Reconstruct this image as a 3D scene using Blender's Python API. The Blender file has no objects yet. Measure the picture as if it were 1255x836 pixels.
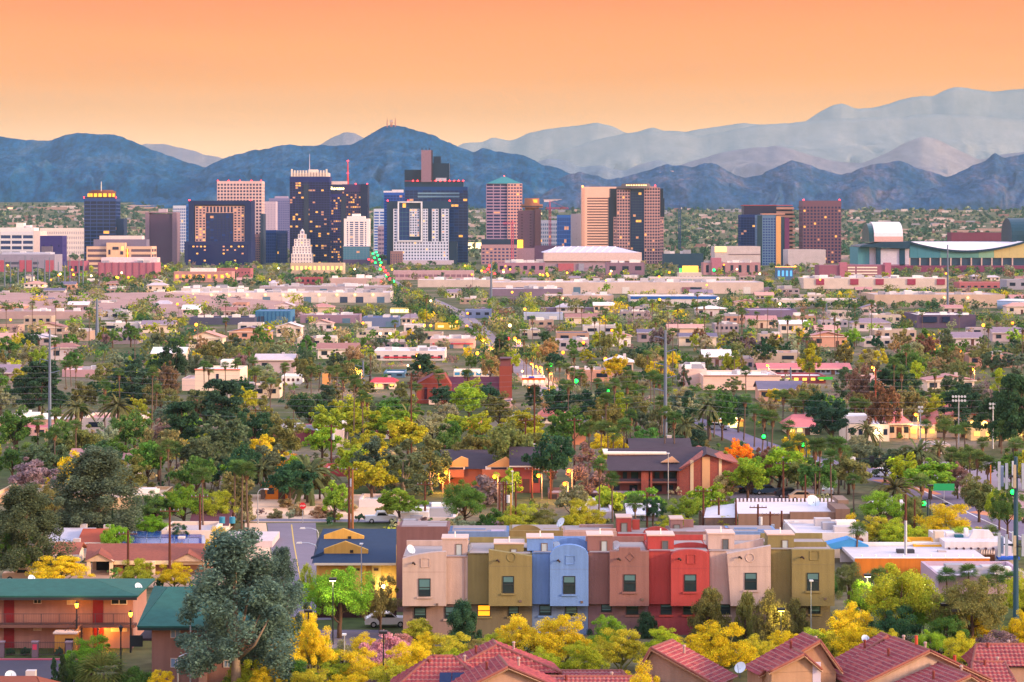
import bpy, bmesh, math, random
import numpy as np
from mathutils import Vector, Matrix
S = bpy.context.scene
COL = S.collection
rnd = random.Random(7)
R = math.radians
F = 3125.0          # focal length in photograph pixels (1255 wide)
CX, HY, CH = 627.5, 280.0, 40.0   # principal column, horizon row, camera height in metres

# ------------------------------------------------------------------ camera, sky, sun, exposure
cd = bpy.data.cameras.new('camera'); cam = bpy.data.objects.new('camera', cd); COL.objects.link(cam)
cam.location = (0, 0, CH); cam.rotation_euler = (R(90), 0, 0)
cd.sensor_width = 36; cd.lens = F / 1255 * 36
cd.shift_y = -(418 - HY) / 1255
cd.clip_start = 1; cd.clip_end = 90000
S.camera = cam
SUN_EL, SUN_AZ = 14.0, 112.0      # degrees; azimuth clockwise from +Y (view direction): to the right and a little behind
w = bpy.data.worlds.new('World'); S.world = w; w.use_nodes = True
nt = w.node_tree; nt.nodes.clear()
def N(t, tree=None, **kw):
    n = (tree or nt).nodes.new(t)
    for k, v in kw.items(): setattr(n, k, v)
    return n
sky = N('ShaderNodeTexSky'); sky.sky_type = 'NISHITA'; sky.sun_disc = False
sky.sun_elevation = R(SUN_EL); sky.sun_rotation = R(SUN_AZ); sky.dust_density = 3; sky.ozone_density = 3
bg1 = N('ShaderNodeBackground'); bg1.inputs[1].default_value = 0.06
nt.links.new(sky.outputs[0], bg1.inputs[0])
tc = N('ShaderNodeTexCoord'); sx = N('ShaderNodeSeparateXYZ'); nt.links.new(tc.outputs['Generated'], sx.inputs[0])
ramp = N('ShaderNodeValToRGB'); cr = ramp.color_ramp; nt.links.new(sx.outputs['Z'], ramp.inputs[0])
SKY = [(0.0, (1.62, 1.10, .74)), (0.030, (1.34, .73, .34)), (0.045, (1.14, .48, .10)), (0.058, (1.06, .34, .0)), (0.092, (1.0, .20, .0)),
       (0.16, (1.1, .52, .28)), (0.30, (1.02, .84, .94)), (0.6, (.80, .82, 1.08)), (1.0, (.68, .76, 1.08))]
while len(cr.elements) < len(SKY): cr.elements.new(1.0)
for e, (p, c) in zip(cr.elements, SKY): e.position = p; e.color = (*c, 1)
bg2 = N('ShaderNodeBackground'); bg2.inputs[1].default_value = 1.0
mpw = N('ShaderNodeMapping'); mpw.inputs['Scale'].default_value = (5, 5, 60); nt.links.new(tc.outputs['Generated'], mpw.inputs[0])
nzw = N('ShaderNodeTexNoise'); nzw.inputs['Scale'].default_value = 1; nzw.inputs['Detail'].default_value = 5; nt.links.new(mpw.outputs[0], nzw.inputs['Vector'])
mrw = N('ShaderNodeMapRange'); mrw.inputs[1].default_value = .3; mrw.inputs[2].default_value = .7; mrw.inputs[3].default_value = .93; mrw.inputs[4].default_value = 1.06; nt.links.new(nzw.outputs['Fac'], mrw.inputs[0])
mxw = N('ShaderNodeMix'); mxw.data_type = 'RGBA'; mxw.blend_type = 'MULTIPLY'; mxw.inputs[0].default_value = 1; nt.links.new(ramp.outputs[0], mxw.inputs[6]); nt.links.new(mrw.outputs[0], mxw.inputs[7])      # faint bands of cloud
nt.links.new(mxw.outputs[2], bg2.inputs[0])
add = N('ShaderNodeAddShader'); nt.links.new(bg1.outputs[0], add.inputs[0]); nt.links.new(bg2.outputs[0], add.inputs[1])
hi = N('ShaderNodeMapRange'); hi.interpolation_type = 'SMOOTHSTEP'; hi.inputs[1].default_value = .09; hi.inputs[2].default_value = .3; hi.inputs[3].default_value = 0; hi.inputs[4].default_value = .06
nt.links.new(sx.outputs['Z'], hi.inputs[0]); nt.links.new(hi.outputs[0], bg1.inputs[1])      # the evening band near the horizon drowns the blue
out = N('ShaderNodeOutputWorld'); nt.links.new(add.outputs[0], out.inputs[0])
ld = bpy.data.lights.new('sun', 'SUN'); ld.energy = 3.5; ld.angle = R(9); ld.color = (1.0, .64, .36)
sun = bpy.data.objects.new('sun', ld); COL.objects.link(sun)
_d = Vector((math.sin(R(SUN_AZ)) * math.cos(R(SUN_EL)), math.cos(R(SUN_AZ)) * math.cos(R(SUN_EL)), math.sin(R(SUN_EL))))
sun.rotation_euler = _d.to_track_quat('Z', 'Y').to_euler()
S.view_settings.view_transform = 'Standard'; S.view_settings.look = 'None'
S.view_settings.exposure = 0.70; S.view_settings.gamma = 1.0; S.view_settings.use_curve_mapping = False
S.cycles.use_denoising = True
S.cycles.max_bounces = 5; S.cycles.diffuse_bounces = 2; S.cycles.glossy_bounces = 2
S.cycles.transmission_bounces = 2; S.cycles.transparent_max_bounces = 6; S.cycles.volume_bounces = 0
S.cycles.sample_clamp_indirect = 4; S.cycles.caustics_reflective = False; S.cycles.caustics_refractive = False

# ------------------------------------------------------------------ helpers
def lin(h):
    h = h.lstrip('#'); r = [int(h[i:i + 2], 16) / 255 for i in (0, 2, 4)]
    return tuple(c / 12.92 if c <= .04045 else ((c + .055) / 1.055) ** 2.4 for c in r)
def gY(py): return F * CH / (py - HY)                     # distance of the flat ground seen at a photograph row
def gX(px, Y): return (px - CX) * Y / F
def gZ(py, Y): return CH - (py - HY) * Y / F
def ground_z(Y): return 6.2e-6 * max(0.0, Y - 2800) ** 2
_mats = {}
def M(hexc, rough=.85, var=.12, scale=.6, bump=0.0, metal=0.0, spec=.3):
    """Painted, rendered or stained surface: base colour with soft mottling and a little bump."""
    key = (hexc, rough, var, scale, bump, metal)
    if key in _mats: return _mats[key]
    m = bpy.data.materials.new('surface_' + hexc.strip('#')); m.use_nodes = True
    t = m.node_tree; p = t.nodes['Principled BSDF']; c = lin(hexc)
    p.inputs['Roughness'].default_value = rough; p.inputs['Metallic'].default_value = metal
    p.inputs['Specular IOR Level'].default_value = spec
    tc = N('ShaderNodeTexCoord', t); no = N('ShaderNodeTexNoise', t)
    no.inputs['Scale'].default_value = scale; no.inputs['Detail'].default_value = 6; no.inputs['Roughness'].default_value = .65
    t.links.new(tc.outputs['Object'], no.inputs['Vector'])
    mx = N('ShaderNodeMix', t); mx.data_type = 'RGBA'
    mx.inputs[6].default_value = (*[x * (1 - var * 1.6) for x in c], 1); mx.inputs[7].default_value = (*[min(1, x * (1 + var * 1.6)) for x in c], 1)
    t.links.new(no.outputs['Fac'], mx.inputs[0]); t.links.new(mx.outputs[2], p.inputs['Base Color'])
    if bump >= .5 and var < .15:      # rain streaks and faded patches on rendered walls
        m3 = N('ShaderNodeMapping', t); m3.inputs['Scale'].default_value = (2.2, 2.2, .16); t.links.new(tc.outputs['Object'], m3.inputs[0])
        n3 = N('ShaderNodeTexNoise', t); n3.inputs['Scale'].default_value = 1; n3.inputs['Detail'].default_value = 5; t.links.new(m3.outputs[0], n3.inputs['Vector'])
        r3 = N('ShaderNodeMapRange', t); r3.inputs[1].default_value = .3; r3.inputs[2].default_value = .7; r3.inputs[3].default_value = .88; r3.inputs[4].default_value = 1.08; t.links.new(n3.outputs['Fac'], r3.inputs[0])
        m4 = N('ShaderNodeMix', t); m4.data_type = 'RGBA'; m4.blend_type = 'MULTIPLY'; m4.inputs[0].default_value = 1; t.links.new(mx.outputs[2], m4.inputs[6]); t.links.new(r3.outputs[0], m4.inputs[7]); t.links.new(m4.outputs[2], p.inputs['Base Color'])
    if bump:
        n2 = N('ShaderNodeTexNoise', t); n2.inputs['Scale'].default_value = 9; n2.inputs['Detail'].default_value = 4
        t.links.new(tc.outputs['Object'], n2.inputs['Vector'])
        b = N('ShaderNodeBump', t); b.inputs['Strength'].default_value = bump; b.inputs['Distance'].default_value = .05
        t.links.new(n2.outputs['Fac'], b.inputs['Height']); t.links.new(b.outputs[0], p.inputs['Normal'])
    _mats[key] = m; return m
def G(hexc, rough=.12, metal=0.0):
    """Window glass: dark body, sharp sky reflections."""
    key = ('g', hexc, rough)
    if key in _mats: return _mats[key]
    m = bpy.data.materials.new('glass_' + hexc.strip('#')); m.use_nodes = True
    p = m.node_tree.nodes['Principled BSDF']
    p.inputs['Base Color'].default_value = (*lin(hexc), 1); p.inputs['Roughness'].default_value = rough
    p.inputs['Specular IOR Level'].default_value = .3
    _mats[key] = m; return m
def E(hexc, s=4.0):
    """A thing that gives off light: lamp glass, a lit window, a signal."""
    key = ('e', hexc, s)
    if key in _mats: return _mats[key]
    m = bpy.data.materials.new('light_' + hexc.strip('#')); m.use_nodes = True
    p = m.node_tree.nodes['Principled BSDF']; c = lin(hexc)
    p.inputs['Base Color'].default_value = (*c, 1)
    p.inputs['Emission Color'].default_value = (*c, 1); p.inputs['Emission Strength'].default_value = s
    _mats[key] = m; return m

class MB:
    """Collects geometry for ONE mesh object."""
    def __init__(s): s.v = []; s.f = []; s.m = []; s.uv = None
    def poly(s, pts, m=0):
        k = len(s.v); s.v += [tuple(p) for p in pts]; s.f.append(tuple(range(k, k + len(pts)))); s.m.append(m); return s
    def box(s, x0, x1, y0, y1, z0, z1, m=0, bottom=True):
        k = len(s.v)
        s.v += [(x0, y0, z0), (x1, y0, z0), (x1, y1, z0), (x0, y1, z0), (x0, y0, z1), (x1, y0, z1), (x1, y1, z1), (x0, y1, z1)]
        q = [(0, 1, 5, 4), (1, 2, 6, 5), (2, 3, 7, 6), (3, 0, 4, 7), (4, 5, 6, 7)] + ([(3, 2, 1, 0)] if bottom else [])
        s.f += [tuple(k + i for i in a) for a in q]; s.m += [m] * len(q); return s
    def prism(s, prof, y0, y1, m=0, axis='y'):
        """Closed profile [(u, z)] (counter-clockwise seen from the front) swept along y (or along x when axis='x', u being y)."""
        k = len(s.v); n = len(prof)
        mk = (lambda u, z, t: (u, t, z)) if axis == 'y' else (lambda u, z, t: (t, u, z))
        s.v += [mk(u, z, y0) for u, z in prof] + [mk(u, z, y1) for u, z in prof]
        s.f.append(tuple(range(k, k + n))); s.f.append(tuple(range(k + 2 * n - 1, k + n - 1, -1))); s.m += [m, m]
        for i in range(n):
            j = (i + 1) % n; s.f.append((k + i, k + n + i, k + n + j, k + j)); s.m.append(m)
        return s
    def cyl(s, x, y, z0, z1, r0, r1=None, n=10, m=0):
        return s.tube([(x, y, z0), (x, y, z1)], [r0, r0 if r1 is None else r1], n, m)
    def tube(s, pts, rad, n=6, m=0):
        pts = [Vector(p) for p in pts]
        if not hasattr(rad, '__len__'): rad = [rad] * len(pts)
        k = len(s.v); prev = None
        for i, p in enumerate(pts):
            t = (pts[min(i + 1, len(pts) - 1)] - pts[max(i - 1, 0)]).normalized()
            a = t.cross(Vector((0, 1, 0)) if abs(t.y) < .9 else Vector((1, 0, 0))).normalized()
            if prev is not None and a.dot(prev) < 0: a = -a
            prev = a; b = t.cross(a)
            for j in range(n):
                an = 2 * math.pi * j / n; s.v.append(tuple(p + (a * math.cos(an) + b * math.sin(an)) * rad[i]))
        for i in range(len(pts) - 1):
            for j in range(n):
                q = k + i * n; s.f.append((q + j, q + (j + 1) % n, q + n + (j + 1) % n, q + n + j)); s.m.append(m)
        s.f.append(tuple(k + n - 1 - j for j in range(n))); s.f.append(tuple(k + (len(pts) - 1) * n + j for j in range(n))); s.m += [m, m]
        return s
    def ball(s, x, y, z, r, m=0, nu=10, nv=6, sz=1.0):
        k = len(s.v); s.v.append((x, y, z + r * sz))
        for i in range(1, nv):
            a = math.pi * i / nv
            for j in range(nu):
                b = 2 * math.pi * j / nu; s.v.append((x + r * math.sin(a) * math.cos(b), y + r * math.sin(a) * math.sin(b), z + r * sz * math.cos(a)))
        s.v.append((x, y, z - r * sz)); L = len(s.v) - 1
        for j in range(nu):
            j2 = (j + 1) % nu; s.f.append((k, k + 1 + j, k + 1 + j2)); s.m.append(m)
            q = k + 1 + (nv - 2) * nu; s.f.append((L, q + j2, q + j)); s.m.append(m)
            for i in range(nv - 2):
                q = k + 1 + i * nu; s.f.append((q + j, q + nu + j, q + nu + j2, q + j2)); s.m.append(m)
        return s
    def build(s, name, mats, parent=None, smooth=False, loc=None):
        me = bpy.data.meshes.new(name); me.from_pydata(s.v, [], s.f)
        if not isinstance(mats, (list, tuple)): mats = [mats]
        for m in mats: me.materials.append(m)
        if len(mats) > 1: me.polygons.foreach_set('material_index', s.m)
        if smooth: me.polygons.foreach_set('use_smooth', [True] * len(s.f))
        me.update(); return link(name, me, parent, loc)
def link(name, me, parent=None, loc=None):
    o = bpy.data.objects.new(name, me); COL.objects.link(o)
    if parent is not None: o.parent = parent
    if loc is not None: o.location = loc
    return o
def bx(name, dims, mat, parent):
    return MB().box(*dims).build(name, mat, parent)
def thing(name, label, cat, loc=(0, 0, 0), rz=0.0, group=None):
    o = bpy.data.objects.new(name, None); COL.objects.link(o); o.empty_display_size = .5
    o.location = loc; o.rotation_euler = (0, 0, rz); return tag(o, label, cat, group)
def tag(o, label, cat, group=None):
    o['label'] = label; o['category'] = cat
    if group: o['group'] = group
    return o
def struct(o): o['kind'] = 'structure'; return o
def dup(root, loc, rz=0.0, label=None, group=None, scale=None, color=None):
    """A copy of a thing with copies of its parts and sub-parts; mesh data is shared."""
    r = root.copy(); COL.objects.link(r); r.location = loc; r.rotation_euler = (0, 0, rz)
    if label: r['label'] = label
    if group: r['group'] = group
    if scale is not None: r.scale = scale if hasattr(scale, '__len__') else (scale,) * 3
    if color is not None and r.type == 'MESH': r.color = color
    for ch in list(root.children):
        c = ch.copy(); COL.objects.link(c); c.parent = r
        if color is not None and c.get('tinted'): c.color = color
        for g in list(ch.children):
            d = g.copy(); COL.objects.link(d); d.parent = c
    return r
def noise2(x, y, seed=0):
    """Value noise on numpy arrays, 0..1."""
    xi = np.floor(x).astype(np.int64); yi = np.floor(y).astype(np.int64); fx = x - xi; fy = y - yi
    fx = fx * fx * (3 - 2 * fx); fy = fy * fy * (3 - 2 * fy)
    def h(a, b):
        n = (a * 374761393 + b * 668265263 + seed * 1442695041) & 0xffffffff
        n = ((n ^ (n >> 13)) * 1274126177) & 0xffffffff
        return ((n ^ (n >> 16)) & 0xffff) / 65535.0
    return (h(xi, yi) * (1 - fx) + h(xi + 1, yi) * fx) * (1 - fy) + (h(xi, yi + 1) * (1 - fx) + h(xi + 1, yi + 1) * fx) * fy
def fbm(x, y, seed=0, o=5):
    r = 0; a = .5; t = 0
    for i in range(o): r = r + a * noise2(x * 2 ** i, y * 2 ** i, seed + i); t += a; a *= .5
    return r / t
def grid_mesh(name, P, mat, smooth=True):
    ny, nx, _ = P.shape; me = bpy.data.meshes.new(name)
    i = np.arange(nx * ny).reshape(ny, nx)
    q = np.stack([i[:-1, :-1], i[:-1, 1:], i[1:, 1:], i[1:, :-1]], -1).reshape(-1, 4)
    me.vertices.add(nx * ny); me.vertices.foreach_set('co', P.reshape(-1))
    me.loops.add(q.size); me.loops.foreach_set('vertex_index', q.reshape(-1).astype(np.int32))
    me.polygons.add(len(q)); me.polygons.foreach_set('loop_start', np.arange(0, q.size, 4, dtype=np.int32))
    me.update(calc_edges=True); me.validate()
    if smooth: me.polygons.foreach_set('use_smooth', [True] * len(q))
    me.materials.append(mat); return link(name, me)

# ------------------------------------------------------------------ ground, hills, haze
def soil_material():
    m = bpy.data.materials.new('dry_ground'); m.use_nodes = True; t = m.node_tree; p = t.nodes['Principled BSDF']
    p.inputs['Roughness'].default_value = .95; p.inputs['Specular IOR Level'].default_value = .1
    tc = N('ShaderNodeTexCoord', t)
    def noise(s, d=5):
        n = N('ShaderNodeTexNoise', t); n.inputs['Scale'].default_value = s; n.inputs['Detail'].default_value = d
        t.links.new(tc.outputs['Object'], n.inputs['Vector']); return n
    def rampn(src, pts):
        r = N('ShaderNodeValToRGB', t); e = r.color_ramp.elements
        while len(e) < len(pts): e.new(.5)
        for k, (a, c) in zip(e, pts): k.position = a; k.color = (*c, 1)
        t.links.new(src.outputs['Fac'], r.inputs[0]); return r
    a = rampn(noise(.03), [(.40, (.06, .085, .025)), (.52, (.12, .115, .06)), (.63, (.21, .16, .11)), (.75, (.32, .24, .185))])
    b = rampn(noise(.5, 8), [(.3, (.6, .6, .6)), (.7, (1.25, 1.2, 1.15))])
    mx = N('ShaderNodeMix', t); mx.data_type = 'RGBA'; mx.blend_type = 'MULTIPLY'; mx.inputs[0].default_value = 1
    t.links.new(a.outputs[0], mx.inputs[6]); t.links.new(b.outputs[0], mx.inputs[7]); t.links.new(mx.outputs[2], p.inputs['Base Color'])
    return m
ys = np.concatenate([np.linspace(60, 1000, 60), np.linspace(1020, 3000, 60), np.linspace(3100, 8600, 70), np.linspace(9500, 24000, 8)])
uu = np.linspace(-1, 1, 61)
P = np.zeros((len(ys), 61, 3)); P[..., 1] = ys[:, None]
P[..., 0] = uu[None] * (300 + ys[:, None] * .36)
P[..., 2] = np.array([ground_z(min(y, 7600)) for y in ys])[:, None]
struct(grid_mesh('ground', P, soil_material()))

def rock_material(name, dark, mid, light, scale, rough=1.0):
    m = bpy.data.materials.new(name); m.use_nodes = True; t = m.node_tree; p = t.nodes['Principled BSDF']
    p.inputs['Roughness'].default_value = 1; p.inputs['Specular IOR Level'].default_value = .05
    tc = N('ShaderNodeTexCoord', t); mp = N('ShaderNodeMapping', t); mp.inputs['Scale'].default_value = (scale, scale * .22, scale)
    t.links.new(tc.outputs['Object'], mp.inputs[0])
    n = N('ShaderNodeTexNoise', t); n.inputs['Scale'].default_value = 1; n.inputs['Detail'].default_value = 10; n.inputs['Roughness'].default_value = .68
    t.links.new(mp.outputs[0], n.inputs['Vector'])
    r = N('ShaderNodeValToRGB', t); e = r.color_ramp.elements; e.new(.5)
    for k, (a, c) in zip(e, [(.40, dark), (.52, mid), (.64, light)]): k.position = a; k.color = (*c, 1)
    t.links.new(n.outputs['Fac'], r.inputs[0])
    m2 = N('ShaderNodeMapping', t); m2.inputs['Scale'].default_value = (scale * 6, scale * 1.4, scale * 6); t.links.new(tc.outputs['Object'], m2.inputs[0])
    n2 = N('ShaderNodeTexNoise', t); n2.inputs['Scale'].default_value = 1; n2.inputs['Detail'].default_value = 8; n2.inputs['Roughness'].default_value = .75; t.links.new(m2.outputs[0], n2.inputs['Vector'])
    mr = N('ShaderNodeMapRange', t); mr.inputs[1].default_value = .32; mr.inputs[2].default_value = .68; mr.inputs[3].default_value = 1 - .55 * rough; mr.inputs[4].default_value = 1 + .6 * rough; t.links.new(n2.outputs['Fac'], mr.inputs[0])
    mm = N('ShaderNodeMix', t); mm.data_type = 'RGBA'; mm.blend_type = 'MULTIPLY'; mm.inputs[0].default_value = 1; t.links.new(r.outputs[0], mm.inputs[6]); t.links.new(mr.outputs[0], mm.inputs[7]); t.links.new(mm.outputs[2], p.inputs['Base Color'])      # scrub and boulders
    b = N('ShaderNodeBump', t); b.inputs['Strength'].default_value = .9 * rough; b.inputs['Distance'].default_value = .12 / scale
    t.links.new(n.outputs['Fac'], b.inputs['Height']); t.links.new(b.outputs[0], p.inputs['Normal'])
    return m
def mountain(name, prof, Y, foot, back, base, amp, seed, mat, wl=420, nx=760, ny=130):
    """A range of hills as terrain: crest given as (column, row) seen at distance Y; spurs and gullies run down its near side."""
    px = np.array([p[0] for p in prof], float); hz = np.array([gZ(p[1], Y) for p in prof])
    xs = (np.linspace(px[0], px[-1], nx) - CX) * Y / F; xk = (px - CX) * Y / F
    base = ground_z(min(Y - foot, 7600)); h = np.interp(xs, xk, hz); k = np.hanning(9); k /= k.sum()
    h = np.convolve(np.pad(h, 4, mode='edge'), k, 'valid')
    h = h + (fbm(xs / (wl * .22), xs * 0 + seed, seed, 5) - .5) * amp * .42
    d = np.concatenate([np.linspace(0, 1, ny), 1 + np.linspace(.05, 1, 10)])
    D, X = np.meshgrid(d, xs, indexing='ij'); Hc = np.broadcast_to(h, D.shape)
    warp = (fbm(X / wl, D * 2.0, seed + 9, 4) - .5) * wl * .9
    sp2 = 1 - np.abs(2 * fbm((X + warp * .5) / (wl * .3), D * 1.4, seed + 31, 4) - 1)
    sp = 1 - np.abs(2 * fbm((X + warp) / wl, D * .7, seed + 3, 4) - 1); sp = np.clip(sp * .82 + sp2 * .34, 0, 1) ** 1.3
    f = np.where(D <= 1, np.clip(D, 0, 1), 1)
    sh = f ** (2.1 - 1.65 * sp * (1 - f ** 3))
    Z = base + (Hc - base) * sh
    Z = Z + (fbm(X / (wl * .3), D * 9, seed + 20, 7) - .5) * amp * np.clip(4 * f * (1 - f), 0, 1)
    Z = np.where(D > 1, base + (Hc - base) * np.clip(1 - (D - 1), 0, 1) ** 1.2, Z)
    Yg = np.where(D <= 1, Y - foot * (1 - D), Y + back * (D - 1))
    Z = np.where(D < .005, base - 6, Z)
    return struct(grid_mesh(name, np.stack([X * Yg / Y, Yg, Z], -1), mat))
rock = rock_material('dark_haze_blue_rock', (.0, .045, .13), (.004, .07, .175), (.045, .10, .185), .011)  # blue of the hazy air put into the rock colour
rock2 = rock_material('haze_blue_hill_rock', (.014, .06, .145), (.04, .08, .165), (.12, .11, .165), .012)  # the same haze blue is put into the colour of these hills
rock4 = rock_material('hazy_rock', (.15, .19, .25), (.19, .22, .27), (.25, .25, .28), .003, .3); rock5 = rock_material('haze_pinkish_rock', (.20, .19, .24), (.24, .22, .25), (.29, .26, .27), .003, .3)  # haze put into the base colours of the farther ranges
rock3 = rock_material('haze_pale_rock', (.26, .27, .29), (.30, .30, .31), (.35, .34, .34), .0022, .25)  # farthest ranges paler still, with the haze in their rock colour
mountain('mountain', [(-70, 176), (-30, 172), (0, 166), (25, 171), (60, 170), (105, 163), (130, 164), (150, 170), (180, 180), (215, 192), (240, 199), (256, 205), (285, 218), (330, 236), (380, 247)],
         8000, 950, 900, 118, 60, 3, rock)
mountain('mountain', [(150, 252), (205, 240), (240, 213), (262, 199), (287, 187), (320, 182), (350, 178), (375, 180), (410, 181), (430, 176), (452, 164), (470, 156), (480, 154), (500, 158), (530, 165), (556, 178), (580, 187), (592, 181), (605, 187),
          (640, 189), (665, 199), (700, 211), (740, 222), (800, 238), (860, 250)], 7700, 1050, 900, 118, 70, 11, rock)
mountain('mountain', [(640, 240), (690, 217), (710, 209), (730, 213), (752, 219), (775, 213), (800, 207), (815, 202), (835, 203), (850, 207), (866, 200), (880, 203), (895, 212), (912, 220), (935, 213), (958, 199), (970, 194), (985, 200), (1003, 208),
          (1030, 213), (1045, 209), (1070, 200), (1100, 198), (1128, 206), (1160, 215), (1185, 209), (1210, 197), (1218, 190), (1230, 196), (1255, 190), (1290, 186), (1330, 190)], 7300, 750, 800, 108, 55, 23, rock2, wl=300)
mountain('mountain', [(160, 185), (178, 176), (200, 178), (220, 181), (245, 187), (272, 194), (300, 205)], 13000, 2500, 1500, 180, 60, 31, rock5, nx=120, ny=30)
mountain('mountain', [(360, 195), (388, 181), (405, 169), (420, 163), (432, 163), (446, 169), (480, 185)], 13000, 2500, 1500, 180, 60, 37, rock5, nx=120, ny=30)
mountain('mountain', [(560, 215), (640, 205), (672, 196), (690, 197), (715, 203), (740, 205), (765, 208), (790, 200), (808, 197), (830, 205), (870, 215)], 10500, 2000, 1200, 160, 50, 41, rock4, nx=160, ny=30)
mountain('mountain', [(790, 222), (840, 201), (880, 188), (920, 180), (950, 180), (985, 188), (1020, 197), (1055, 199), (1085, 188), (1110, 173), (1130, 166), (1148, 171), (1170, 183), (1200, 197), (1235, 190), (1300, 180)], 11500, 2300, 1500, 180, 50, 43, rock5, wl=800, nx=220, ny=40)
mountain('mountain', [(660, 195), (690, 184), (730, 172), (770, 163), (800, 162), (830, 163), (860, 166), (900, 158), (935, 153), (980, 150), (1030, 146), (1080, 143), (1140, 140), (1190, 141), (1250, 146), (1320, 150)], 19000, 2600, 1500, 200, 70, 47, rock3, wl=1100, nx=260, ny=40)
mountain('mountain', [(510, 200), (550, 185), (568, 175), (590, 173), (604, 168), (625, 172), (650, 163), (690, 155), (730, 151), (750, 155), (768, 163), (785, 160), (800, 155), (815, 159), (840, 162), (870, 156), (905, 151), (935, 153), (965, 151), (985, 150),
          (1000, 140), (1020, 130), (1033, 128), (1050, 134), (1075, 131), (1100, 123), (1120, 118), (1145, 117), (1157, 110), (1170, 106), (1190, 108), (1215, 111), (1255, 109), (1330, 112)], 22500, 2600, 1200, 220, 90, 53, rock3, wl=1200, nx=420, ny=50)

hz = MB().box(-9500, 9500, -120, 20800, -32, 1125).build('haze', bpy.data.materials.new('air'))
hz['kind'] = 'stuff'
am = hz.data.materials[0]; am.use_nodes = True; t = am.node_tree; t.nodes.clear()
pv = N('ShaderNodeVolumePrincipled', t); pv.inputs['Color'].default_value = (.30, .47, .50, 1); pv.inputs['Density'].default_value = 4.2e-5
ou = N('ShaderNodeOutputMaterial', t); t.links.new(pv.outputs[0], ou.inputs['Volume'])

# ------------------------------------------------------------------ walls with window openings
def edges(L, n, frac, end=None):
    """Alternating solid / opening cuts along L: n openings; frac of each bay is solid."""
    bay = L / n; s = bay * frac / 2; r = [0.0]
    for i in range(n): r += [i * bay + s, (i + 1) * bay - s]
    r[1] = max(r[1], end or 0); r[-1] = min(r[-1], L - (end or 0))
    return r + [L]
def wall(mf, mg, o, u, nrm, L, z0, z1, nx, nz, pier, span, dep=.45, lit=0.0, end=None, top=None, rr=None, lits=(1, 2)):
    """One facade as a connected lattice (into mf) with its glazing set back by dep (into mg, material index by cell)."""
    o = Vector(o); u = Vector(u); n = Vector(nrm); H = z1 - z0
    xs = edges(L, nx, pier, end); zs = edges(H - (top or 0), nz, span)
    if top: zs[-1] = H
    k = len(mf.v)
    for z in zs:
        for x in xs: mf.v.append(tuple(o + u * x + Vector((0, 0, z0 + z))))
    W = len(xs)
    for j in range(len(zs) - 1):
        for i in range(W - 1):
            if i % 2 == 1 and j % 2 == 1: continue
            mf.f.append((k + j * W + i, k + j * W + i + 1, k + (j + 1) * W + i + 1, k + (j + 1) * W + i)); mf.m.append(0)
    rr = rr or rnd; cell = {}
    for j in range(1, len(zs) - 1, 2):
        run = rr.random() < lit * .5
        for i in range(1, W - 1, 2):
            a = [o + u * xs[i] + Vector((0, 0, z0 + zs[j])), o + u * xs[i + 1] + Vector((0, 0, z0 + zs[j])), o + u * xs[i + 1] + Vector((0, 0, z0 + zs[j + 1])), o + u * xs[i] + Vector((0, 0, z0 + zs[j + 1]))]
            b = [p - n * dep for p in a]
            kk = [k + j * W + i, k + j * W + i + 1, k + (j + 1) * W + i + 1, k + (j + 1) * W + i]
            q = len(mf.v); mf.v += [tuple(p) for p in b]
            for t in range(4):
                t2 = (t + 1) % 4; mf.f.append((kk[t], kk[t2], q + t2, q + t)[::-1]); mf.m.append(0)
            r = rr.random()
            cell[i, j] = rr.choice(lits) if (r < lit * .55 or (run and r < .5)) else (3 if r > .86 else 0)
    k = len(mg.v); g = dep + .01; xg = [min(max(x, g), L - g) for x in xs]
    for z in zs:
        for x in xg: mg.v.append(tuple(o + u * x - n * g + Vector((0, 0, z0 + z))))
    for j in range(len(zs) - 1):
        for i in range(W - 1):
            mg.f.append((k + j * W + i, k + j * W + i + 1, k + (j + 1) * W + i + 1, k + (j + 1) * W + i)); mg.m.append(cell.get((i, j), 0))
def cool(h):
    r = [int(h[i:i + 2], 16) for i in (1, 3, 5)]
    if sum(r) > 330 or r[2] < r[0]: return h
    return '#%02x%02x%02x' % (int(r[0] * .72), int(r[1] * .95), min(255, int(r[2] * 1.3)))
GL = lambda g, g2=None: [G(cool(g)), E('#ffb850', .6), E('#d89a70', .28), G(cool(g2 or g), .2)]
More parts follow.
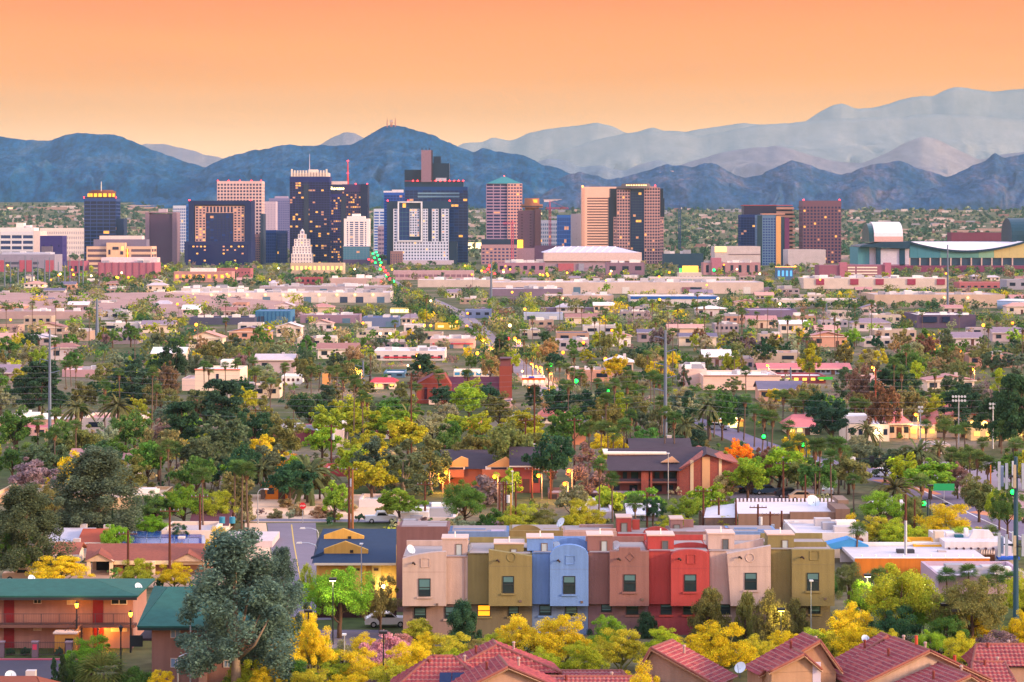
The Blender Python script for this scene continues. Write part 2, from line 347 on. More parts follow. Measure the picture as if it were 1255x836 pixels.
def tower(name, label, px0, px1, ptop, Y, dep, frame, glass, nx, nz, pier, span, lit=.06, rz=0.0, side=None, glass2=None, z0=None, top=3.0, cat='tower', roof=True, sidemat=None, end=None, group=None, zt=None, nside=None, parent=None, wname='wall'):
    """A tall block: lattice walls on the front and both sides, glazing behind, a flat roof with parapet. Origin: front, middle, ground."""
    X0, X1 = gX(px0, Y), gX(px1, Y); zt = gZ(ptop, Y) if zt is None else zt; g0 = ground_z(Y)
    L = X1 - X0; base = 0.0 if z0 is None else z0; H = zt - g0
    if parent is None:
        t = thing(name, label, cat, ((X0 + X1) / 2, Y, g0), R(rz), group)
    else: t = parent
    mf, mg = MB(), MB(); rr = random.Random(int(px0 * 31 + ptop))
    h = L / 2; ns = nside or max(2, round(nx * dep / L))
    wall(mf, mg, (-h, 0, 0), (1, 0, 0), (0, -1, 0), L, base, H, nx, nz, pier, span, lit=lit, top=top, rr=rr, end=end)
    wall(mf, mg, (h, 0, 0), (0, 1, 0), (1, 0, 0), dep, base, H, ns, nz, pier if side is None else side, span, lit=lit, top=top, rr=rr, end=end)
    wall(mf, mg, (-h, dep, 0), (0, -1, 0), (-1, 0, 0), dep, base, H, ns, nz, pier if side is None else side, span, lit=lit, top=top, rr=rr, end=end)
    mf.poly([(h, dep, base), (-h, dep, base), (-h, dep, H), (h, dep, H)])
    mf.build(wname, M(cool(frame), .75, .06, .05), t); mg.build('glazing', GL(glass, glass2), t)
    if roof:
        r = MB(); r.poly([(-h, 0, H - 1.0), (h, 0, H - 1.0), (h, dep, H - 1.0), (-h, dep, H - 1.0)]); r.build('roof', M('#8d8590'), t)
    t['H'] = H; t['L'] = L; return t
def rbox(t, name, px0, px1, pt, pb, Y, y0, y1, mat):
    """A plain part of a building given by photograph columns and rows at distance Y, local to the thing t."""
    lx, ly, lz = t.location
    return bx(name, (gX(px0, Y) - lx, gX(px1, Y) - lx, y0, y1, gZ(pb, Y) - lz, gZ(pt, Y) - lz), mat, t)
def beacon(t, px, py, Y, yl=0.4, r=.8, c='#ff2a30', s=6, name='beacon'):
    lx, ly, lz = t.location
    m = MB().ball(0, 0, 0, r); return m.build(name, E(c, s), t, loc=(gX(px, Y) - lx, yl, gZ(py, Y) - lz))

def lettering(cu, name, mat, parent, loc, rx=90, rz=0):
    tmp = bpy.data.objects.new('lettering', cu); COL.objects.link(tmp)
    dg = bpy.context.evaluated_depsgraph_get(); me = bpy.data.meshes.new_from_object(tmp.evaluated_get(dg))
    bpy.data.objects.remove(tmp); me.materials.clear(); me.materials.append(mat)
    o = link(name, me, parent, loc); o.rotation_euler = (R(rx), 0, R(rz)); return o
def text(body, size, **kw):
    cu = bpy.data.curves.new('lettering', 'FONT'); cu.body = body; cu.size = size; cu.align_x = 'CENTER'; cu.align_y = 'CENTER'; cu.extrude = .01
    for k, v in kw.items(): setattr(cu, k, v)
    return cu
# ------------------------------------------------------------------ downtown
Yd = 2900
# round-topped dark tower
t = tower('office_tower', 'dark blue glass tower with round lantern crown and gold lights', 103, 142, 243, Yd, 34, '#3d4a66', '#0b1c36', 5, 17, .10, .26, .03)
rbox(t, 'wing', 142.2, 151, 268, 330, Yd, 3, 30, M('#1c3058'))
mb = MB(); mb.cyl(0, 17, t['H'] - .5, t['H'] + 8, 15.5, 15.5, 28, 0); mb.cyl(0, 17, t['H'] + 8.01, t['H'] + 9.5, 13, 12.5, 28, 0); mb.build('crown', M('#7a4a42'), t)
for i in range(-3, 4):
    a = i * .34; x, y = 15.9 * math.sin(a), 17 - 15.9 * math.cos(a); bx('lantern_panel', (x - 1.9, x + 1.9, y - .1, y + .1, t['H'] + 1, t['H'] + 5.5), E('#ffb030', .9), t)
MB().tube([(1, 3, t['H']), (1, 3, t['H'] + 19)], [.6, .3]).build('mast', M('#e8d8c0'), t)
bx('parapet_frame', (-18, 18, .2, .9, t['H'], t['H'] + 1.6), M('#3a3040'), t)
for px in (103, 142): beacon(t, px, 242, Yd)
# purple windowless slab
t = thing('office_tower', 'windowless purple brown slab tower beside the tan courthouse', 'tower', (gX(197, 2850), 2850, 0))
rbox(t, 'wall', 183, 211, 262, 335, 2850, 1.5, 28, M('#5d4560', .8, .06, .05)); rbox(t, 'pier', 178, 182.9, 261, 335, 2850, 0, 30, M('#8d7486')); rbox(t, 'pier', 211.1, 216.5, 261, 335, 2850, 0, 30, M('#8d7486'))
rbox(t, 'cornice', 178, 216.5, 260, 261, 2850, -.4, 30, M('#9a8090')); rbox(t, 'roof_plant', 193, 203, 256, 260, 2850, 8, 18, M('#b9a7b0'))
# navy framed block
t = thing('office_tower', 'navy framed office block with a tan grid set in its face', 'tower', (gX(269, 2780), 2780, 0))
nv = M('#141f55', .6, .08, .05)
rbox(t, 'frame', 231, 238, 246, 296, 2780, 0, 40, nv); rbox(t, 'frame', 300, 308, 246, 296, 2780, 0, 40, nv); rbox(t, 'frame', 238.01, 299.99, 246, 251, 2780, 0, 40, nv)
rbox(t, 'podium', 227, 308.5, 296.01, 331, 2780, -6, 40, M('#17205a', .6, .08, .05))
mf, mg = MB(), MB(); lx = t.location.x; s = 2780 / F
for a, b in ((239, 252), (286, 299.5)): wall(mf, mg, (gX(a, 2780) - lx, 1.5, 0), (1, 0, 0), (0, -1, 0), (b - a) * s, gZ(296, 2780), gZ(252.5, 2780), 3, 13, .42, .46, lit=.16)
wall(mf, mg, (gX(252, 2780) - lx, 1.5, 0), (1, 0, 0), (0, -1, 0), 34 * s, gZ(261, 2780), gZ(252.5, 2780), 8, 1, .42, .16, lit=.05)
mf.build('wall', M('#c99f98', .8, .05, .05), t); mg.build('glazing', GL('#141c40'), t)
mf, mg = MB(), MB(); wall(mf, mg, (gX(252.2, 2780) - lx, 2.0, 0), (1, 0, 0), (0, -1, 0), 33.6 * s, gZ(296, 2780), gZ(261.2, 2780), 7, 11, .10, .12, lit=.12); mf.build('curtain_wall', M('#1c2a58'), t); mg.build('stair_glazing', GL('#0e2450', '#123a66'), t)
mf, mg = MB(), MB(); wall(mf, mg, (gX(231, 2780) - lx, -6.06, 0), (1, 0, 0), (0, -1, 0), 74 * s, gZ(330, 2780), gZ(300, 2780), 16, 7, .5, .62, lit=.3, dep=.04); mg.build('window', GL('#181d44'), t)
bx('rear_core', (gX(238, 2780) - lx, gX(300, 2780) - lx, 4, 39, 0, gZ(249, 2780)), nv, t)
for px in (232, 307): beacon(t, px, 245.4, 2780)
t = tower('office_tower', 'tall white gridded tower standing behind the navy framed block', 266, 321, 222, 3100, 34, '#dcb9b6', '#382a48', 14, 24, .36, .42, .03, top=2.5)
for px in (267, 280, 294, 308, 320): beacon(t, px, 221.5, 3100)
t = tower('office_building', 'brown mid rise with a stepped top beside the navy framed block', 301, 319, 287, 2840, 26, '#8d6a78', '#3c3050', 7, 12, .4, .5, .22)
rbox(t, 'side_slab', 319.2, 323, 262, 330, 2840, -1, 26, M('#34415e'))
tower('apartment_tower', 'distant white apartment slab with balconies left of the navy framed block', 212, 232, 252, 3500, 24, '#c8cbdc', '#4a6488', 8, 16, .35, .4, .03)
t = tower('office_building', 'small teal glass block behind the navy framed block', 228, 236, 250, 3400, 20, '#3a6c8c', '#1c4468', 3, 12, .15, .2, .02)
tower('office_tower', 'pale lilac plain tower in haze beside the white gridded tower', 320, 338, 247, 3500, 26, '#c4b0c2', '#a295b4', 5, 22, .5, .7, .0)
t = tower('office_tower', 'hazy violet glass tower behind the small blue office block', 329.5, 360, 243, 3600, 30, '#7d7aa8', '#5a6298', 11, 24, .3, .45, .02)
rbox(t, 'roof_plant', 336, 352, 240.5, 243, 3600, 8, 20, M('#a898b4'))
tower('office_building', 'small dark blue glass block between two grey towers', 325, 338.5, 282, 2950, 22, '#2a4a74', '#123a62', 5, 10, .12, .2, .05)
tower('office_building', 'small dark blue glass block beside the near black tower', 339.5, 350.5, 283, 2940, 22, '#264468', '#123a62', 5, 10, .12, .2, .05)
# near-black pair
t = tower('office_tower', 'near black tower with a white finned crown and lit windows', 355, 404, 216.5, 2880, 40, '#241f4e', '#0a1238', 14, 34, .16, .34, .17, top=6)
lx = t.location.x; s = 2880 / F
for i in range(13): bx('crown_fin', (gX(357.4 + i * 3.55, 2880) - lx - .9, gX(357.4 + i * 3.55, 2880) - lx + .9, 2, 4, t['H'] - .5, t['H'] + 7 + (1.5 if i in (0, 12) else 0)), M('#f0dccc'), t)
bx('crown_wall', (gX(358, 2880) - lx, gX(402, 2880) - lx, 4.02, 36, t['H'] - .6, t['H'] + 4.5), M('#d8bcb4'), t); MB().tube([(-1, 12, t['H']), (-1, 12, t['H'] + 26)], [.5, .2]).build('mast', M('#c8c0d0'), t)
rbox(t, 'glass_shaft', 372.5, 378.5, 226, 322, 2880, -.8, 1, G('#15294c')); rbox(t, 'roof_cap', 377, 388, 207.5, 211, 2880, 14, 26, M('#ecd6c8'))
t = tower('hotel_tower', 'dark purple hotel tower with a glowing name sign near its top', 403.5, 419, 238, 2900, 40, '#3e2c60', '#121440', 6, 26, .2, .4, .3, roof=True, cat='hotel')
lx = t.location.x
mf, mg = MB(), MB(); z0, z1 = 0, gZ(226, 2900); wall(mf, mg, (gX(419.2, 2900) - lx, 1, 0), (1, 0, 0), (0, -1, 0), 23 * 2900 / F, 0, z1, 9, 30, .2, .4, lit=.2, top=8)
x1 = gX(442.2, 2900) - lx; mf.poly([(x1, 1, 0), (x1, 30, 0), (x1, 30, z1), (x1, 1, z1)]); mf.poly([(gX(419.2, 2900) - lx, 1, z1), (x1, 1, z1), (x1, 30, z1), (gX(419.2, 2900) - lx, 30, z1)]); mf.build('upper_wall', M('#3c2a5e', .75, .06, .05), t); mg.build('upper_glazing', GL('#121440'), t)
rbox(t, 'glass_shaft', 418, 424, 240, 330, 2900, -.6, .9, G('#152a52')); rbox(t, 'end_slab', 442.3, 450.6, 225.5, 330, 2900, 0, 34, M('#101c46', .4))
rbox(t, 'roof_slab', 404, 419.1, 226.5, 237.9, 2900, 1, 34, M('#2a2452')); rbox(t, 'penthouse', 405, 425, 222, 226, 2900, 10, 26, M('#e2cfcc'))
cu = bpy.data.curves.new('sign_text', 'FONT'); cu.body = 'Sheraton'; cu.size = 4.6; cu.shear = .25; cu.extrude = .1; cu.offset = .07; cu.align_x = 'CENTER'
lettering(cu, 'sign_lettering', E('#fff2a0', 3.2), t, (gX(412.5, 2900) - lx, .3, gZ(232.6, 2900)))
MB().tube([(gX(425.5, 2900) - lx, 12, gZ(226, 2900)), (gX(425.5, 2900) - lx, 12, gZ(196, 2900))], [1.2, .5]).build('radio_mast', M('#d04048'), t)
for py in (197, 212): beacon(t, 425.5, py, 2900, 12, 1.0)
for px in (404, 450, 436): beacon(t, px, 225.5, 2900)
# white tower with glass podium, white stepped tower
t = tower('office_tower', 'white tower with stepped top and deep windows over a glass base', 421.5, 452.5, 268, 2790, 26, '#f0e4e4', '#3c4a66', 5, 12, .3, .42, .03, z0=gZ(302, 2790), end=3.2)
rbox(t, 'top_step', 425, 447, 265, 268, 2790, 3, 22, M('#f2e6e4')); rbox(t, 'top_step', 431, 441, 262, 264.9, 2790, 5, 18, M('#f2e6e4'))
mf, mg = MB(), MB(); wall(mf, mg, (gX(420.5, 2790) - t.location.x, -2, 0), (1, 0, 0), (0, -1, 0), 33 * 2790 / F, gZ(318, 2790), gZ(302.2, 2790), 8, 6, .06, .12, lit=.04); mf.build('podium', M('#6f8fa8'), t); mg.build('podium_glazing', GL('#4a84a0'), t)
rbox(t, 'base', 420.5, 453, 318.1, 333, 2790, -2, 26, M('#55486a')); rbox(t, 'podium_roof', 420.5, 453, 301.6, 302.1, 2790, -2, 26, M('#c8bcc8'))
t = thing('stepped_tower', 'small white stepped tower with a pointed top before the black tower', 'tower', (gX(369.5, 2800), 2800, 0))
wm = M('#efe0dc', .8, .05, .1)
for i, (a, b, pt) in enumerate([(357, 382, 311), (358.5, 380.5, 302), (360, 379, 293), (364.5, 374.5, 287), (366.8, 372.2, 283)]):
    L = (b - a) * 2800 / F; mf, mg = MB(), MB(); zb = 0 if i == 0 else gZ([311, 302, 293, 287][i - 1], 2800); y = i * 2.5
    H = gZ(pt, 2800)
    wall(mf, mg, (-L / 2, y, 0), (1, 0, 0), (0, -1, 0), L, zb, H, [7, 6, 5, 3, 1][i], 3 if i < 3 else 1, .55, .4, lit=.03)
    wall(mf, mg, (L / 2, y, 0), (0, 1, 0), (1, 0, 0), 22 - 2 * y, zb, H, 4, 3, .6, .5)
    mf.poly([(-L / 2, y, H), (L / 2, y, H), (L / 2, 22 - y, H), (-L / 2, 22 - y, H)]); mf.poly([(-L / 2, y, zb), (-L / 2, y, H), (-L / 2, 22 - y, H), (-L / 2, 22 - y, zb)])
    mf.build('tier', wm, t); mg.build('glazing', GL('#8e86a4'), t)
MB().cyl(0, 11.2, gZ(283, 2800) - .2, gZ(280.4, 2800), 2.2, .3, 8).build('finial', wm, t)
# blue glass pair, white hotel, tall dark tower with a shaft
t = tower('office_tower', 'blue glass tower with a white frame roof left of the white hotel', 470.5, 497, 236, 3150, 34, '#31588a', '#123a68', 7, 24, .12, .22, .03)
for a, b in ((470, 480), (480.2, 494)): rbox(t, 'roof_frame', a, b, 232.5 if a > 475 else 234, 236, 3150, 1, 12, M('#e6dde4'))
tower('apartment_tower', 'white banded slab with balconies beside the avenue', 458, 472, 256, 3300, 24, '#c8d0e2', '#4a648c', 2, 17, .2, .45, .02)
tower('office_building', 'small mauve banded block beside the avenue', 463, 477, 277, 3200, 22, '#b8a0b4', '#7a6a90', 3, 7, .12, .55, .04)
t = tower('office_tower', 'tall dark teal tower with a mauve concrete shaft rising above it', 496, 573, 229, 2980, 46, '#16405e', '#07294a', 14, 26, .10, .22, .07, top=4, glass2='#0d3a5e', roof=True)
rbox(t, 'upper_block', 495.5, 516, 208, 222, 2980, 6, 36, G('#0b2745', .3)); rbox(t, 'upper_block', 495.5, 568, 222.01, 229.1, 2980, 4, 40, G('#103554', .3)); rbox(t, 'upper_block', 530, 550.5, 200, 221.9, 2980, 6, 30, G('#0c2a48', .3))
rbox(t, 'concrete_shaft', 516.3, 528.5, 184, 223, 2980, 1, 14, M('#8d6f80')); rbox(t, 'shaft_return', 528.6, 530, 184, 223, 2980, 2, 14, M('#3a2c40')); rbox(t, 'roof_plant', 531, 540, 191.5, 199.9, 2980, 8, 20, M('#20304c')); rbox(t, 'roof_trim', 496, 568.5, 221.4, 222.2, 2980, 3.2, 4, M('#a83a50'))
rbox(t, 'roof_unit', 534, 547, 218, 222, 2980, 2.5, 3.9, M('#b8b4c4'))
for i in range(12): beacon(t, 506 + i * 5.6, 221.6, 2980, 3.0, .9)
for px in (517, 522, 526): MB().tube([(gX(px, 2980) - t.location.x, 6, gZ(184, 2980)), (gX(px, 2980) - t.location.x, 6, gZ(181.5, 2980))], .5).build('antenna', M('#302838'), t)
rbox(t, 'band', 512, 563, 236, 238, 2980, -.5, -.05, M('#6f92ac')); rbox(t, 'band', 512, 563, 240, 242, 2980, -.5, -.05, M('#6f92ac'))
t = thing('hotel_tower', 'white hotel block with a glass picture frame and small square windows', 'hotel', (gX(516, 2820), 2820, 0))
lx = t.location.x; s = 2820 / F
rbox(t, 'glass_end', 474, 482, 247, 326, 2820, 2, 30, G('#0f3050', .2)); rbox(t, 'glass_end', 550.1, 560, 296, 324, 2820, 4, 30, G('#0f3050', .2)); rbox(t, 'glass_end', 474, 552.5, 246.5, 255, 2820, 3, 30, G('#12365a', .2)); rbox(t, 'core', 482.1, 550, 255.01, 322, 2820, 2.2, 30, M('#0f3452'))
wc = M('#c9cfe4', .75, .04, .1)
def strip(a, b, pt, pb, nx, nz, y, px=.45, sp=.5, lit=.08, name='wall', mat=wc, gl='#15304e'):
    mf, mg = MB(), MB(); wall(mf, mg, (gX(a, 2820) - lx, y, 0), (1, 0, 0), (0, -1, 0), (b - a) * s, gZ(pb, 2820), gZ(pt, 2820), nx, nz, px, sp, lit=lit, dep=.35); mf.build(name, mat, t); mg.build('glazing', GL(gl), t)
strip(482, 550, 296, 319, 19, 6, 0, .5, .5)
strip(482, 487.3, 256, 295.9, 1, 12, 0); strip(518, 524.5, 256, 295.9, 2, 12, 0); strip(529.3, 537.5, 256, 295.9, 2, 12, 0); strip(541, 550, 256, 295.9, 2, 12, 0)
strip(502, 514, 256, 290, 4, 11, .6, .4, .45, .2); strip(524.6, 529.2, 256, 295.9, 1, 12, 1.2, .1, .15, .2, 'curtain_wall', M('#123a5c')); strip(537.6, 540.9, 256, 295.9, 1, 12, 1.2, .1, .15, .25, 'curtain_wall', M('#123a5c')); strip(489, 501.9, 249, 294.5, 3, 8, 1.0, .08, .12, .06, 'curtain_wall', M('#2c5a7a'), '#0d3456')
rbox(t, 'picture_frame', 487.4, 489, 247, 296, 2820, -1, 2, M('#dfe0ea')); rbox(t, 'picture_frame', 515.8, 517.6, 247, 296, 2820, -1, 2, M('#dfe0ea')); rbox(t, 'picture_frame', 489.01, 515.79, 247, 248.4, 2820, -1, 2, M('#dfe0ea')); rbox(t, 'picture_frame', 489.01, 515.79, 294.6, 296, 2820, -1, 2, M('#dfe0ea'))
rbox(t, 'plinth', 480, 556, 319.1, 329, 2820, -4, 30, M('#c0b2c0')); rbox(t, 'canopy', 500, 570, 328, 330, 2820, -9, -4.1, M('#e8d8dc'))
for px in (475, 500, 551): beacon(t, px, 246, 2820, 3)
t = tower('office_building', 'small brown brick block at the foot of the white hotel', 478.5, 493, 308, 2770, 20, '#8f6d72', '#574860', 5, 7, .5, .5, .08)
# striped tower with teal pyramid roof
t = thing('office_tower', 'striped purple and pink tower with a teal pyramid roof', 'tower', (gX(618, 2950), 2950, ground_z(2950)))
lx = t.location.x; s = 2950 / F; gz = t.location.z; H = gZ(225, 2950) - gz
mf, mg = MB(), MB(); wall(mf, mg, (gX(596, 2950) - lx, 0, 0), (1, 0, 0), (0, -1, 0), 26 * s, 0, H, 3, 26, .12, .42, lit=.03); mf.build('wall', M('#a78aa8', .7, .05, .05), t); mg.build('glazing', GL('#181a48'), t)
mf, mg = MB(), MB(); wall(mf, mg, (gX(622.05, 2950) - lx, -1.5, 0), (1, 0, 0), (0, -1, 0), 18 * s, 0, H, 5, 26, .3, .5, lit=.03)
x1 = gX(640.05, 2950) - lx; wall(mf, mg, (x1, -1.5, 0), (0, 1, 0), (1, 0, 0), 36, 0, H, 8, 26, .3, .5); mf.build('sun_tinted_wall', M('#e0a8a0', .7, .05, .05), t); mg.build('glazing', GL('#3a3058'), t)  # pink of the low sun put into the colour of this face
bx('rear_core', (gX(596, 2950) - lx, x1 - .6, 1, 34, 0, H - .1), M('#4a3a60'), t)
mb = MB(); a0, a1 = gX(596, 2950) - lx, x1; zt = gZ(215.5, 2950) - gz; c = Vector(((a0 + a1) / 2, 16, zt)); q = [(a0, -1.5, H), (a1, -1.5, H), (a1, 35, H), (a0, 35, H)]
for i in range(4): mb.poly([q[i], q[(i + 1) % 4], tuple(c)])
mb.build('roof', M('#2c7c80', .5), t); MB().ball(c.x, c.y, c.z, .7).build('beacon', E('#ff4030', 4), t)
rbox(t, 'podium', 590, 648, 293, 320, 2950, -14, -1.6, M('#2f3f5c'))
# hotel with rotating restaurant
t = tower('hotel_tower', 'brown hotel tower with a round rotating restaurant on top', 634.5, 655.5, 258, 2860, 30, '#64445a', '#4a3048', 2, 18, .8, .6, .02, cat='hotel')
lx = t.location.x; gz = t.location.z
rbox(t, 'stair_shaft', 655.6, 663, 256, 318, 2860, -2, 22, M('#6a4650')); 
mb = MB(); x = gX(652, 2860) - lx; z = gZ(256, 2860) - gz; mb.cyl(x, 14, z - 1.5, z + 1.5, 8, 8, 28); mb.cyl(x, 14, z + 1.51, z + 5.2, 12.3, 12.3, 28); mb.cyl(x, 14, z + 5.21, z + 12, 8.6, 8.2, 28); mb.build('rotating_restaurant', M('#a06a52'), t)
mb = MB().cyl(x, 14, z + 2.2, z + 3.4, 12.4, 12.4, 28); mb.build('window_band', G('#2a2038'), t)
mb = MB(); mb.box(x + 1, x + 6, 5.8, 6.4, z + 7, z + 10.5); mb.build('lit_panel', E('#ffa830', .9), t)
rbox(t, 'podium', 655, 690, 301, 318, 2860, -6, 20, M('#6a4a6a')); rbox(t, 'podium', 625, 655, 304, 326, 2860, -8, -.1, M('#9a7a8c')); rbox(t, 'lit_sign', 634, 641, 294, 305, 2860, -1.2, -.4, E('#ffc838', 1.2))
tower('office_building', 'dark blue podium block below the striped tower', 590, 634, 300, 2840, 24, '#b08a92', '#4a3c5c', 9, 5, .4, .5, .1)
# tan tower, tall bevelled tower
tower('office_building', 'plain white slab beside the tan tower', 700, 713, 262, 3050, 22, '#b8b4c0', '#aaa6b6', 1, 3, .9, .9, 0)
tower('office_building', 'blue glass office block between the crane and the tan tower', 683, 700, 263.5, 3150, 28, '#3a6488', '#1c4c74', 6, 10, .1, .2, .06)
tower('apartment_tower', 'pale apartment slab with balconies behind the red crane', 662, 683, 270, 3250, 22, '#a0a4bc', '#5c7092', 8, 9, .35, .45, .05)
t = tower('office_tower', 'tan horizontally banded tower glowing warm in evening light', 713, 757, 229, 3000, 34, '#f0bfa8', '#6a4a50', 1, 24, .3, .55, .02, top=12, end=6)
rbox(t, 'pilaster', 713, 716.5, 231, 330, 3000, -.7, -.05, M('#d9a694')); beacon(t, 714, 228.5, 3000, 0, 1.0, '#ff7a30', 9)
t = thing('office_tower', 'tall brown tower with stepped granite corners and a blue glass middle', 'tower', (gX(781, 2820), 2820, 0))
lx = t.location.x; s = 2820 / F
bx('core', (gX(748, 2820) - lx, gX(813, 2820) - lx, 3, 36, 0, gZ(231, 2820)), G('#0a1c38', .25), t)
gm = M('#b98f90', .7, .05, .1)
def strp(a, b, pt, pb, nx, nz, y, px, sp, lit, name, mat, gl, sides=True):
    mf, mg = MB(), MB(); x0, x1 = gX(a, 2820) - lx, gX(b, 2820) - lx; wall(mf, mg, (x0, y, 0), (1, 0, 0), (0, -1, 0), x1 - x0, gZ(pb, 2820), gZ(pt, 2820), nx, nz, px, sp, lit=lit, dep=.5)
    if sides:
        for xx, sg in ((x0, -1), (x1, 1)): mf.poly([(xx, y, gZ(pb, 2820)), (xx, 5, gZ(pb, 2820)), (xx, 5, gZ(pt, 2820)), (xx, y, gZ(pt, 2820))][::sg])
        mf.poly([(x0, y, gZ(pt, 2820)), (x1, y, gZ(pt, 2820)), (x1, 5, gZ(pt, 2820)), (x0, 5, gZ(pt, 2820))])
    mf.build(name, mat, t); mg.build('glazing', GL(gl), t)
strp(772.5, 789.5, 229, 323, 5, 28, 0, .06, .2, .05, 'curtain_wall', M('#1c3c5c'), '#0a2444')
strp(756, 772.4, 232.5, 323, 5, 24, .6, .34, .4, .04, 'wall', gm, '#171a3c'); strp(789.6, 809, 230, 323, 6, 25, .6, .34, .4, .04, 'wall', gm, '#171a3c')
strp(752, 755.9, 266, 323, 2, 15, 1.4, .34, .4, .04, 'corner_wall', gm, '#171a3c'); strp(809.1, 813.5, 266, 323, 2, 15, 1.4, .34, .4, .04, 'corner_wall', gm, '#171a3c')
rbox(t, 'corner_glass', 746, 751.9, 242, 320, 2820, 2, 30, G('#0b1f3c', .2)); rbox(t, 'corner_glass', 809.1, 814.5, 243, 265.9, 2820, 2, 30, G('#0b1f3c', .2))
mb = MB(); z = gZ(231, 2820); mb.cyl(gX(780, 2820) - lx, 16, z, z + 2.4, 22, 21, 30); mb.cyl(gX(780, 2820) - lx, 16, z + 2.41, z + 5.6, 17, 15, 30); mb.build('crown', M('#6a5a58'), t)
mb = MB(); 
for i in range(-4, 5): a = i * .17; x = gX(780, 2820) - lx + 16.8 * math.sin(a); y = 16 - 16.8 * math.cos(a); mb.box(x - .8, x + .8, y - .1, y + .1, z + 3, z + 4.2)
mb.build('crown_lights', E('#ffd890', 1.5), t); rbox(t, 'cornice', 789.4, 805, 228.6, 229.9, 2820, .2, 6, gm); beacon(t, 803, 227.6, 2820)
# right-hand group
t = tower('office_tower', 'dark blue glass tower with tan balcony bands at its back', 908, 936, 263, 2950, 36, '#23345c', '#101f44', 8, 18, .12, .25, .05)
rbox(t, 'upper_block', 912, 952, 252, 262.9, 2950, 4, 34, G('#2a1f44', .3)); rbox(t, 'upper_block', 936.1, 950, 263, 325, 2950, 4, 34, M('#3a3054'))
lx = t.location.x
for i in range(14): rbox(t, 'balcony', 952, 974.5 - (1.2 if i < 2 else 0), 254 + i * 5, 256.6 + i * 5, 2950, 2, 26, M('#d49a84'))
rbox(t, 'balcony_core', 952.1, 972, 253, 324, 2950, 5, 25, M('#3c2a44')); rbox(t, 'roof_line', 911, 972, 251.3, 252, 2950, 3, 34, M('#c04a50'))
t = tower('apartment_tower', 'slim apartment tower with one orange strip and blue gridded glass', 928, 951, 263.5, 2760, 26, '#5c7ca4', '#173e66', 7, 18, .3, .4, .03)
rbox(t, 'orange_strip', 951.1, 957, 265, 328, 2760, -.6, 24, M('#e0a468')); rbox(t, 'glass_strip', 957.1, 961.5, 266, 328, 2760, .4, 24, G('#1c3854')); rbox(t, 'purple_strip', 961.6, 967.5, 267, 327, 2760, 0, 22, M('#6a2c5c')); rbox(t, 'roof_canopy', 934, 962, 261.8, 263, 2760, -1, 20, M('#d8a08c')); rbox(t, 'glass_strip', 928, 934, 264, 327, 2760, -.6, -.05, G('#0c3448'))
t = tower('office_tower', 'brown gridded tower with scattered lit windows standing alone', 984, 1031, 246, 2900, 40, '#6f4a5e', '#2a2244', 11, 18, .42, .42, .08, top=6)
for px in (985, 1029): beacon(t, px, 245, 2900)
# cranes
def crane(label, px, ptop, pbase, Y, j0, j1, pj, col, group=None):
    t = thing('tower_crane', label, 'crane', (gX(px, Y), Y, ground_z(Y)), 0, group); gz = ground_z(Y); s = Y / F; m = M(col, .6)
    zt, zj, zb = gZ(ptop, Y) - gz, gZ(pj, Y) - gz, max(0, gZ(pbase, Y) - gz)
    mb = MB()
    for a in (-1, 1):
        for b in (-1, 1): mb.box(a - .36, a + .36, b - .36, b + .36, zb, zj)
    n = int((zj - zb) / 3)
    for i in range(n):
        z = zb + i * (zj - zb) / n; z2 = zb + (i + 1) * (zj - zb) / n; sg = 1 if i % 2 else -1
        mb.tube([(-sg, -1.0, z), (sg, -1.0, z2)], .18, 4); mb.tube([(-1.0, sg, z), (-1.0, -sg, z2)], .18, 4)
    mb.build('mast', m, t)
    mb = MB(); a, b = (j0 - px) * s, (j1 - px) * s
    mb.box(a, b, -.8, -.4, zj + .2, zj + .7); mb.box(a, b, .4, .8, zj + .2, zj + .7); mb.box(a * .97, b * .97, -.2, .2, zj + 1.8, zj + 2.2)
    k = int(abs(b - a) / 2.5)
    for i in range(k): x = a + (b - a) * i / k; mb.tube([(x, 0, zj + .5), (x + (b - a) / k / 2, 0, zj + 1.9), (x + (b - a) / k, 0, zj + .5)], .14, 4)
    mb.build('jib', m, t)
    mb = MB(); mb.tube([(0, 0, zj), (0, 0, zt)], [.9, .3], 4); mb.tube([(0, 0, zt), (b * .8, 0, zj + 2)], .12, 4); mb.tube([(0, 0, zt), (a * .8, 0, zj + 2)], .12, 4); mb.build('apex', m, t)
    q = a if abs(a) < abs(b) else b
    bx('counterweight', (min(q, q * .8), max(q, q * .8), -1, 1, zj - 2.2, zj + .1), M('#3a3a48'), t); bx('cab', (.9, 2.6, -1.2, .8, zj - 2.2, zj - .1), M('#d8d0d0'), t)
crane('red and white tower crane beside the round topped hotel', 674, 246, 316, 2880, 669, 697, 256.5, '#d0486a')
crane('short red tower crane before the striped tower', 628, 270, 318, 2800, 616, 632, 275, '#c8486c')
crane('dark blue tower crane right of the tall brown tower', 833, 249, 306, 3000, 815, 839, 254, '#34507c')
# hill-top masts
for i, (px, pt) in enumerate([(474.5, 145), (479, 148), (480.5, 146), (484.5, 144.5)]):
    t = thing('radio_mast', ['thin radio mast on the summit, leftmost of four', 'short stubby radio mast on the summit', 'stubby radio mast with dishes on the summit', 'tallest thin radio mast on the summit'][i], 'mast', (gX(px, 7690), 7690, gZ(155, 7690) - 8))
    MB().tube([(0, 0, 0), (0, 0, gZ(pt, 7690) - t.location.z)], [2.0, .8], 5).build('pole', M('#b0605c'), t)
    if i in (1, 2): MB().cyl(0, 0, 22, 27, 3.2, 3.2, 8).build('dish', M('#c8a8a8'), t)

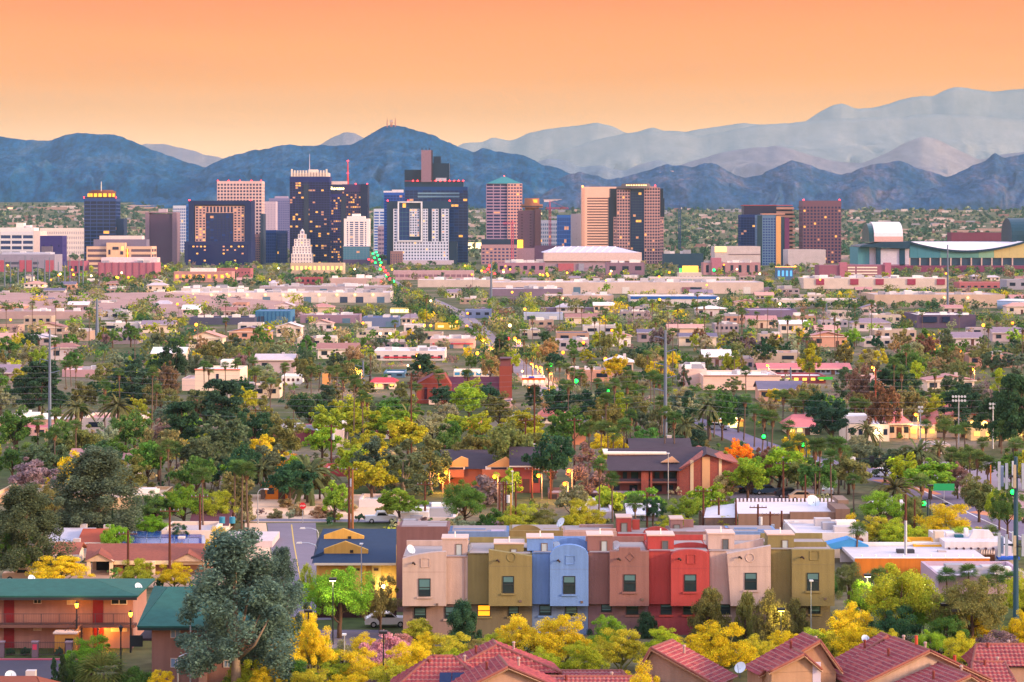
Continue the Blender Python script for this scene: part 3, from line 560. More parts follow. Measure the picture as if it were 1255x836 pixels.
# ------------------------------------------------------------------ low buildings
KEEP = []      # (col0, col1, row0, row1, distance, depth): buildings that planting must not hide
def window_part(t, x0, x1, z0, z1, y, frame='#d8d0c8', pane=None, fw=.08, mull=1, name='window'):
    """Frame as one lattice standing proud of the wall, pane as its sub-part. Faces -y."""
    mb = MB(); a = fw
    mb.box(x0, x1, y - .06, y - .003, z0, z0 + a); mb.box(x0, x1, y - .06, y - .003, z1 - a, z1)
    mb.box(x0, x0 + a, y - .058, y - .003, z0 + a, z1 - a); mb.box(x1 - a, x1, y - .058, y - .003, z0 + a, z1 - a)
    for i in range(mull):
        xm = x0 + (x1 - x0) * (i + 1) / (mull + 1); mb.box(xm - a / 2, xm + a / 2, y - .055, y - .003, z0 + a, z1 - a)
    f = mb.build(name, M(frame, .6), t)
    MB().poly([(x0 + a * .5, y - .03, z0 + a * .5), (x1 - a * .5, y - .03, z0 + a * .5), (x1 - a * .5, y - .03, z1 - a * .5), (x0 + a * .5, y - .03, z1 - a * .5)]).build('pane', pane or G('#1c2a34'), f)
    return f
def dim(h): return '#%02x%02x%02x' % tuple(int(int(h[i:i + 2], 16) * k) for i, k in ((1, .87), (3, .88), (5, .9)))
def simple_window(t, x0, x1, z0, z1, y, mat, name='window'):
    return MB().box(x0, x1, y - .07, y - .004, z0, z1).build(name, mat, t)
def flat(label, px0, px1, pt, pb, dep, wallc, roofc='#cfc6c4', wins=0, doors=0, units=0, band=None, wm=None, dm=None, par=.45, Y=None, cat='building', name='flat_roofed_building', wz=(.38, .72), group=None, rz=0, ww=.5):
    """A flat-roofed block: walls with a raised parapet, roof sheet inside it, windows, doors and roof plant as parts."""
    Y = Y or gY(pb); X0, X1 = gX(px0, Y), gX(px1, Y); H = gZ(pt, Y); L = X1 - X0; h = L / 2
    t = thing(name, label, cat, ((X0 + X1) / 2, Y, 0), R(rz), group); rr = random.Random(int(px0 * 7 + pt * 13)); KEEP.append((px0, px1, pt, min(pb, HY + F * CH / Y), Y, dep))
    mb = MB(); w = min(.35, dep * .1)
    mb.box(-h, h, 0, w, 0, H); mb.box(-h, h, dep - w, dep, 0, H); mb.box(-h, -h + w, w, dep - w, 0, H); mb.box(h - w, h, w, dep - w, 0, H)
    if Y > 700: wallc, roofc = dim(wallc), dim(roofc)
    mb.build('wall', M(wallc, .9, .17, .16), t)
    bx('roof', (-h + w, h - w, w, dep - w, H - par - .3, H - par), M(roofc, .85, .26, .14), t)
    if band: MB().box(-h - .12, h + .12, -.14, -.01, H - .28 * H, H - .05).build('fascia', M(band, .7), t)
    for i in range(wins):
        x = -h + L * (i + .5) / wins; q = L / wins * ww / 2; simple_window(t, x - q, x + q, H * wz[0], H * wz[1], 0, wm or G('#232b40'))
    for i in range(doors):
        x = -h + L * (i + .5 + rr.uniform(-.2, .2)) / doors; q = min(2.2, L / doors * .2)
        MB().box(x - q, x + q, -.1, -.005, 0, H * .58).build('loading_door', dm or rr.choice([M('#3a4660'), M('#d8d2d0'), M('#5a7890')]), t)
    for i in range(units * 2):
        x = rr.uniform(-h * .9, h * .9); y = rr.uniform(.15, .8) * dep; a = rr.uniform(.7, 1.4) * max(1, Y / 900)
        MB().box(x - a, x + a, y, y + a * 1.6, H - par - .02, H - par + a * rr.uniform(.7, 1.1)).build('roof_unit', M(rr.choice(['#d8d2d2', '#b8b2b4', '#9a98a0', '#e8e2da'])), t)
    return t
def gabled(label, px0, px1, pe, pb, dep, wallc, roofc, rise=1.6, ridge='x', hip=0.0, wins=3, Y=None, over=.5, cat='house', name='house', group=None, trim='#e8dcd0', wm=None, rz=0, door='#5a3a34', chim=True):
    """A house under a pitched roof. ridge='x': the slope faces the camera; 'y': the gable does; hip>0 pulls the ridge in."""
    Y = Y or gY(pb); X0, X1 = gX(px0, Y), gX(px1, Y); H = gZ(pe, Y); L = X1 - X0; h = L / 2
    t = thing(name, label, cat, ((X0 + X1) / 2, Y, 0), R(rz), group); o = over; T = .14; KEEP.append((px0, px1, pe - rise * F / Y, min(pb, HY + F * CH / Y), Y, dep))
    mb = MB(); mb.box(-h, h, 0, dep, 0, H - .01)
    if not hip:
        if ridge == 'x':
            for x in (-h, h): mb.poly([(x, 0, H - .01), (x, dep, H - .01), (x, dep / 2, H + rise - .03)])
        else:
            for y in (0, dep): mb.poly([(-h, y, H - .01), (h, y, H - .01), (0, y, H + rise - .03)])
    mb.build('wall', M(wallc, .9, .1, .3), t)
    r = MB(); e = H - o * .25
    if ridge == 'x':
        a = min(hip * h, h * .98)
        A, B = (-h + a - (0 if hip else o), dep / 2, H + rise), (h - a + (0 if hip else o), dep / 2, H + rise)
        q = [(-h - o, -o, e), (h + o, -o, e), (h + o, dep + o, e), (-h - o, dep + o, e)]
        r.poly([q[0], q[1], B, A]); r.poly([q[2], q[3], A, B])
        if hip: r.poly([q[1], q[2], B]); r.poly([q[3], q[0], A])
    else:
        a = min(hip * dep / 2, dep * .49)
        A, B = (0, a - (0 if hip else o), H + rise), (0, dep - a + (0 if hip else o), H + rise)
        q = [(-h - o, -o, e), (h + o, -o, e), (h + o, dep + o, e), (-h - o, dep + o, e)]
        r.poly([q[1], q[2], B, A]); r.poly([q[3], q[0], A, B])
        if hip: r.poly([q[0], q[1], A]); r.poly([q[2], q[3], B])
    ro = r.build('roof', M(roofc, .85, .16, .5, .25), t)
    so = ro.modifiers.new('thickness', 'SOLIDIFY'); so.thickness = T; so.offset = 1
    if wins:
        n = wins + 1
        for i in range(n):
            x = -h + L * (i + .5) / n; q = min(.9, L / n * .32)
            if i == n // 2: MB().box(x - .5, x + .5, -.08, -.004, 0, min(2.1, H * .85)).build('door', M(door), t)
            else: simple_window(t, x - q, x + q, H * .36, H * .78, 0, wm or G('#2a3440'))
    if trim: MB().box(-h - o, h + o, -o - .06, -o - .01, e - .08, e + .12).build('fascia', M(trim), t)
    if chim:
        MB().box(h * .3, h * .3 + .8, dep * .55, dep * .55 + .8, H, H + rise + .5).build('roof_vent', M('#b8b0b0'), t)
    return t

# --- at the feet of the towers
t = tower('office_building', 'long white office block with dark window bands beside the parking structure', 0, 41, 284, 2650, 40, '#d8d4dc', '#2a3a54', 3, 6, .12, .42, .02, top=2.5)
rbox(t, 'end_wall', 41.2, 49, 283, 328, 2650, .3, 40, M('#e6cfc8')); rbox(t, 'rooftop_wall', -6, 40, 279, 284, 2650, 8, 36, M('#e8dcd8')); rbox(t, 'roof_plant', 17, 26, 273, 278.9, 2650, 12, 26, M('#ecdcd4')); rbox(t, 'roof_plant', 29, 34, 276, 278.9, 2650, 12, 26, M('#d8ccd0'))
tower('hospital', 'long cream white block with many small windows behind the purple block', 49, 103, 279.5, 3150, 30, '#ecdcd4', '#c4b4bc', 20, 6, .5, .5, 0)
t = tower('office_building', 'windowless purple brick block beside the white banded offices', 49, 76.5, 289, 2600, 26, '#4a2858', '#2a2048', 3, 2, .8, .85, 0, end=2)
rbox(t, 'stair_block', 52, 65, 302, 330, 2600, -6, -.1, M('#6f6478'))
t = flat('grey parking structure with brick red panels beside floodlit masts', -8, 67, 312, 334, 40, '#a9a0b4', '#b8b0bc', wins=0, units=5, Y=2330)
for a, b in ((0, 5), (24, 32), (32.6, 39.5), (56, 66)): rbox(t, 'red_panel', a, b, 319, 333, 2330, -.6, -.05, M('#b0566a'))
for i in range(4): rbox(t, 'deck_opening', -7.5 + (i % 2) * 47, 23 + (i % 2) * 32.5 - (8 if i % 2 else 0), 321 + (i // 2) * 6, 324 + (i // 2) * 6, 2330, -.35, -.02, M('#4c4c64'))
rbox(t, 'roof_plant', 0, 60, 309.5, 312, 2330, 8, 30, M('#b4b4c4'))
t = tower('courthouse', 'wide tan courthouse with louvred wings and a raised middle', 106, 186, 302, 2520, 34, '#e0b8a0', '#6a5468', 3, 4, .1, .5, .03, top=1.5)
rbox(t, 'middle_bay', 131, 154, 297.5, 326, 2520, -3, 6, M('#ecc2a0')); rbox(t, 'upper_storey', 113, 178, 293.5, 302, 2520, 8, 30, M('#7a7088')); rbox(t, 'roof_plant', 120, 172, 289, 293.4, 2520, 10, 28, M('#e4d0cc'))
for a, b, c, d in ((133.5, 136, 306, 312), (148, 151.5, 308, 312), (138.5, 146, 302.5, 306)): rbox(t, 'window', a, b, c, d, 2520, -3.3, -3.02, G('#3c3450'))
rbox(t, 'lit_window', 149.5, 152, 302.5, 306.5, 2520, -3.3, -3.02, E('#ffcc50', 2)); rbox(t, 'lit_stair', 155.5, 157, 305, 322, 2520, -.8, -.1, E('#ffae40', 1.1))
t = flat('pink walled parking deck with posts below the tan courthouse', 120, 190, 322, 341, 34, '#c8788a', '#d8c4c8', units=6); 
for i in range(9): rbox(t, 'wall_post', 121 + i * 8.4, 121.8 + i * 8.4, 321.5, 341, t.location.y, -.5, -.05, M('#a45a72'))
rbox(t, 'upper_wall', 121, 190, 316, 322, t.location.y, 12, 30, M('#e2c6c8'))
flat('small red brick block with a pink front left of the courthouse deck', 83, 103, 320, 341, 24, '#b8647c', '#c8b0b8', wins=3)
t = flat('low pink arcade with orange lamplight under the navy block', 213, 284, 333, 346, 22, '#d89c94', '#e8d4d0', wins=9, wm=E('#ffa040', .8))
rbox(t, 'upper_storey', 232, 262, 329, 333.2, t.location.y, 6, 18, M('#f0d8cc'))
flat('red brick hall with small windows right of the lamplit arcade', 262, 307, 329, 341, 22, '#c07078', '#c8a8a8', wins=11, wz=(.5, .65), ww=.3)
flat('cream podium with lit shop fronts below the white stepped tower', 356, 421, 322.5, 336, 24, '#e6c8a8', '#dcd0c8', wins=12, wm=E('#ffd070', .8))
flat('low red block with tiled hip roof among street trees', 361, 394, 340, 349, 18, '#b85c66', '#e08c84', wins=5)
flat('pale pink parking deck below the white hotel', 482, 580, 332, 343, 26, '#d8b0b4', '#e0cccc', wins=14, wz=(.3, .6), ww=.8, wm=M('#8a6878'))
# convention centre with skylit roof
Yc = 2380
t = thing('convention_hall', 'wide convention hall with a faceted skylit white roof', 'hall', (gX(727, Yc), Yc, 0))
lx = t.location.x; a0, a1 = gX(668, Yc) - lx, gX(785, Yc) - lx; zt = gZ(309.5, Yc); zw = gZ(320, Yc)
bx('wall', (a0, a1, 0, 70, 0, zw), M('#a88ea0'), t); bx('fascia', (a0 - 1, a1 + 1, -2, 71, zw + .01, zt), M('#dcc0bc'), t)
mb = MB(); b0, b1 = gX(672, Yc) - lx, gX(755, Yc) - lx; zr = zt + 5.4
mb.poly([(b0 - 6, -1, zt), (b1 + 22, -1, zt), (b1, 34, zr), (b0 + 10, 34, zr)]); mb.poly([(b1 + 22, -1, zt), (b1 + 22, 70, zt), (b1, 34, zr)]); mb.poly([(b0 - 6, 70, zt), (b0 - 6, -1, zt), (b0 + 10, 34, zr)]); mb.build('roof', M('#c6bfd2', .5), t)
for i in range(9): x = b0 + 4 + (b1 - b0) * i / 9; MB().tube([(x - 4, -1, zt + .15), (x + 4, 34, zr + .15)], .35, 4).build('roof_rib', M('#f0e8ee'), t)
for a, b in ((684, 703), (709, 716)): rbox(t, 'red_bay', a, b, 323, 334, Yc, -1.2, -.05, M('#b8606e' if a < 700 else '#9a98ac'))
flat('pink annex with a long flat roof beside the convention hall', 610, 668, 322, 336, 26, '#bc8a9c', '#d8c0c4', wins=6, units=8)
flat('mauve entrance wing between the convention hall and the tall brown tower', 743, 790, 322, 337, 24, '#a07c90', '#c8b0b8', wins=3, units=3)
t = flat('white theatre block with purple neon strip right of the tall brown tower', 832, 860, 334, 346, 20, '#ecd8c8', '#dcc8c4', wins=6, wz=(.5, .6))
rbox(t, 'marquee', 837, 856, 326, 333.8, t.location.y, 2, 8, E('#ffc848', .8)); rbox(t, 'sign_board', 833, 835.5, 329, 333.9, t.location.y, 1.9, 3, E('#40e060', 1.5))
flat('dark teal market hall with a violet sign band', 814, 862, 311, 330, 34, '#2c4a62', '#5c6a80', Y=2550, units=3); 
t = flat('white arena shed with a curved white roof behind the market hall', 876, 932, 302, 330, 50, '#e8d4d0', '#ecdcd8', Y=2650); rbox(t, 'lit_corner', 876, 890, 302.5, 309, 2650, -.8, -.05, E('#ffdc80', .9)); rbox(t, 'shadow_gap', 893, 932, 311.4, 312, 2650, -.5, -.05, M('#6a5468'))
flat('white arena wing right of the slim apartment tower', 966, 1012, 306, 330, 50, '#dccccc', '#e8dcd8', Y=2650)
t = flat('pink brick blocks with tall openings left of the slim apartment tower', 862, 932, 322, 337, 26, '#c89498', '#d8bcc0', wins=7, wz=(.2, .8), ww=.35, units=5); rbox(t, 'raised_block', 872, 884, 316, 337, t.location.y, -1.5, 12, M('#b07084'))
t = flat('mauve parking garage with cream deck openings', 1004, 1084, 325, 342, 30, '#a8667c', '#b89098', par=.2)
for i in range(4):
    for a, b in ((1039, 1048), (1050, 1075)): rbox(t, 'deck_opening', a, b, 327 + i * 3.6, 328.8 + i * 3.6, t.location.y, -.3, -.02, M('#e8d8c8'))
rbox(t, 'stair_tower', 1029, 1038, 321.5, 342, t.location.y, -1, 6, M('#b06a80')); rbox(t, 'stair_tower', 1084.1, 1092, 322, 342, t.location.y, -1, 8, M('#ae6680'))
t = flat('small blue lit pavilion at the street corner below the slim tower', 952, 972, 328, 343, 14, '#587898', '#c0a0a8', wins=4, wm=E('#50a0f0', .6), wz=(.3, .75)); rbox(t, 'lamp_string', 950, 976, 326.6, 327.4, t.location.y, -.5, -.2, E('#ff9a50', 2))
# stadium
Ys = 2350
t = thing('stadium', 'retractable roof stadium with green panels, arched windows and a white barrel end', 'stadium', (gX(1155, Ys), Ys, 0))
lx = t.location.x; X = lambda p: gX(p, Ys) - lx
zt, zb, za = gZ(296.5, Ys), gZ(328, Ys), gZ(326, Ys)
bx('base_wall', (X(1083), X(1275), -14, 110, 0, gZ(325.5, Ys)), M('#7c3a5c', .85, .08, .1), t)
for a, b in ((1052, 1066), (1066.2, 1079), (1109, 1114)): rbox(t, 'end_bay', a, b, 303, 324, Ys, 3 if a < 1100 else -1, 60, M('#4f8c98' if a == 1052 else '#c2bccd'))
rbox(t, 'end_bay', 1079.2, 1102, 305, 324, Ys, -1, 60, M('#c8c4d4')); rbox(t, 'dark_pier', 1102.2, 1108.8, 298, 326, Ys, -2, 60, M('#17415c')); rbox(t, 'dark_pier', 1074, 1079.1, 300, 326, Ys, -1.5, 60, M('#17415c'))
rbox(t, 'end_base', 1052, 1114, 324.1, 342, Ys, -2, 60, M('#9c7890'))
mb = MB(); mb.prism([(X(1053), gZ(302.5, Ys)), (X(1114), gZ(304.8, Ys)), (X(1114), gZ(296, Ys)), (X(1085), gZ(296.5, Ys)), (X(1054), gZ(301, Ys))], -5, 60); mb.build('entrance_roof', M('#123a54', .5), t)
# concave roof line: panel wall below it, white roof segment above
n = 24; arc = [(X(1115 + 140 * i / n), gZ(297 + 11.0 * math.sin(math.pi * i / n) ** .9, Ys)) for i in range(n + 1)]
cols = ['#3f8294'] * 4 + ['#5a9490'] * 5 + ['#7fae94'] * 2 + ['#c8b87c'] * 4
for i in range(15):
    a, b = 1115 + i * 9.4, 1115 + (i + 1) * 9.4 - .15; u = lambda p: np.interp(X(p), [q[0] for q in arc], [q[1] for q in arc])
    MB().prism([(X(a), gZ(316, Ys)), (X(b), gZ(316, Ys)), (X(b), u(b) - .8), (X(a), u(a) - .8)], 0, 3).build('wall_panel', M(cols[i], .7, .05, .1), t)
MB().prism([(q[0], q[1] - .9) for q in arc] + [(q[0], q[1] + .9) for q in arc[::-1]], -2.5, 2.9).build('roof_edge', M('#10364e', .5), t)
mb = MB()
for i in range(n):
    a, b = arc[i], arc[i + 1]; zr = gZ(296.4, Ys); mb.poly([(a[0], 3, a[1] + .9), (b[0], 3, b[1] + .9), (b[0], 45, max(b[1] + 1, zr)), (a[0], 45, max(a[1] + 1, zr))])
mb.build('roof', M('#ece0e2', .5), t); rbox(t, 'ridge', 1114, 1256, 295.8, 296.8, Ys, 45.1, 50, M('#1c4058'))
rbox(t, 'window_wall', 1114.2, 1256, 316.1, 325.4, Ys, 1.5, 3, G('#2a4660', .3))
for i in range(11):
    a = 1115 + i * 12.6; MB().box(X(a) - .6, X(a) + .6, .2, 1.4, gZ(325.4, Ys), gZ(316.1, Ys)).build('arch_pier', M('#c8b0a8'), t)
mb = MB(); prof = [(0, gZ(296.4, Ys))]; zz = gZ(289.5, Ys); r_ = 26; Ha = gZ(272, Ys) - zz
pr = [(2, gZ(296.4, Ys))] + [(2 + r_ - r_ * math.cos(math.pi * i / 14), zz + Ha * math.sin(math.pi * i / 14)) for i in range(15)] + [(2 + 2 * r_, gZ(296.4, Ys))]
MB().prism(pr, X(1072), X(1107), axis='x').build('barrel_roof', M('#eadfe4', .6), t)
MB().prism([(3, gZ(296.4, Ys))] + [(2 + r_ - r_ * .9 * math.cos(math.pi * i / 14), zz + Ha * .9 * math.sin(math.pi * i / 14)) for i in range(15)] + [(1 + 2 * r_, gZ(296.4, Ys))], X(1066), X(1071.8), axis='x').build('barrel_glazing', G('#1a4c50', .3), t)
rbox(t, 'barrel_base', 1071.9, 1107.2, 290, 296.3, Ys, 1.5, 54, M('#dcaea8'))
MB().prism([(30, gZ(296.4, Ys))] + [(56 - r_ * math.cos(math.pi * i / 14), gZ(288, Ys) + Ha * 1.2 * math.sin(math.pi * i / 14)) for i in range(15)] + [(82, gZ(296.4, Ys))], X(1248), X(1290), axis='x').build('barrel_roof', M('#123c50', .5), t)
t = flat('red brown gallery block standing behind the stadium roof', 1166, 1236, 285, 300, 26, '#86405a', '#5a3048', Y=2650, wins=9, wz=(.25, .5), wm=M('#2c3654'), ww=.8)
# --- warehouses and shops between downtown and the trees
wl = E('#ffd070', 2.5)
def wall_lamps(t, xs, pr, Y, m=wl):
    for p in xs: MB().ball(0, 0, 0, .55, nu=8, nv=5).build('wall_lamp', m, t, loc=(gX(p, Y) - t.location.x, -.5, gZ(pr, Y)))
t = flat('long white warehouse with dark loading doors and a row of lamps', 203, 478, 358.5, 371, 40, '#f0dcd0', '#e0d4d4', doors=12, units=14); wall_lamps(t, range(215, 475, 22), 361.5, t.location.y)
flat('white rooftop storey building behind the long white warehouse', 222, 300, 353, 358, 24, '#f4e6e0', '#e6dcdc', units=6)
flat('pale warehouse with parked trucks right of the avenue', 318, 478, 351, 358, 30, '#c8b8c0', '#dccfd2', units=8, doors=5)
flat('cream shed roofs left of the avenue below the glass podium tower', 404, 470, 341, 350, 30, '#dcb8b0', '#ecdcd8', units=5)
flat('long cream warehouse right of the avenue with yellow truck', 512, 622, 343, 352, 34, '#e8d2c4', '#e8dcda', units=6)
t = flat('very long cream warehouse with dark dock doors below the convention hall', 604, 936, 346, 360, 50, '#ecd2c4', '#dccccc', doors=5, units=14); rbox(t, 'dock_door', 848, 860, 352, 359, t.location.y, -.4, -.05, M('#2a3a50')); rbox(t, 'dock_door', 836, 846, 352, 358, t.location.y, -.4, -.05, M('#8a6070'))
flat('white office with a glass strip on the cream warehouse roof line', 796, 902, 340, 349, 26, '#f4e2da', '#f0e4e0', wins=16, wz=(.35, .7), ww=.85, wm=G('#8ea4b4'), Y=1850)
flat('low mauve shed beside the railway embankment', 600, 690, 354, 363, 34, '#8f7a90', '#e4d6d4', units=4)
t = flat('tan warehouse with two bright lamps below the long cream warehouse', 668, 752, 362, 373, 34, '#d4b4a4', '#ecdcd4', units=3); wall_lamps(t, (690, 735), 366, t.location.y)
flat('white warehouse with a bright blue fascia', 773, 880, 363, 376, 36, '#f0e2dc', '#f2e8e6', band='#1f5aa8', units=3)
t = flat('white store with maroon square panels below the parking garage', 985, 1162, 341, 354, 40, '#f2dccc', '#e8dcd8', units=8)
for a in (1000, 1042, 1073, 1112, 1148): rbox(t, 'maroon_panel', a, a + 10, 342, 349, t.location.y, -.6, -.05, M('#9a3c58'))
flat('red brick shop row with white lettered band near the floodlight mast', 1176, 1240, 346, 353, 24, '#c87478', '#e0ccca', wins=8, wz=(.1, .4))
flat('grey blue industrial hall at the frame edge beside a lone palm', 1234, 1262, 343, 355, 24, '#b4b0bc', '#d4ccd0', wins=2)
t = flat('long beige warehouse below the maroon panelled store', 1072, 1232, 361, 377, 50, '#e0c0a8', '#d0b8b0', units=10); wall_lamps(t, (1157, 1186), 365, t.location.y)
flat('white strip mall with shaded windows beside the railway', 952, 1050, 367, 378, 26, '#ecd8cc', '#f0e2dc', wins=18, wz=(.35, .62), ww=.7)
flat('mauve metal warehouse wall above pink roofed sheds', 917, 977, 380, 392, 30, '#8c7898', '#b4a0b0', Y=1150)
t = flat('dark brick depot with two navy glass bays and a white roof', 1124, 1196, 386, 402, 34, '#6a5872', '#ecdcd4', units=3); 
for a, b in ((1130, 1148), (1155, 1164)): rbox(t, 'glass_bay', a, b, 388, 395, t.location.y, -.5, -.05, G('#1a2c50', .3))
t = thing('storage_tank', 'pale blue storage tank beside the beige warehouse', 'tank', (gX(1247, 1250), 1250, 0)); MB().cyl(0, 10, 0, gZ(369, 1250), 8, 8, 28).build('shell', M('#9fb2cc'), t, True); MB().cyl(0, 10, gZ(369, 1250) + .01, gZ(368, 1250) + .3, 8.2, 5, 28).build('roof', M('#dcd8e0'), t)
flat('long tan wall building with flat roof beside the steel pylon', -10, 104, 381.5, 391, 20, '#c8a8a4', '#b8a4b0', units=5)
t = flat('blue ribbed metal shed with a long low dark wing', 313, 356, 381, 397, 22, '#4a86b0', '#7896b8', doors=2); 
for i in range(9): rbox(t, 'wall_rib', 314 + i * 4.9, 314.5 + i * 4.9, 382, 396, t.location.y, -.25, -.02, M('#38709a'))
flat('long dark flat roofed shed left of the blue metal shed', 232, 312, 389, 398, 18, '#5a5a74', '#6a7088', units=3)
flat('mauve workshop row with white sheds behind the blue metal shed', 368, 440, 386, 396, 20, '#a8889a', '#d0b8bc', units=5, doors=3)
t = flat('blue roofed metal workshop left of the diagonal street', 444, 488, 389, 401, 20, '#7888b0', '#5c78ac', doors=2, units=2)
flat('bright yellow lit shed beside the avenue trees', 478, 501, 378, 384, 12, '#e8d080', '#f0e0b0', wins=4, wm=E('#fff0a0', 1.2), wz=(.15, .85), ww=.9)
flat('maroon and blue workshop beside the diagonal street', 570, 602, 380, 390, 18, '#7c8cb4', '#b4b0c0', wins=3)
flat('white shop with a yellow canopy roof on the diagonal street', 533, 562, 397, 404, 14, '#f0c848', '#f0c040', wins=2, wm=E('#ffe090', 1))
t = flat('pale pink shop row with a red stripe below the yellow canopy shop', 527, 582, 415, 427, 22, '#e4c0b8', '#ecd8d4', doors=3, units=4); rbox(t, 'red_stripe', 530, 580, 420.5, 422, t.location.y, -.3, -.02, M('#c84860'))
t = flat('long white shop with a red roof stripe before the dark round tree', 458, 545, 430, 442, 24, '#f0e0dc', '#f4ecea', wins=8, wz=(.2, .55), units=4); rbox(t, 'red_stripe', 470, 540, 437, 438.6, t.location.y, -.4, -.02, M('#c83c50'))
flat('blue roofed shed with white walls right of the diagonal street', 642, 690, 384, 392, 16, '#c8d0e4', '#7090c0', doors=2)
flat('tan block with a dark roof right of the lamplit crossing', 682, 722, 408, 421, 18, '#c8a08c', '#50607c', wins=2, Y=900)
# church
Yk = gY(494); 
t = thing('church', 'red brick church with a long gabled nave and square bell tower', 'church', (gX(570, Yk), Yk, 0))
lx = t.location.x; X = lambda p: gX(p, Yk) - lx; Z = lambda p: gZ(p, Yk); bm_ = M('#964438', .9, .12, .6); rm = M('#6a3040', .9, .15, .5)
bx('wall', (X(540), X(611), 2, 14, 0, Z(480)), bm_, t)
MB().poly([(X(538), 1, Z(480.5)), (X(612), 1, Z(480.5)), (X(612), 8, Z(464)), (X(538), 8, Z(464))]).poly([(X(538), 8, Z(464)), (X(612), 8, Z(464)), (X(612), 15, Z(480.5)), (X(538), 15, Z(480.5))]).build('roof', rm, t)
MB().prism([(X(511), 0), (X(553), 0), (X(553), Z(471)), (X(545), Z(459)), (X(531), Z(459)), (X(511), Z(470))], -2, 10).build('gable_wall', bm_, t)
MB().poly([(X(510), -2.5, Z(470.3)), (X(532), -2.5, Z(458.4)), (X(532), 12, Z(458.4)), (X(510), 12, Z(470.3))]).build('porch_roof', rm, t)
for a in (520.5, 531): rbox(t, 'window', a, a + 3.5, 474, 488, Yk, -2.3, -2.03, G('#3a1c2c'))
bx('bell_tower', (X(612), X(627.5), 0, 8, 0, Z(449)), M('#8a4238', .9, .1, .6), t); rbox(t, 'belfry', 613.5, 626, 440.5, 448.9, Yk, .8, 7, M('#7a4a50')); rbox(t, 'belfry_roof', 612.5, 627, 439.3, 440.4, Yk, .2, 7.6, M('#5a3a48'))
for i in range(6): rbox(t, 'nave_window', 556 + i * 9, 558.5 + i * 9, 483, 490, Yk, 1.7, 1.97, G('#2c1c2c'))
rbox(t, 'annex', 527, 541, 486.5, 493, Yk, -8, -2.05, M('#e8c8b8'))
# lamplit petrol station and shops on the avenue
t = flat('low white station with an orange fascia and bright lamps', 640, 668, 463, 473, 12, '#f0d8c8', '#f0e8e4', band='#e85a20', wins=4, wm=E('#ffd890', 1.5)); rbox(t, 'blue_sign', 648, 655, 461.4, 463, t.location.y, -.5, 1, M('#4858c8'))
t = flat('blue fronted shops under white lamps behind the church', 556, 600, 455, 464, 12, '#e8d8cc', '#f0e4d8', wins=5, wz=(.45, .85), ww=.7, wm=M('#3a88b8'))
gabled('small diner with a red tiled roof and yellow lit front', 455, 484, 469, 477, 10, '#f0d8c0', '#c03c48', .9, 'x', .25, wins=3, wm=E('#ffd060', 1.2))
flat('blue walled store with a white roof beside the red diner', 470, 496, 456.5, 463, 14, '#4a6c88', '#e8e2e4', wins=2)
t = flat('white two storey hall with a raised square stair block', 239, 294, 453, 479, 18, '#f0d4c0', '#e8d8d0', wins=1, wz=(.4, .8), ww=.06); rbox(t, 'stair_block', 267, 281, 443, 453, t.location.y, 6, 12, M('#f4e8e4')); rbox(t, 'roof_coping', 238.5, 294.5, 452.2, 453.4, t.location.y, -.3, .4, M('#e88878'))
flat('low pale annex left of the white two storey hall', 223, 239, 464, 479, 14, '#dcc0b8', '#e8c4bc')
flat('long pink topped flat building behind three palms', 76, 129, 453, 462, 16, '#b89098', '#f0ccc8', units=3)
flat('low white motel row with dark windows right of the palms', 345, 368, 461, 471, 12, '#f0e4de', '#f4ece8', wins=4, wm=G('#5a3a3c'))
flat('small orange shop beside the clipped yellow tree', 395, 402, 458, 472, 8, '#e8a060', '#e8c8b8')
flat('pink walled flat house with two windows beside the tan flat roof', 13, 60, 524, 534, 12, '#d8a8a0', '#c06068', wins=2)
flat('long tan flat roofed building beside the steel pylon foot', -6, 88, 514, 524, 14, '#b4907c', '#ece0d8', units=3)
flat('long white roofed building with maroon wall between leafy trees', 308, 420, 527.5, 545, 16, '#8a4450', '#f0e4de', units=4)
rb = COL.objects[-1]
flat('pale pink end block of the white roofed building', 409, 421, 527, 553, 12, '#dcc4bc', '#f0e8e8', Y=gY(549))
flat('maroon walled shop with a white canopy behind tall grey trees', 460, 505, 528, 538, 12, '#9a4a54', '#ece4e0', doors=2)
t = flat('big windowless pale pink store wall behind fan palms', 862, 957, 461, 478, 26, '#ecc4b4', '#e8dcda', units=4); rbox(t, 'dark_coping', 862, 957, 459.6, 461, t.location.y, -.25, -.02, M('#b89088'))
flat('tall pale store back wall left of the windowless store', 838, 866, 452, 478, 20, '#dcbcb0', '#e4dcdc', units=5, Y=gY(474))
t = flat('brick strip shops with a bright green awning and cream pediment', 950, 1012, 460.5, 470, 14, '#8a4450', '#f0dcd4', wins=6, wm=E('#ffc850', .9)); 
bx('awning', (gX(1002, t.location.y) - t.location.x, gX(1020, t.location.y) - t.location.x, -1.4, -.15, gZ(465, t.location.y), gZ(462, t.location.y)), M('#20b830'), t)
gabled('long low motel with pink tiled roofs behind the brick strip shops', 1000, 1042, 452, 459, 10, '#7888a8', '#d07878', 1.2, wins=6)
gabled('motel wing with pink tiled roof left of the pine', 930, 996, 452, 459, 10, '#8a8098', '#c87074', 1.2, wins=6)
gabled('pink tiled hip roof house among fan palms', 966, 1004, 523, 533, 11, '#f0d4b0', '#d87878', 1.9, 'x', .5, wins=3, wm=E('#ffe080', 1))
t = flat('low yellow lit drive in with an orange fascia', 873, 911, 514, 523, 12, '#f0c860', '#ece0dc', band='#d88848', wins=2, wm=E('#ffe8a0', 2)); rbox(t, 'lit_sign', 893, 902, 511, 527, t.location.y, -2.0, -1.5, E('#ffe49a', 1.6))
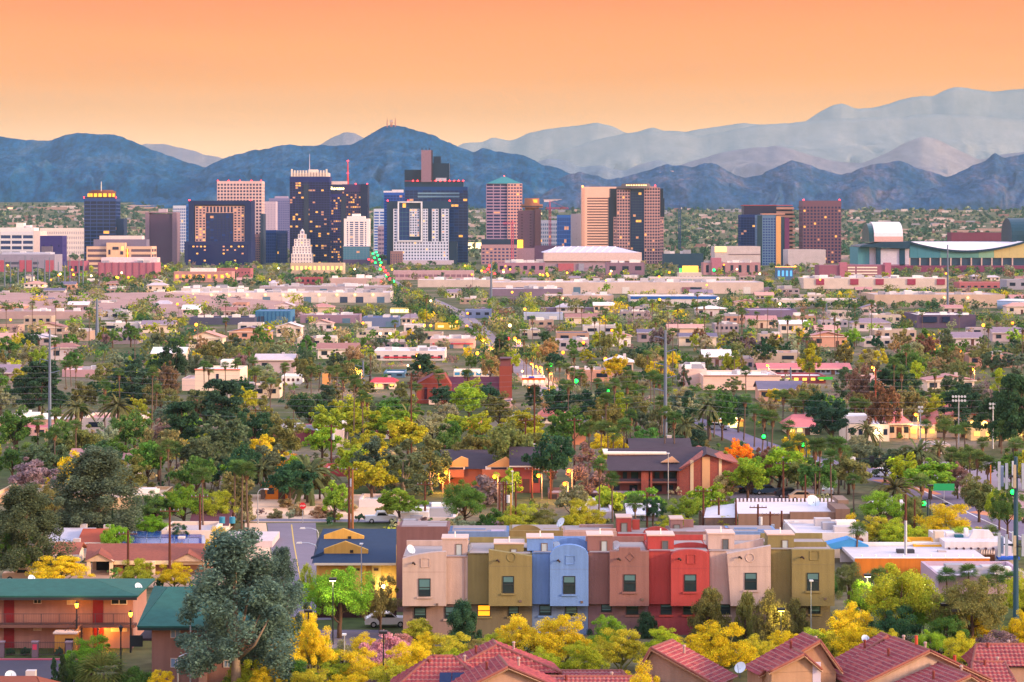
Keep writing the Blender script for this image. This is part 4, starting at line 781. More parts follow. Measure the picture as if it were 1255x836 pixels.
flat('grey pink windowless block behind the yellow drive in', 876, 898, 499, 513, 14, '#c0b0bc', '#c8bcc4', Y=gY(516))
t = gabled('cream school hall with a wide gable and lamps', 1146, 1216, 520, 536, 16, '#e8ccb4', '#c0685c', 2.7, 'y', wins=4, cat='school'); wall_lamps(t, (1192, 1206), 519, t.location.y)
flat('long flat white school wing right of the wide gable', 1190, 1262, 525, 540, 14, '#e8c890', '#dccfcc', wins=5, wm=E('#ffd060', .8))
t = gabled('cream entrance pavilion with a pink pyramid roof', 1089, 1115, 519, 537, 8, '#ecd8c0', '#d07478', 1.9, 'x', .95, wins=2)
t = flat('cream school wing with a bright lamp left of the pyramid roof', 1040, 1090, 520, 541, 14, '#e8d0bc', '#d8ccd0', wins=5); rbox(t, 'raised_block', 1040, 1068, 511, 520, t.location.y, 2, 10, M('#e4d6d0')); wall_lamps(t, (1075,), 529, t.location.y, E('#fff0b0', 12))
flat('low cream link between the pyramid roof and the wide gable', 1114, 1148, 522, 537, 10, '#e8cfa8', '#dcd0d0', wins=3, wm=E('#ffcf60', .6))
t = gabled('white bungalow with a pink hip roof under a street lamp', 663, 692, 510.5, 519, 10, '#f4e8e0', '#d87868', 1.6, 'x', .55, wins=3)
flat('pale flat roofed house with blue grey roof behind olive trees', 598, 628, 492, 500, 10, '#d0a4a0', '#40485c', wins=2)
flat('white walled yard building beside the leaning palo verde', 620, 660, 512, 519, 8, '#e8dcd4', '#e4dcd8', wins=3)
flat('tan garage with an orange door between the brick flats and trees', 569, 590, 519, 527, 8, '#e08c40', '#f4ece4')
gabled('small red roofed shed left of the brick flats', 540, 552, 552, 560, 5, '#a84a48', '#a8484c', .6, wins=0, chim=False)
flat('tan gabled house end glowing orange beside a date palm', 700, 718, 529, 545, 9, '#d88c68', '#e0b8a8')

# ------------------------------------------------------------------ streets and lots (sheets a few millimetres above the ground)
asph = M('#6a5f6c', .9, .16, .35, .2); asph2 = M('#4c4756', .9, .16, .35, .2); sand = M('#d9b496', .95, .14, .25, .2); paleroad = M('#887880', .9, .15, .2)
def ribbon(name, pts, z, mat):
    """pts: (column, row, width in metres) along the middle of a street on the flat ground."""
    P = [Vector((gX(a, gY(b)), gY(b), 0)) for a, b, _ in pts]; mb = MB()
    for i, p in enumerate(P):
        d = (P[min(i + 1, len(P) - 1)] - P[max(i - 1, 0)]).normalized(); n = Vector((-d.y, d.x, 0)) * pts[i][2] / 2
        mb.v += [tuple(p - n + Vector((0, 0, z))), tuple(p + n + Vector((0, 0, z)))]
    for i in range(len(P) - 1): mb.f.append((2 * i, 2 * i + 2, 2 * i + 3, 2 * i + 1)); mb.m.append(0)
    return struct(mb.build(name, mat))
def patch(name, px, z, mat):
    mb = MB().poly([(gX(a, gY(b)), gY(b), z) for a, b in px]); return struct(mb.build(name, mat))
patch('sandy_lot', [(300, 640), (520, 640), (500, 606), (300, 606)], .004, sand)
patch('sandy_verge', [(300, 720), (338, 720), (326, 641), (300, 641)], .006, sand)
ribbon('street', [(376, 760, 5.0), (368, 710, 5.2), (360, 665, 6.0), (357, 641, 6.6)], .010, M('#746a78', .9, .14, .4, .2))
ribbon('cross_street', [(300, 637.5, 3.2), (420, 638, 3.2), (540, 640, 3.2)], .015, M('#7c7480', .9, .14, .4, .2))
patch('dirt_yard', [(60, 720), (330, 720), (315, 690), (60, 690)], .005, M('#b08a70', .95, .2, .4, .2))
patch('parking_lot', [(-30, 850), (95, 850), (100, 808), (-30, 807)], .006, M('#4a4450', .9, .12, .4, .2))
struct(MB().box(gX(-30, 236), gX(110, 236), 236.2, 236.5, 0, .13).build('kerb', M('#b85a6a')))
patch('lane', [(340, 800), (470, 790), (470, 772), (350, 772)], .005, M('#6a6070', .9, .12, .4))
ribbon('street', [(448, 318, 9), (458, 326, 9), (468, 335, 9), (480, 345, 9), (492, 353, 9), (510, 361, 9), (535, 370, 7), (556, 380, 7), (575, 392, 7), (592, 408, 7), (612, 430, 7), (634, 448, 7), (660, 468, 7), (690, 490, 8), (740, 520, 7)], .008, paleroad)
ribbon('street', [(600, 423, 14), (650, 424, 14), (690, 426, 10)], .012, M('#c09aa0', .9, .1, .2))
ribbon('street', [(842, 512, 5), (872, 522, 6), (905, 536, 6.5), (960, 556, 7), (1050, 576, 8), (1112, 592, 8.5), (1152, 610, 9), (1200, 634, 9), (1262, 662, 9)], .010, M('#75687e', .9, .12, .3, .2))
ribbon('glow_tinted_median', [(1075, 588, 2.2), (1118, 597, 3.2), (1150, 606, 1.2)], .014, M('#c87858', .95, .15, .6)); ribbon('verge', [(1165, 594, 10), (1220, 606, 10), (1280, 622, 10)], .006, M('#b08c8c', .95, .15, .5))  # orange lamp glow on the median put into its colour
ribbon('glow_tinted_median', [(1192, 627, 2.2), (1222, 630, 5), (1250, 637, 2.2)], .015, M('#c8805c', .95, .15, .6)); ribbon('verge', [(1050, 572, 6), (1095, 579, 7), (1130, 584, 3)], .006, M('#c08878', .95, .15, .5))  # lamp glow is in the base colour of this median too
mk_ = M('#c8a850', .8, .1, 2)
ribbon('road_marking', [(376, 756, .12), (368, 710, .12), (360, 665, .14), (357.3, 643, .16)], .016, mk_); ribbon('road_marking', [(960, 556.6, .25), (1050, 576.6, .25), (1112, 592.8, .25), (1152, 611, .25), (1200, 635, .22), (1262, 663, .2)], .018, M('#d8d4d0', .8, .1, 2)); ribbon('road_marking', [(535, 370, .3), (556, 380, .3), (575, 392, .3), (592, 408, .3), (612, 430, .3), (634, 448, .3)], .014, mk_)
patch('parking_lot', [(1150, 602), (1270, 602), (1240, 566), (1130, 566)], .005, M('#8a7c88', .9, .12, .3))
patch('parking_lot', [(900, 622), (1010, 622), (1000, 600), (890, 600)], .005, M('#8c7c80', .9, .12, .3))
mb = MB(); n = 60
P = np.zeros((5, n, 3)); xs = np.linspace(gX(-40, 1250), gX(372, 1250), n)
for k, (y, z) in enumerate([(1150, 0), (1190, .6), (1290, 4.6), (1400, 5.2), (1440, 0)]):
    P[k, :, 0] = xs * (y / 1250); P[k, :, 1] = y + 12 * (fbm(xs / 70, xs * 0 + k, 5) - .5); P[k, :, 2] = z * np.clip((xs[-1] - xs) / 60, 0, 1) * (.85 + .3 * fbm(xs / 40, xs * 0, 6))
struct(grid_mesh('dirt_embankment', P, M('#a68078', .95, .2, .06)))
for a, b, row in ((690, 960, 357), (930, 1130, 371), (590, 770, 383)):
    struct(MB().box(gX(a, gY(row)), gX(b, gY(row)), gY(row), gY(row) + 9, 0, 2.2).build('embankment', M('#8a7488', .95, .12, .06)))

# ------------------------------------------------------------------ coloured townhouses
def stucco(c):
    r = [int(c[i:i + 2], 16) for i in (1, 3, 5)]; g = sum(r) / 3
    return M('#%02x%02x%02x' % tuple(int(max(0, (g + (q - g) * .82) * 1.0)) for q in r), .92, .11, .45, .5)
trimg = M('#2b2f33', .5)
def dish(px, py, Y, label, r=.42, face=-.5, zb=None):
    t = thing('satellite_dish', label, 'satellite dish', (gX(px, Y), Y, gZ(py, Y)))
    mb = MB(); k = 14; c = Vector((math.sin(face), -math.cos(face) * .8, .55)).normalized(); a = c.cross(Vector((0, 0, 1))).normalized(); b = a.cross(c)
    mb.v.append(tuple(-c * r * .22))
    for ring, q in ((.6, -.14), (1.0, 0)):
        for j in range(k): an = 2 * math.pi * j / k; mb.v.append(tuple((a * math.cos(an) + b * math.sin(an)) * r * ring + c * r * q * .9))
    for j in range(k):
        j2 = (j + 1) % k; mb.f.append((0, 1 + j, 1 + j2)); mb.f.append((1 + j, 1 + k + j, 1 + k + j2, 1 + j2)); mb.m += [0, 0]
    mb.build('reflector', M('#c4d0da', .5), t, True)
    MB().tube([tuple(-b * r), tuple(c * r * .9)], .02, 4).build('feed_arm', M('#5a6068'), t); MB().tube([(0, .05, -.1), (0, .12, -.9)], .04, 5).build('mount', M('#5a6068'), t)
    return t
def arch(x0, x1, zl, zr, zp, n=14):
    """Top outline from (x0, zl) over a crown of height zp to (x1, zr), right to left."""
    out_ = []
    for i in range(n + 1):
        u = 1 - i / n; x = x0 + (x1 - x0) * u; out_.append((x, zl + (zr - zl) * u + zp * math.sqrt(max(0, 1 - (2 * u - 1) ** 2))))
    return out_
Yt = 250.0
def townhouse(label, col, gcol, px, bay, top, win, lows, pent, rowr, orn, lowrange=None, backwall=None):
    """One of the row: recessed wall, a bay carried forward over the ground floor with its own shaped parapet, a roof-stair room."""
    t = thing('townhouse', label, 'townhouse', (gX((px[0] + px[1]) / 2, Yt), Yt, 0), 0, 'row of coloured townhouses')
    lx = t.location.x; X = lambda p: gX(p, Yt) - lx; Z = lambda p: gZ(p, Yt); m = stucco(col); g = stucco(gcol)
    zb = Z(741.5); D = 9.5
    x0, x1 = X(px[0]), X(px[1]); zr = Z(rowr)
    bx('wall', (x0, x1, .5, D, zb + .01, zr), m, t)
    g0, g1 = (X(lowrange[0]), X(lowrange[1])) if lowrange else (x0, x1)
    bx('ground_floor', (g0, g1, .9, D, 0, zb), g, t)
    b0, b1 = X(bay[0]), X(bay[1])
    kind, zl, zrr, zp = top[0], Z(top[1]), Z(top[2]), top[3]
    if kind == 'arch': prof = arch(b0, b1, zl, zrr, zp)
    elif kind == 'quarter':
        prof = [(b1, zrr)] + [(b1 + (b0 - b1) * i / 8, zrr - (zrr - zl) * (i / 8) ** 2) for i in range(1, 9)]
    elif kind == 'step':
        q = (b1 - b0) * .22; prof = [(b1, zl), (b1 - q, zl), (b1 - q, zl + zp), (b0 + q * 1.1, zl + zp), (b0 + q * 1.1, zl), (b0, zl)]
    else: prof = [(b1, zrr), (b0, zl)]
    MB().prism([(b0 + top[4] if len(top) > 4 else b0, zb - .02), (b1, zb - .02)] + prof, -.55, .35).build('bay', m, t)
    if kind in ('arch',):
        MB().prism([(b0, zb)] + [(b1, zb)] + [(x, z + .75) for x, z in arch(b0 + .3, b1 + .3, zl - .5, zrr - .5, zp)], 3.2, 3.6).build('rear_parapet', m, t)
    elif kind == 'slant' or kind == 'flat':
        a, b = b0 + .5, b1 - .4; MB().prism([(a, zr - .5), (b, zr - .5), (b, zrr + .35), (a, zl + .35)], 2.6, 3.0).build('rear_parapet', m, t)
    # roof and coping
    bx('roof', (x0 + .15, x1 - .15, .8, D - .3, zr + .003, zr + .05), M('#9a8f8e', .9), t)
    for a, b, c, d in ((x0, x1, D - .25, D - .003), ): bx('parapet', (a + .003, b - .003, c, d, zr + .051, zr + .6), m, t)
    bx('coping', (x0 + .01, min(x1, b0 if b0 > x0 + .2 else x1) - .01, .44, .78, zr + .005, zr + .1), stucco(gcol), t)
    # stair room on the roof
    p0, p1, pr = pent; y = 2.0; a, b = gX(p0, Yt + y) - lx, gX(p1, Yt + y) - lx; zt = gZ(pr, Yt + y)
    pt = bx('roof_room', (a, b, y, y + 3.2, zr + .06, zt), m, t)
    bx('roof_room_coping', (a - .08, b + .08, y - .08, y + 3.28, zt + .003, zt + .14), M('#c8b0a6'), pt)
    wx = a + (b - a) * .66; window_part(t, wx - .32, wx + .32, zt - 1.75, zt - .45, y, '#6a5a50', G('#a8b4b4') if lows and lows[0][0] % 2 else G('#5a6268'), .07, 0, 'roof_room_window')
    MB().tube([(a + (b - a) * .5, y + .6, zt + .14), (a + (b - a) * .5, y + .6, zt + .7)], .06, 6).build('vent_pipe', M('#e8e0da'), t)
    # windows
    def sash(w_, y, pane=None):
        f = window_part(t, X(w_[0]), X(w_[1]), Z(w_[3]), Z(w_[2]), y, '#2a2e30', pane or G('#26343a', .08), .07, 0)
        zm = (Z(w_[3]) + Z(w_[2])) / 2; bx('meeting_rail', (X(w_[0]) + .08, X(w_[1]) - .08, y - .065, y - .035, zm - .04, zm + .04), trimg, f)
        if pane is None: bx('blind', (X(w_[0]) + .1, X(w_[1]) - .1, y - .0345, y - .032, zm + .05 - (.25 if int(w_[0]) % 2 else -.2), Z(w_[2]) - .1), M('#4f7478', .6), f)
        bx('window_sill', (X(w_[0]) - .15, X(w_[1]) + .15, y - .14, y - .004, Z(w_[3]) - .2, Z(w_[3]) - .02), m, t)
        return f
    sash(win, -.55)
    for lw in lows: sash(lw[:4], .9, E('#ff9c1c', 1.1) if len(lw) > 4 else None)
    # ornament above the window and a wall lamp
    cx, cz = (b0 + b1) / 2 + .1, (Z(win[2]) + zl) / 2 + .55
    mb = MB(); q = .42
    if orn == 'round':
        mb.tube([(cx + q * math.cos(i * math.pi / 8), -.56, cz + q * math.sin(i * math.pi / 8)) for i in range(17)], .05, 5)
    elif orn == 'diamond':
        mb.tube([(cx + q * math.cos(i * math.pi / 2), -.56, cz + q * math.sin(i * math.pi / 2)) for i in range(5)], .05, 5)
    else:
        mb.tube([(cx - q, -.56, cz - q), (cx + q, -.56, cz - q), (cx + q, -.56, cz + q), (cx - q, -.56, cz + q), (cx - q, -.56, cz - q)], .05, 5)
    mb.build('ornament', m, t)
    bx('downspout', (x1 - .32, x1 - .24, .4, .49, zb + .02, zr), stucco(gcol), t); bx('dryer_vent', (X(win[1]) + .5, X(win[1]) + .75, -.62, -.553, Z(win[3]) - .9, Z(win[3]) - .68), M('#6a5a52'), t); bx('joint', (b0 + .05, b1 - .05, -.56, -.552, (Z(win[2]) + zl) / 2 - .35, (Z(win[2]) + zl) / 2 - .32), stucco(gcol), t)
    wxl = X(win[0]) - .55; MB().tube([(wxl, -.55, Z(win[2]) + 1.5), (wxl + .05, -.85, Z(win[2]) + 1.6), (wxl + .25, -.95, Z(win[2]) + 1.4)], .09, 6).build('wall_lamp', M('#3c2c28'), t)
    return t
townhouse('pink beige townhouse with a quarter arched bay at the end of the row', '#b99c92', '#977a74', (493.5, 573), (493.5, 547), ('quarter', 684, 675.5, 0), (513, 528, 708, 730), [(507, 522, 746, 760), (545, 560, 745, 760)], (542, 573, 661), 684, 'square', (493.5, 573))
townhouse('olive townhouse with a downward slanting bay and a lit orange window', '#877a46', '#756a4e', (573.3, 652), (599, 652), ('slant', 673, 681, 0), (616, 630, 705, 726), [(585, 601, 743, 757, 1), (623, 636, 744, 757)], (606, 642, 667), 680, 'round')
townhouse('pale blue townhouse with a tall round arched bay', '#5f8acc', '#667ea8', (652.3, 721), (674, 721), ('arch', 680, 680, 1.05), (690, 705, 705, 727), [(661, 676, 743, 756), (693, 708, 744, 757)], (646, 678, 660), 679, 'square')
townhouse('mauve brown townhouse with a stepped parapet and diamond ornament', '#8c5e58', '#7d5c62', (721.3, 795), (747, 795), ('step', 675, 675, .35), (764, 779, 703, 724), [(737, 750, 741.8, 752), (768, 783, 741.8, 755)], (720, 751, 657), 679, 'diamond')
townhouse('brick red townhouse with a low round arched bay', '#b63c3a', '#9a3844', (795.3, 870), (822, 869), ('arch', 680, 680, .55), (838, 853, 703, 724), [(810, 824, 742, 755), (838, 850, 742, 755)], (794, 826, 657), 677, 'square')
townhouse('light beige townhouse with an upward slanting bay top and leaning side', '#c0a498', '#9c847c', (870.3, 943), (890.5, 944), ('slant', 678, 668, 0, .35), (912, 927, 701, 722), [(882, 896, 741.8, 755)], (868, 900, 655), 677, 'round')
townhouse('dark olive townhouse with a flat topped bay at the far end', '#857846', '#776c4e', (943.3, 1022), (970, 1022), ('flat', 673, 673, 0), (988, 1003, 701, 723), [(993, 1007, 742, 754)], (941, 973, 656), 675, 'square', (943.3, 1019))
# the row behind, seen over the roofs
Yb = 266.0
def rear_house(label, col, px, row, bits, group='rear row of coloured townhouses', D=10):
    t = thing('townhouse', label, 'townhouse', (gX((px[0] + px[1]) / 2, Yb), Yb, 0), 0, group); lx = t.location.x; m = stucco(col)
    X = lambda p, y=0: gX(p, Yb + y) - lx; Z = lambda p, y=0: gZ(p, Yb + y)
    H = Z(row); bx('wall', (X(px[0]), X(px[1]), 0, D, 0, H), m, t); bx('roof', (X(px[0]) + .3, X(px[1]) - .3, .3, D - .3, H + .004, H + .06), M('#8f8486'), t)
    bx('parapet', (X(px[0]), X(px[1]), 0, .28, H + .003, H + .55), m, t)
    for b in bits:
        k, a, c, r, y = b[:5]
        if k == 'room':
            q = bx('roof_room', (X(a, y), X(c, y), y, y + 3, H + .061, Z(r, y)), m, t); bx('roof_room_coping', (X(a, y) - .08, X(c, y) + .08, y - .08, y + 3.08, Z(r, y) + .003, Z(r, y) + .13), M('#bca49c'), q)
            xm = X(a, y) + (X(c, y) - X(a, y)) * .5; window_part(t, xm - .35, xm + .35, Z(r, y) - 1.8, Z(r, y) - .5, y, '#5a4c44', G('#7a8080'), .07, 0, 'roof_room_window')
        elif k == 'arch': MB().prism([(X(a, y), H - .5), (X(c, y), H - .5)] + arch(X(a, y), X(c, y), Z(r, y) - .9, Z(r, y) - .9, .95), y, y + .4).build('rear_parapet', m, t)
        elif k == 'wall': bx('rear_parapet', (X(a, y), X(c, y), y, y + .4, H + .061, Z(r, y)), m, t)
        elif k == 'box': bx('roof_unit', (X(a, y), X(c, y), y, y + 1, H + .061, Z(r, y)), M('#b8a4b8'), t)
    return t
rear_house('mauve brown rear townhouse with a plain high side wall', '#7a5252', (486, 549), 652, [('wall', 524, 549, 649, 8), ('wall', 487, 524, 648, 5)])
rear_house('slate blue rear townhouse with a long sloping parapet', '#6280b0', (549.3, 624), 658, [('wall', 556, 595, 648, 6), ('wall', 597, 624, 651, 5), ('box', 602, 618, 650.5, 4)])
rear_house('olive rear townhouse with a broad arched gable', '#8a7440', (624.3, 690), 657, [('arch', 624, 665, 644, 3), ('wall', 666, 690, 652, 6)])
rear_house('beige pink rear townhouse with stepped low parapets', '#b48c80', (690.3, 756), 658, [('wall', 692, 735, 650, 4), ('wall', 710, 752, 643, 8), ('wall', 736, 755, 648, 2)])
rear_house('dark red rear townhouse with a square roof room', '#a03a38', (756.3, 822), 661, [('room', 756, 774, 635, 6), ('wall', 775, 784, 637, 8), ('arch', 787, 822, 646, 5)])
rear_house('grey mauve rear townhouse with a square roof room', '#8a6464', (822.3, 897), 658, [('room', 822, 837, 637, 7), ('wall', 838, 850, 637, 8), ('box', 842, 862, 652, 3), ('wall', 862, 896, 650, 7)])
rear_house('slate blue rear townhouse with two plain blocks', '#6c8cc0', (897.3, 958), 658, [('wall', 900, 928, 647, 6), ('wall', 929, 956, 649, 3)])
for a, r, l, f in ((504, 673, 'grey satellite dish on the pink beige townhouse roof', .7), (574.5, 672, 'satellite dish beside the olive townhouse roof room', -.9), (681, 669, 'satellite dish by the blue arch', -.5), (754, 668, 'blue grey satellite dish on the mauve townhouse roof', -.5)): dish(a, r, Yt + 2.6, l, .5, f)
dish(687, 640, Yb + 2, 'satellite dish on a tall white post above the rear olive roof', .55, -.8)
# ------------------------------------------------------------------ yellow house with navy roofs
Yy = 276.0
t = thing('duplex_house', 'yellow house with a navy shingle roof and two stepped gable fronts', 'house', (gX(435, Yy), Yy, 0)); lx = t.location.x
X = lambda p, y=0: gX(p, Yy + y) - lx; Z = lambda p, y=0: gZ(p, Yy + y); ym = stucco('#d8a03c'); nm = M('#1f3550', .9, .15, 1.2, .3)
bx('wall', (X(388), X(485.5), 0, 14, 0, Z(688)), ym, t)
MB().poly([(X(384), -.8, Z(688) - .1), (X(485.8), -.8, Z(688) - .1), (X(485.8, 14), 14, Z(648, 14)), (X(396, 14), 14, Z(648, 14))]).build('roof', nm, t)
MB().poly([(X(384), -.8, Z(688) - .1), (X(396, 14), 14, Z(648, 14)), (X(388, 14), 14, Z(664, 14)), (X(382), 0, Z(688) - .3)]).build('roof_side', nm, t)
bx('fascia', (X(386), X(485.6), -.9, -.81, Z(688) - .32, Z(688) - .08), M('#e8d8b8'), t)
for a, c, rl, rp, y in ((397, 451, 678, 663.5, 3.2), (397, 446, 661, 648, 9.5)):
    q = [(X(a, y), Z(rl, y) - .7), (X(c, y), Z(rl, y) - .7), (X(c, y), Z(rl, y) + .35), (X((a + c) / 2 - 1, y), Z(rp, y)), (X(a, y), Z(rl, y) + .45)]
    MB().prism(q, y, y + .6).build('gable_front', ym, t); bx('gable_vent', (X((a + c) / 2 + 5, y), X((a + c) / 2 + 9, y), y - .05, y - .004, Z(rl, y) + .05, Z(rl, y) + .35), M('#2a2420'), t)
for a in (433, 456):
    bx('pilaster', (X(a), X(a + 11), -.35, -.004, 0, Z(689)), stucco('#e0b050'), t); bx('vent_slot', (X(a + 2.5), X(a + 8), -.4, -.352, Z(699), Z(696)), M('#4a3828'), t)
MB().poly([(X(382), -1.1, Z(681)), (X(397, 3), 2.9, Z(676, 3)), (X(397, 3), 2.9, Z(680, 3)), (X(382), -1.1, Z(684))]).build('porch_roof', nm, t)
t = thing('wall', 'dark brown wooden fence below the yellow house', 'fence', (gX(437, 262), 262, 0)); L = 97 * 262 / F
for i in range(4): bx('fence_panel', (-L / 2 + L * i / 4, -L / 2 + L * (i + 1) / 4 - .02, 0, .08, 0, 1.7), M('#3a1c1c', .9, .15, 2, .3), t)
for i in range(5): bx('post', (-L / 2 + L * i / 4 - .07, -L / 2 + L * i / 4 + .05, -.1, -.004, 0, 1.8), M('#30181a'), t)
# ------------------------------------------------------------------ brick flats beside the boulevard
def brick_mat(name, a, b):
    if name in _mats: return _mats[name]
    m = bpy.data.materials.new(name); m.use_nodes = True; t = m.node_tree; p = t.nodes['Principled BSDF']; p.inputs['Roughness'].default_value = .9
    tc = N('ShaderNodeTexCoord', t); mp = N('ShaderNodeMapping', t); mp.inputs['Rotation'].default_value = (R(90), 0, 0); t.links.new(tc.outputs['Object'], mp.inputs[0])
    br = N('ShaderNodeTexBrick', t); br.inputs['Scale'].default_value = 3; br.inputs['Color1'].default_value = (*lin(a), 1); br.inputs['Color2'].default_value = (*lin(b), 1); br.inputs['Mortar'].default_value = (.3, .22, .18, 1); br.inputs['Mortar Size'].default_value = .012
    t.links.new(mp.outputs[0], br.inputs['Vector']); t.links.new(br.outputs[0], p.inputs['Base Color']); _mats[name] = m; return m
bk = brick_mat('brick', '#a84a38', '#8c3a30'); pr = M('#40343e', .9, .2, .8, .3)
Ya = gY(607)
t = thing('apartment_block', 'brick flats with a purple shingle roof and a tall brick end wall', 'apartments', (gX(815, Ya), Ya, 0)); lx = t.location.x
X = lambda p, y=0: gX(p, Ya + y) - lx; Z = lambda p, y=0: gZ(p, Ya + y)
bx('wall', (X(745), X(832), 1.8, 16, 0, Z(575)), M('#7a4a48', .9, .1, .6, .2), t)
q = [(X(832.2), 0), (X(897), 0), (X(897, 14), Z(568)), (X(865), Z(557)), (X(832.2), Z(575) + .1)]
MB().prism([(a, b) for a, b in q], 0, 16).build('gable_wall', bk, t)
for a, b in ((846, 850), (881, 884.5)): MB().box(X(a), X(b), -.09, -.004, 0, Z(564 if a < 860 else 562)).build('cream_strip', M('#e8c8a0'), t)
MB().box(X(860.5), X(870), -.09, -.004, 0, Z(560)).build('cream_strip', M('#dca878'), t)
r = MB(); r.poly([(X(743), -.6, Z(576.5)), (X(834), -.6, Z(576.5)), (X(865.5), -.6, Z(556)), (X(865.5, 9), 9, Z(553.5)), (X(745, 9), 9, Z(556))]); r.poly([(X(865.5), -.6, Z(556)), (X(899), -.6, Z(567.5)), (X(899), 16.5, Z(567.5)), (X(865.5, 9), 9, Z(553.5))]); r.build('roof', pr, t)
MB().prism([(X(810, 2), Z(568.5)), (X(833, 2), Z(568.5)), (X(824, 2), Z(561))], 2.2, 2.8).build('dormer_gable', M('#c89c7c'), t)
bx('roof_terrace', (X(746, 6), X(816, 6), 6, 12, Z(571), Z(556.8, 6)), M('#c8946c', .9, .08, .5), t); bx('terrace_coping', (X(740, 6), X(817, 6), 5.8, 12.2, Z(556.8, 6) + .004, Z(556.8, 6) + .3), M('#f0e0d0'), t)
for a in (765, 785): bx('terrace_opening', (X(a, 6), X(a + 13, 6), 5.93, 5.996, Z(569), Z(564.5)), M('#4a3444'), t)
bx('balcony_slab', (X(745), X(832), .4, 1.79, Z(592.5), Z(590.5)), M('#8a5a50'), t)
for a in (745, 786, 797, 830): bx('brick_pier', (X(a), X(a + (9 if a == 786 else 2.5)), .1, .39, 0, Z(576.5)), bk, t)
for a, b in ((764, 769), (774, 783), (803, 809), (814, 829)): bx('balcony_door', (X(a), X(b), 1.7, 1.795, Z(590), Z(580)), G('#2a3c48'), t)
for a, b in ((752, 760), (772, 782), (803, 812), (818, 826)): bx('window', (X(a), X(b), 1.7, 1.795, .4, Z(596)), G('#202838'), t)
bx('railing', (X(747), X(831), .42, .46, Z(590.4), Z(587)), M('#3a3040', .6), t)
gabled('purple roofed brick wing with a cream gable behind the brick flats', 775, 845, 551, 560, 12, '#a86048', '#40343e', 1.2, 'x', wins=2, Y=Ya + 26)
t = gabled('small brick wing with a peach gable left of the tree by the flats', 628, 662, 570.5, 602, 12, '#9a4a48', '#40343e', 2.2, 'x', wins=2, Y=gY(604), cat='apartments', name='apartment_wing')
Ye = gY(600)
t = thing('apartment_block', 'brick flats with two peach gabled balconies and purple roofs', 'apartments', (gX(585, Ye), Ye, 0)); lx = t.location.x
X = lambda p, y=0: gX(p, Ye + y) - lx; Z = lambda p, y=0: gZ(p, Ye + y)
bx('wall', (X(539), X(622), 0, 14, 0, Z(575)), M('#a8604c', .9, .1, .6, .2), t)
r = MB(); r.poly([(X(537), -.5, Z(574.5)), (X(652), -.5, Z(574.5)), (X(650, 9), 9, Z(558)), (X(540, 9), 9, Z(557))]); r.build('roof', pr, t)
for a, c, p in ((544, 574, 558.5), (597, 640, 559)):
    MB().prism([(X(a), Z(571)), (X(c), Z(571)), (X(c if a == 544 else a + 23), Z(p + (3 if a == 544 else 0))), (X(a + (c - a) * .72 if a == 544 else a + 23), Z(p))], -1.4, -.7).build('gable_front', M('#e8a868', .9, .08, .5), t)
    bx('balcony_opening', (X(a - 2), X(a + 26), -1.3, -.61, Z(574.6), Z(571.05)), M('#e8dcd4'), t); bx('balcony_shade', (X(a + 5), X(a + 24), -1.36, -1.302, Z(574.4), Z(571.9)), M('#3a3444'), t)
    bx('balcony_front', (X(a - 6), X(a + 25), -1.5, -.61, Z(584), Z(574.65)), M('#c87454', .9, .08, .5), t)
bx('end_wall', (X(622.1), X(650), -.3, 14, 0, Z(575)), bk, t); window_part(t, X(627), X(637), Z(590), Z(584.5), -.3, '#f0e8e0', G('#d8d4c8'), .1, 2)
bx('upper_deck', (X(641), X(655), -.9, -.31, Z(590), Z(588)), M('#c8a080'), t)
t = flat('low carport with a pale roof before the brick flats', 672, 780, 604, 612, 8, '#6a5258', '#b8a0a8', units=0, wins=9, wz=(.1, .8), ww=.8, wm=M('#2a2430'))
# ------------------------------------------------------------------ left-hand apartments with green roofs
teal = M('#235850', .9, .26, 1.2, .4); sal = stucco('#a87468'); maroon = M('#7a1420', .6); rail = M('#4a3a40', .6)
Yl = 243.0
t = thing('apartment_block', 'two storey salmon apartments with a teal roof, maroon doors and stair', 'apartments', (gX(80, Yl), Yl, 0)); lx = t.location.x
X = lambda p, y=0: gX(p, Yl + y) - lx; Z = lambda p, y=0: gZ(p, Yl + y)
zf = Z(763); bx('wall', (X(-40), X(163), 0, 9, 0, Z(728.5)), sal, t)
r = MB(); a, b, c, d = (X(-45), -1.9, Z(729) + .0), (X(172), -1.9, Z(729)), (X(172), 10, Z(729)), (X(-45), 10, Z(729)); A, B = (X(-45, 4), 4, Z(712.5, 4)), (X(116, 4), 4, Z(712.5, 4))
r.poly([a, b, B, A]); r.poly([b, c, B]); r.poly([c, d, A, B]); ro = r.build('roof', teal, t); so = ro.modifiers.new('thickness', 'SOLIDIFY'); so.thickness = .18; so.offset = 1
bx('fascia', (X(-45), X(171.5), -1.98, -1.905, Z(729) - .22, Z(729) + .02), M('#2a2a30'), t)
bx('walkway', (X(-40), X(168), -1.5, -.003, zf - .28, zf), M('#6a4a44'), t)
for a in (5, 114): bx('door', (X(a), X(a + 12.5), -.09, -.004, zf + .002, Z(731.5)), maroon, t)
for a in (5, 115): bx('door', (X(a), X(a + 12.5), -.09, -.004, .05, Z(765)), maroon, t)
for a, b, pa, pb in ((41, 51, 731, 740), (136, 156, 731, 741)): window_part(t, X(a), X(b), Z(pb), Z(pa), 0, '#d8c8bc', G('#1c2428'), .07, 1)
for a, b, pa, pb in ((82, 93, 731, 741), (41, 51, 763.5, 773), (136, 156, 764, 774)): window_part(t, X(a), X(b), Z(pb), Z(pa), 0, '#d8c8bc', M('#d0b49c', .7), .07, 1)
mb = MB(); y = -1.46
for i in range(9): x = X(-12 + i * 22); mb.box(x - .03, x + .03, y - .03, y + .03, zf, zf + 1.05)
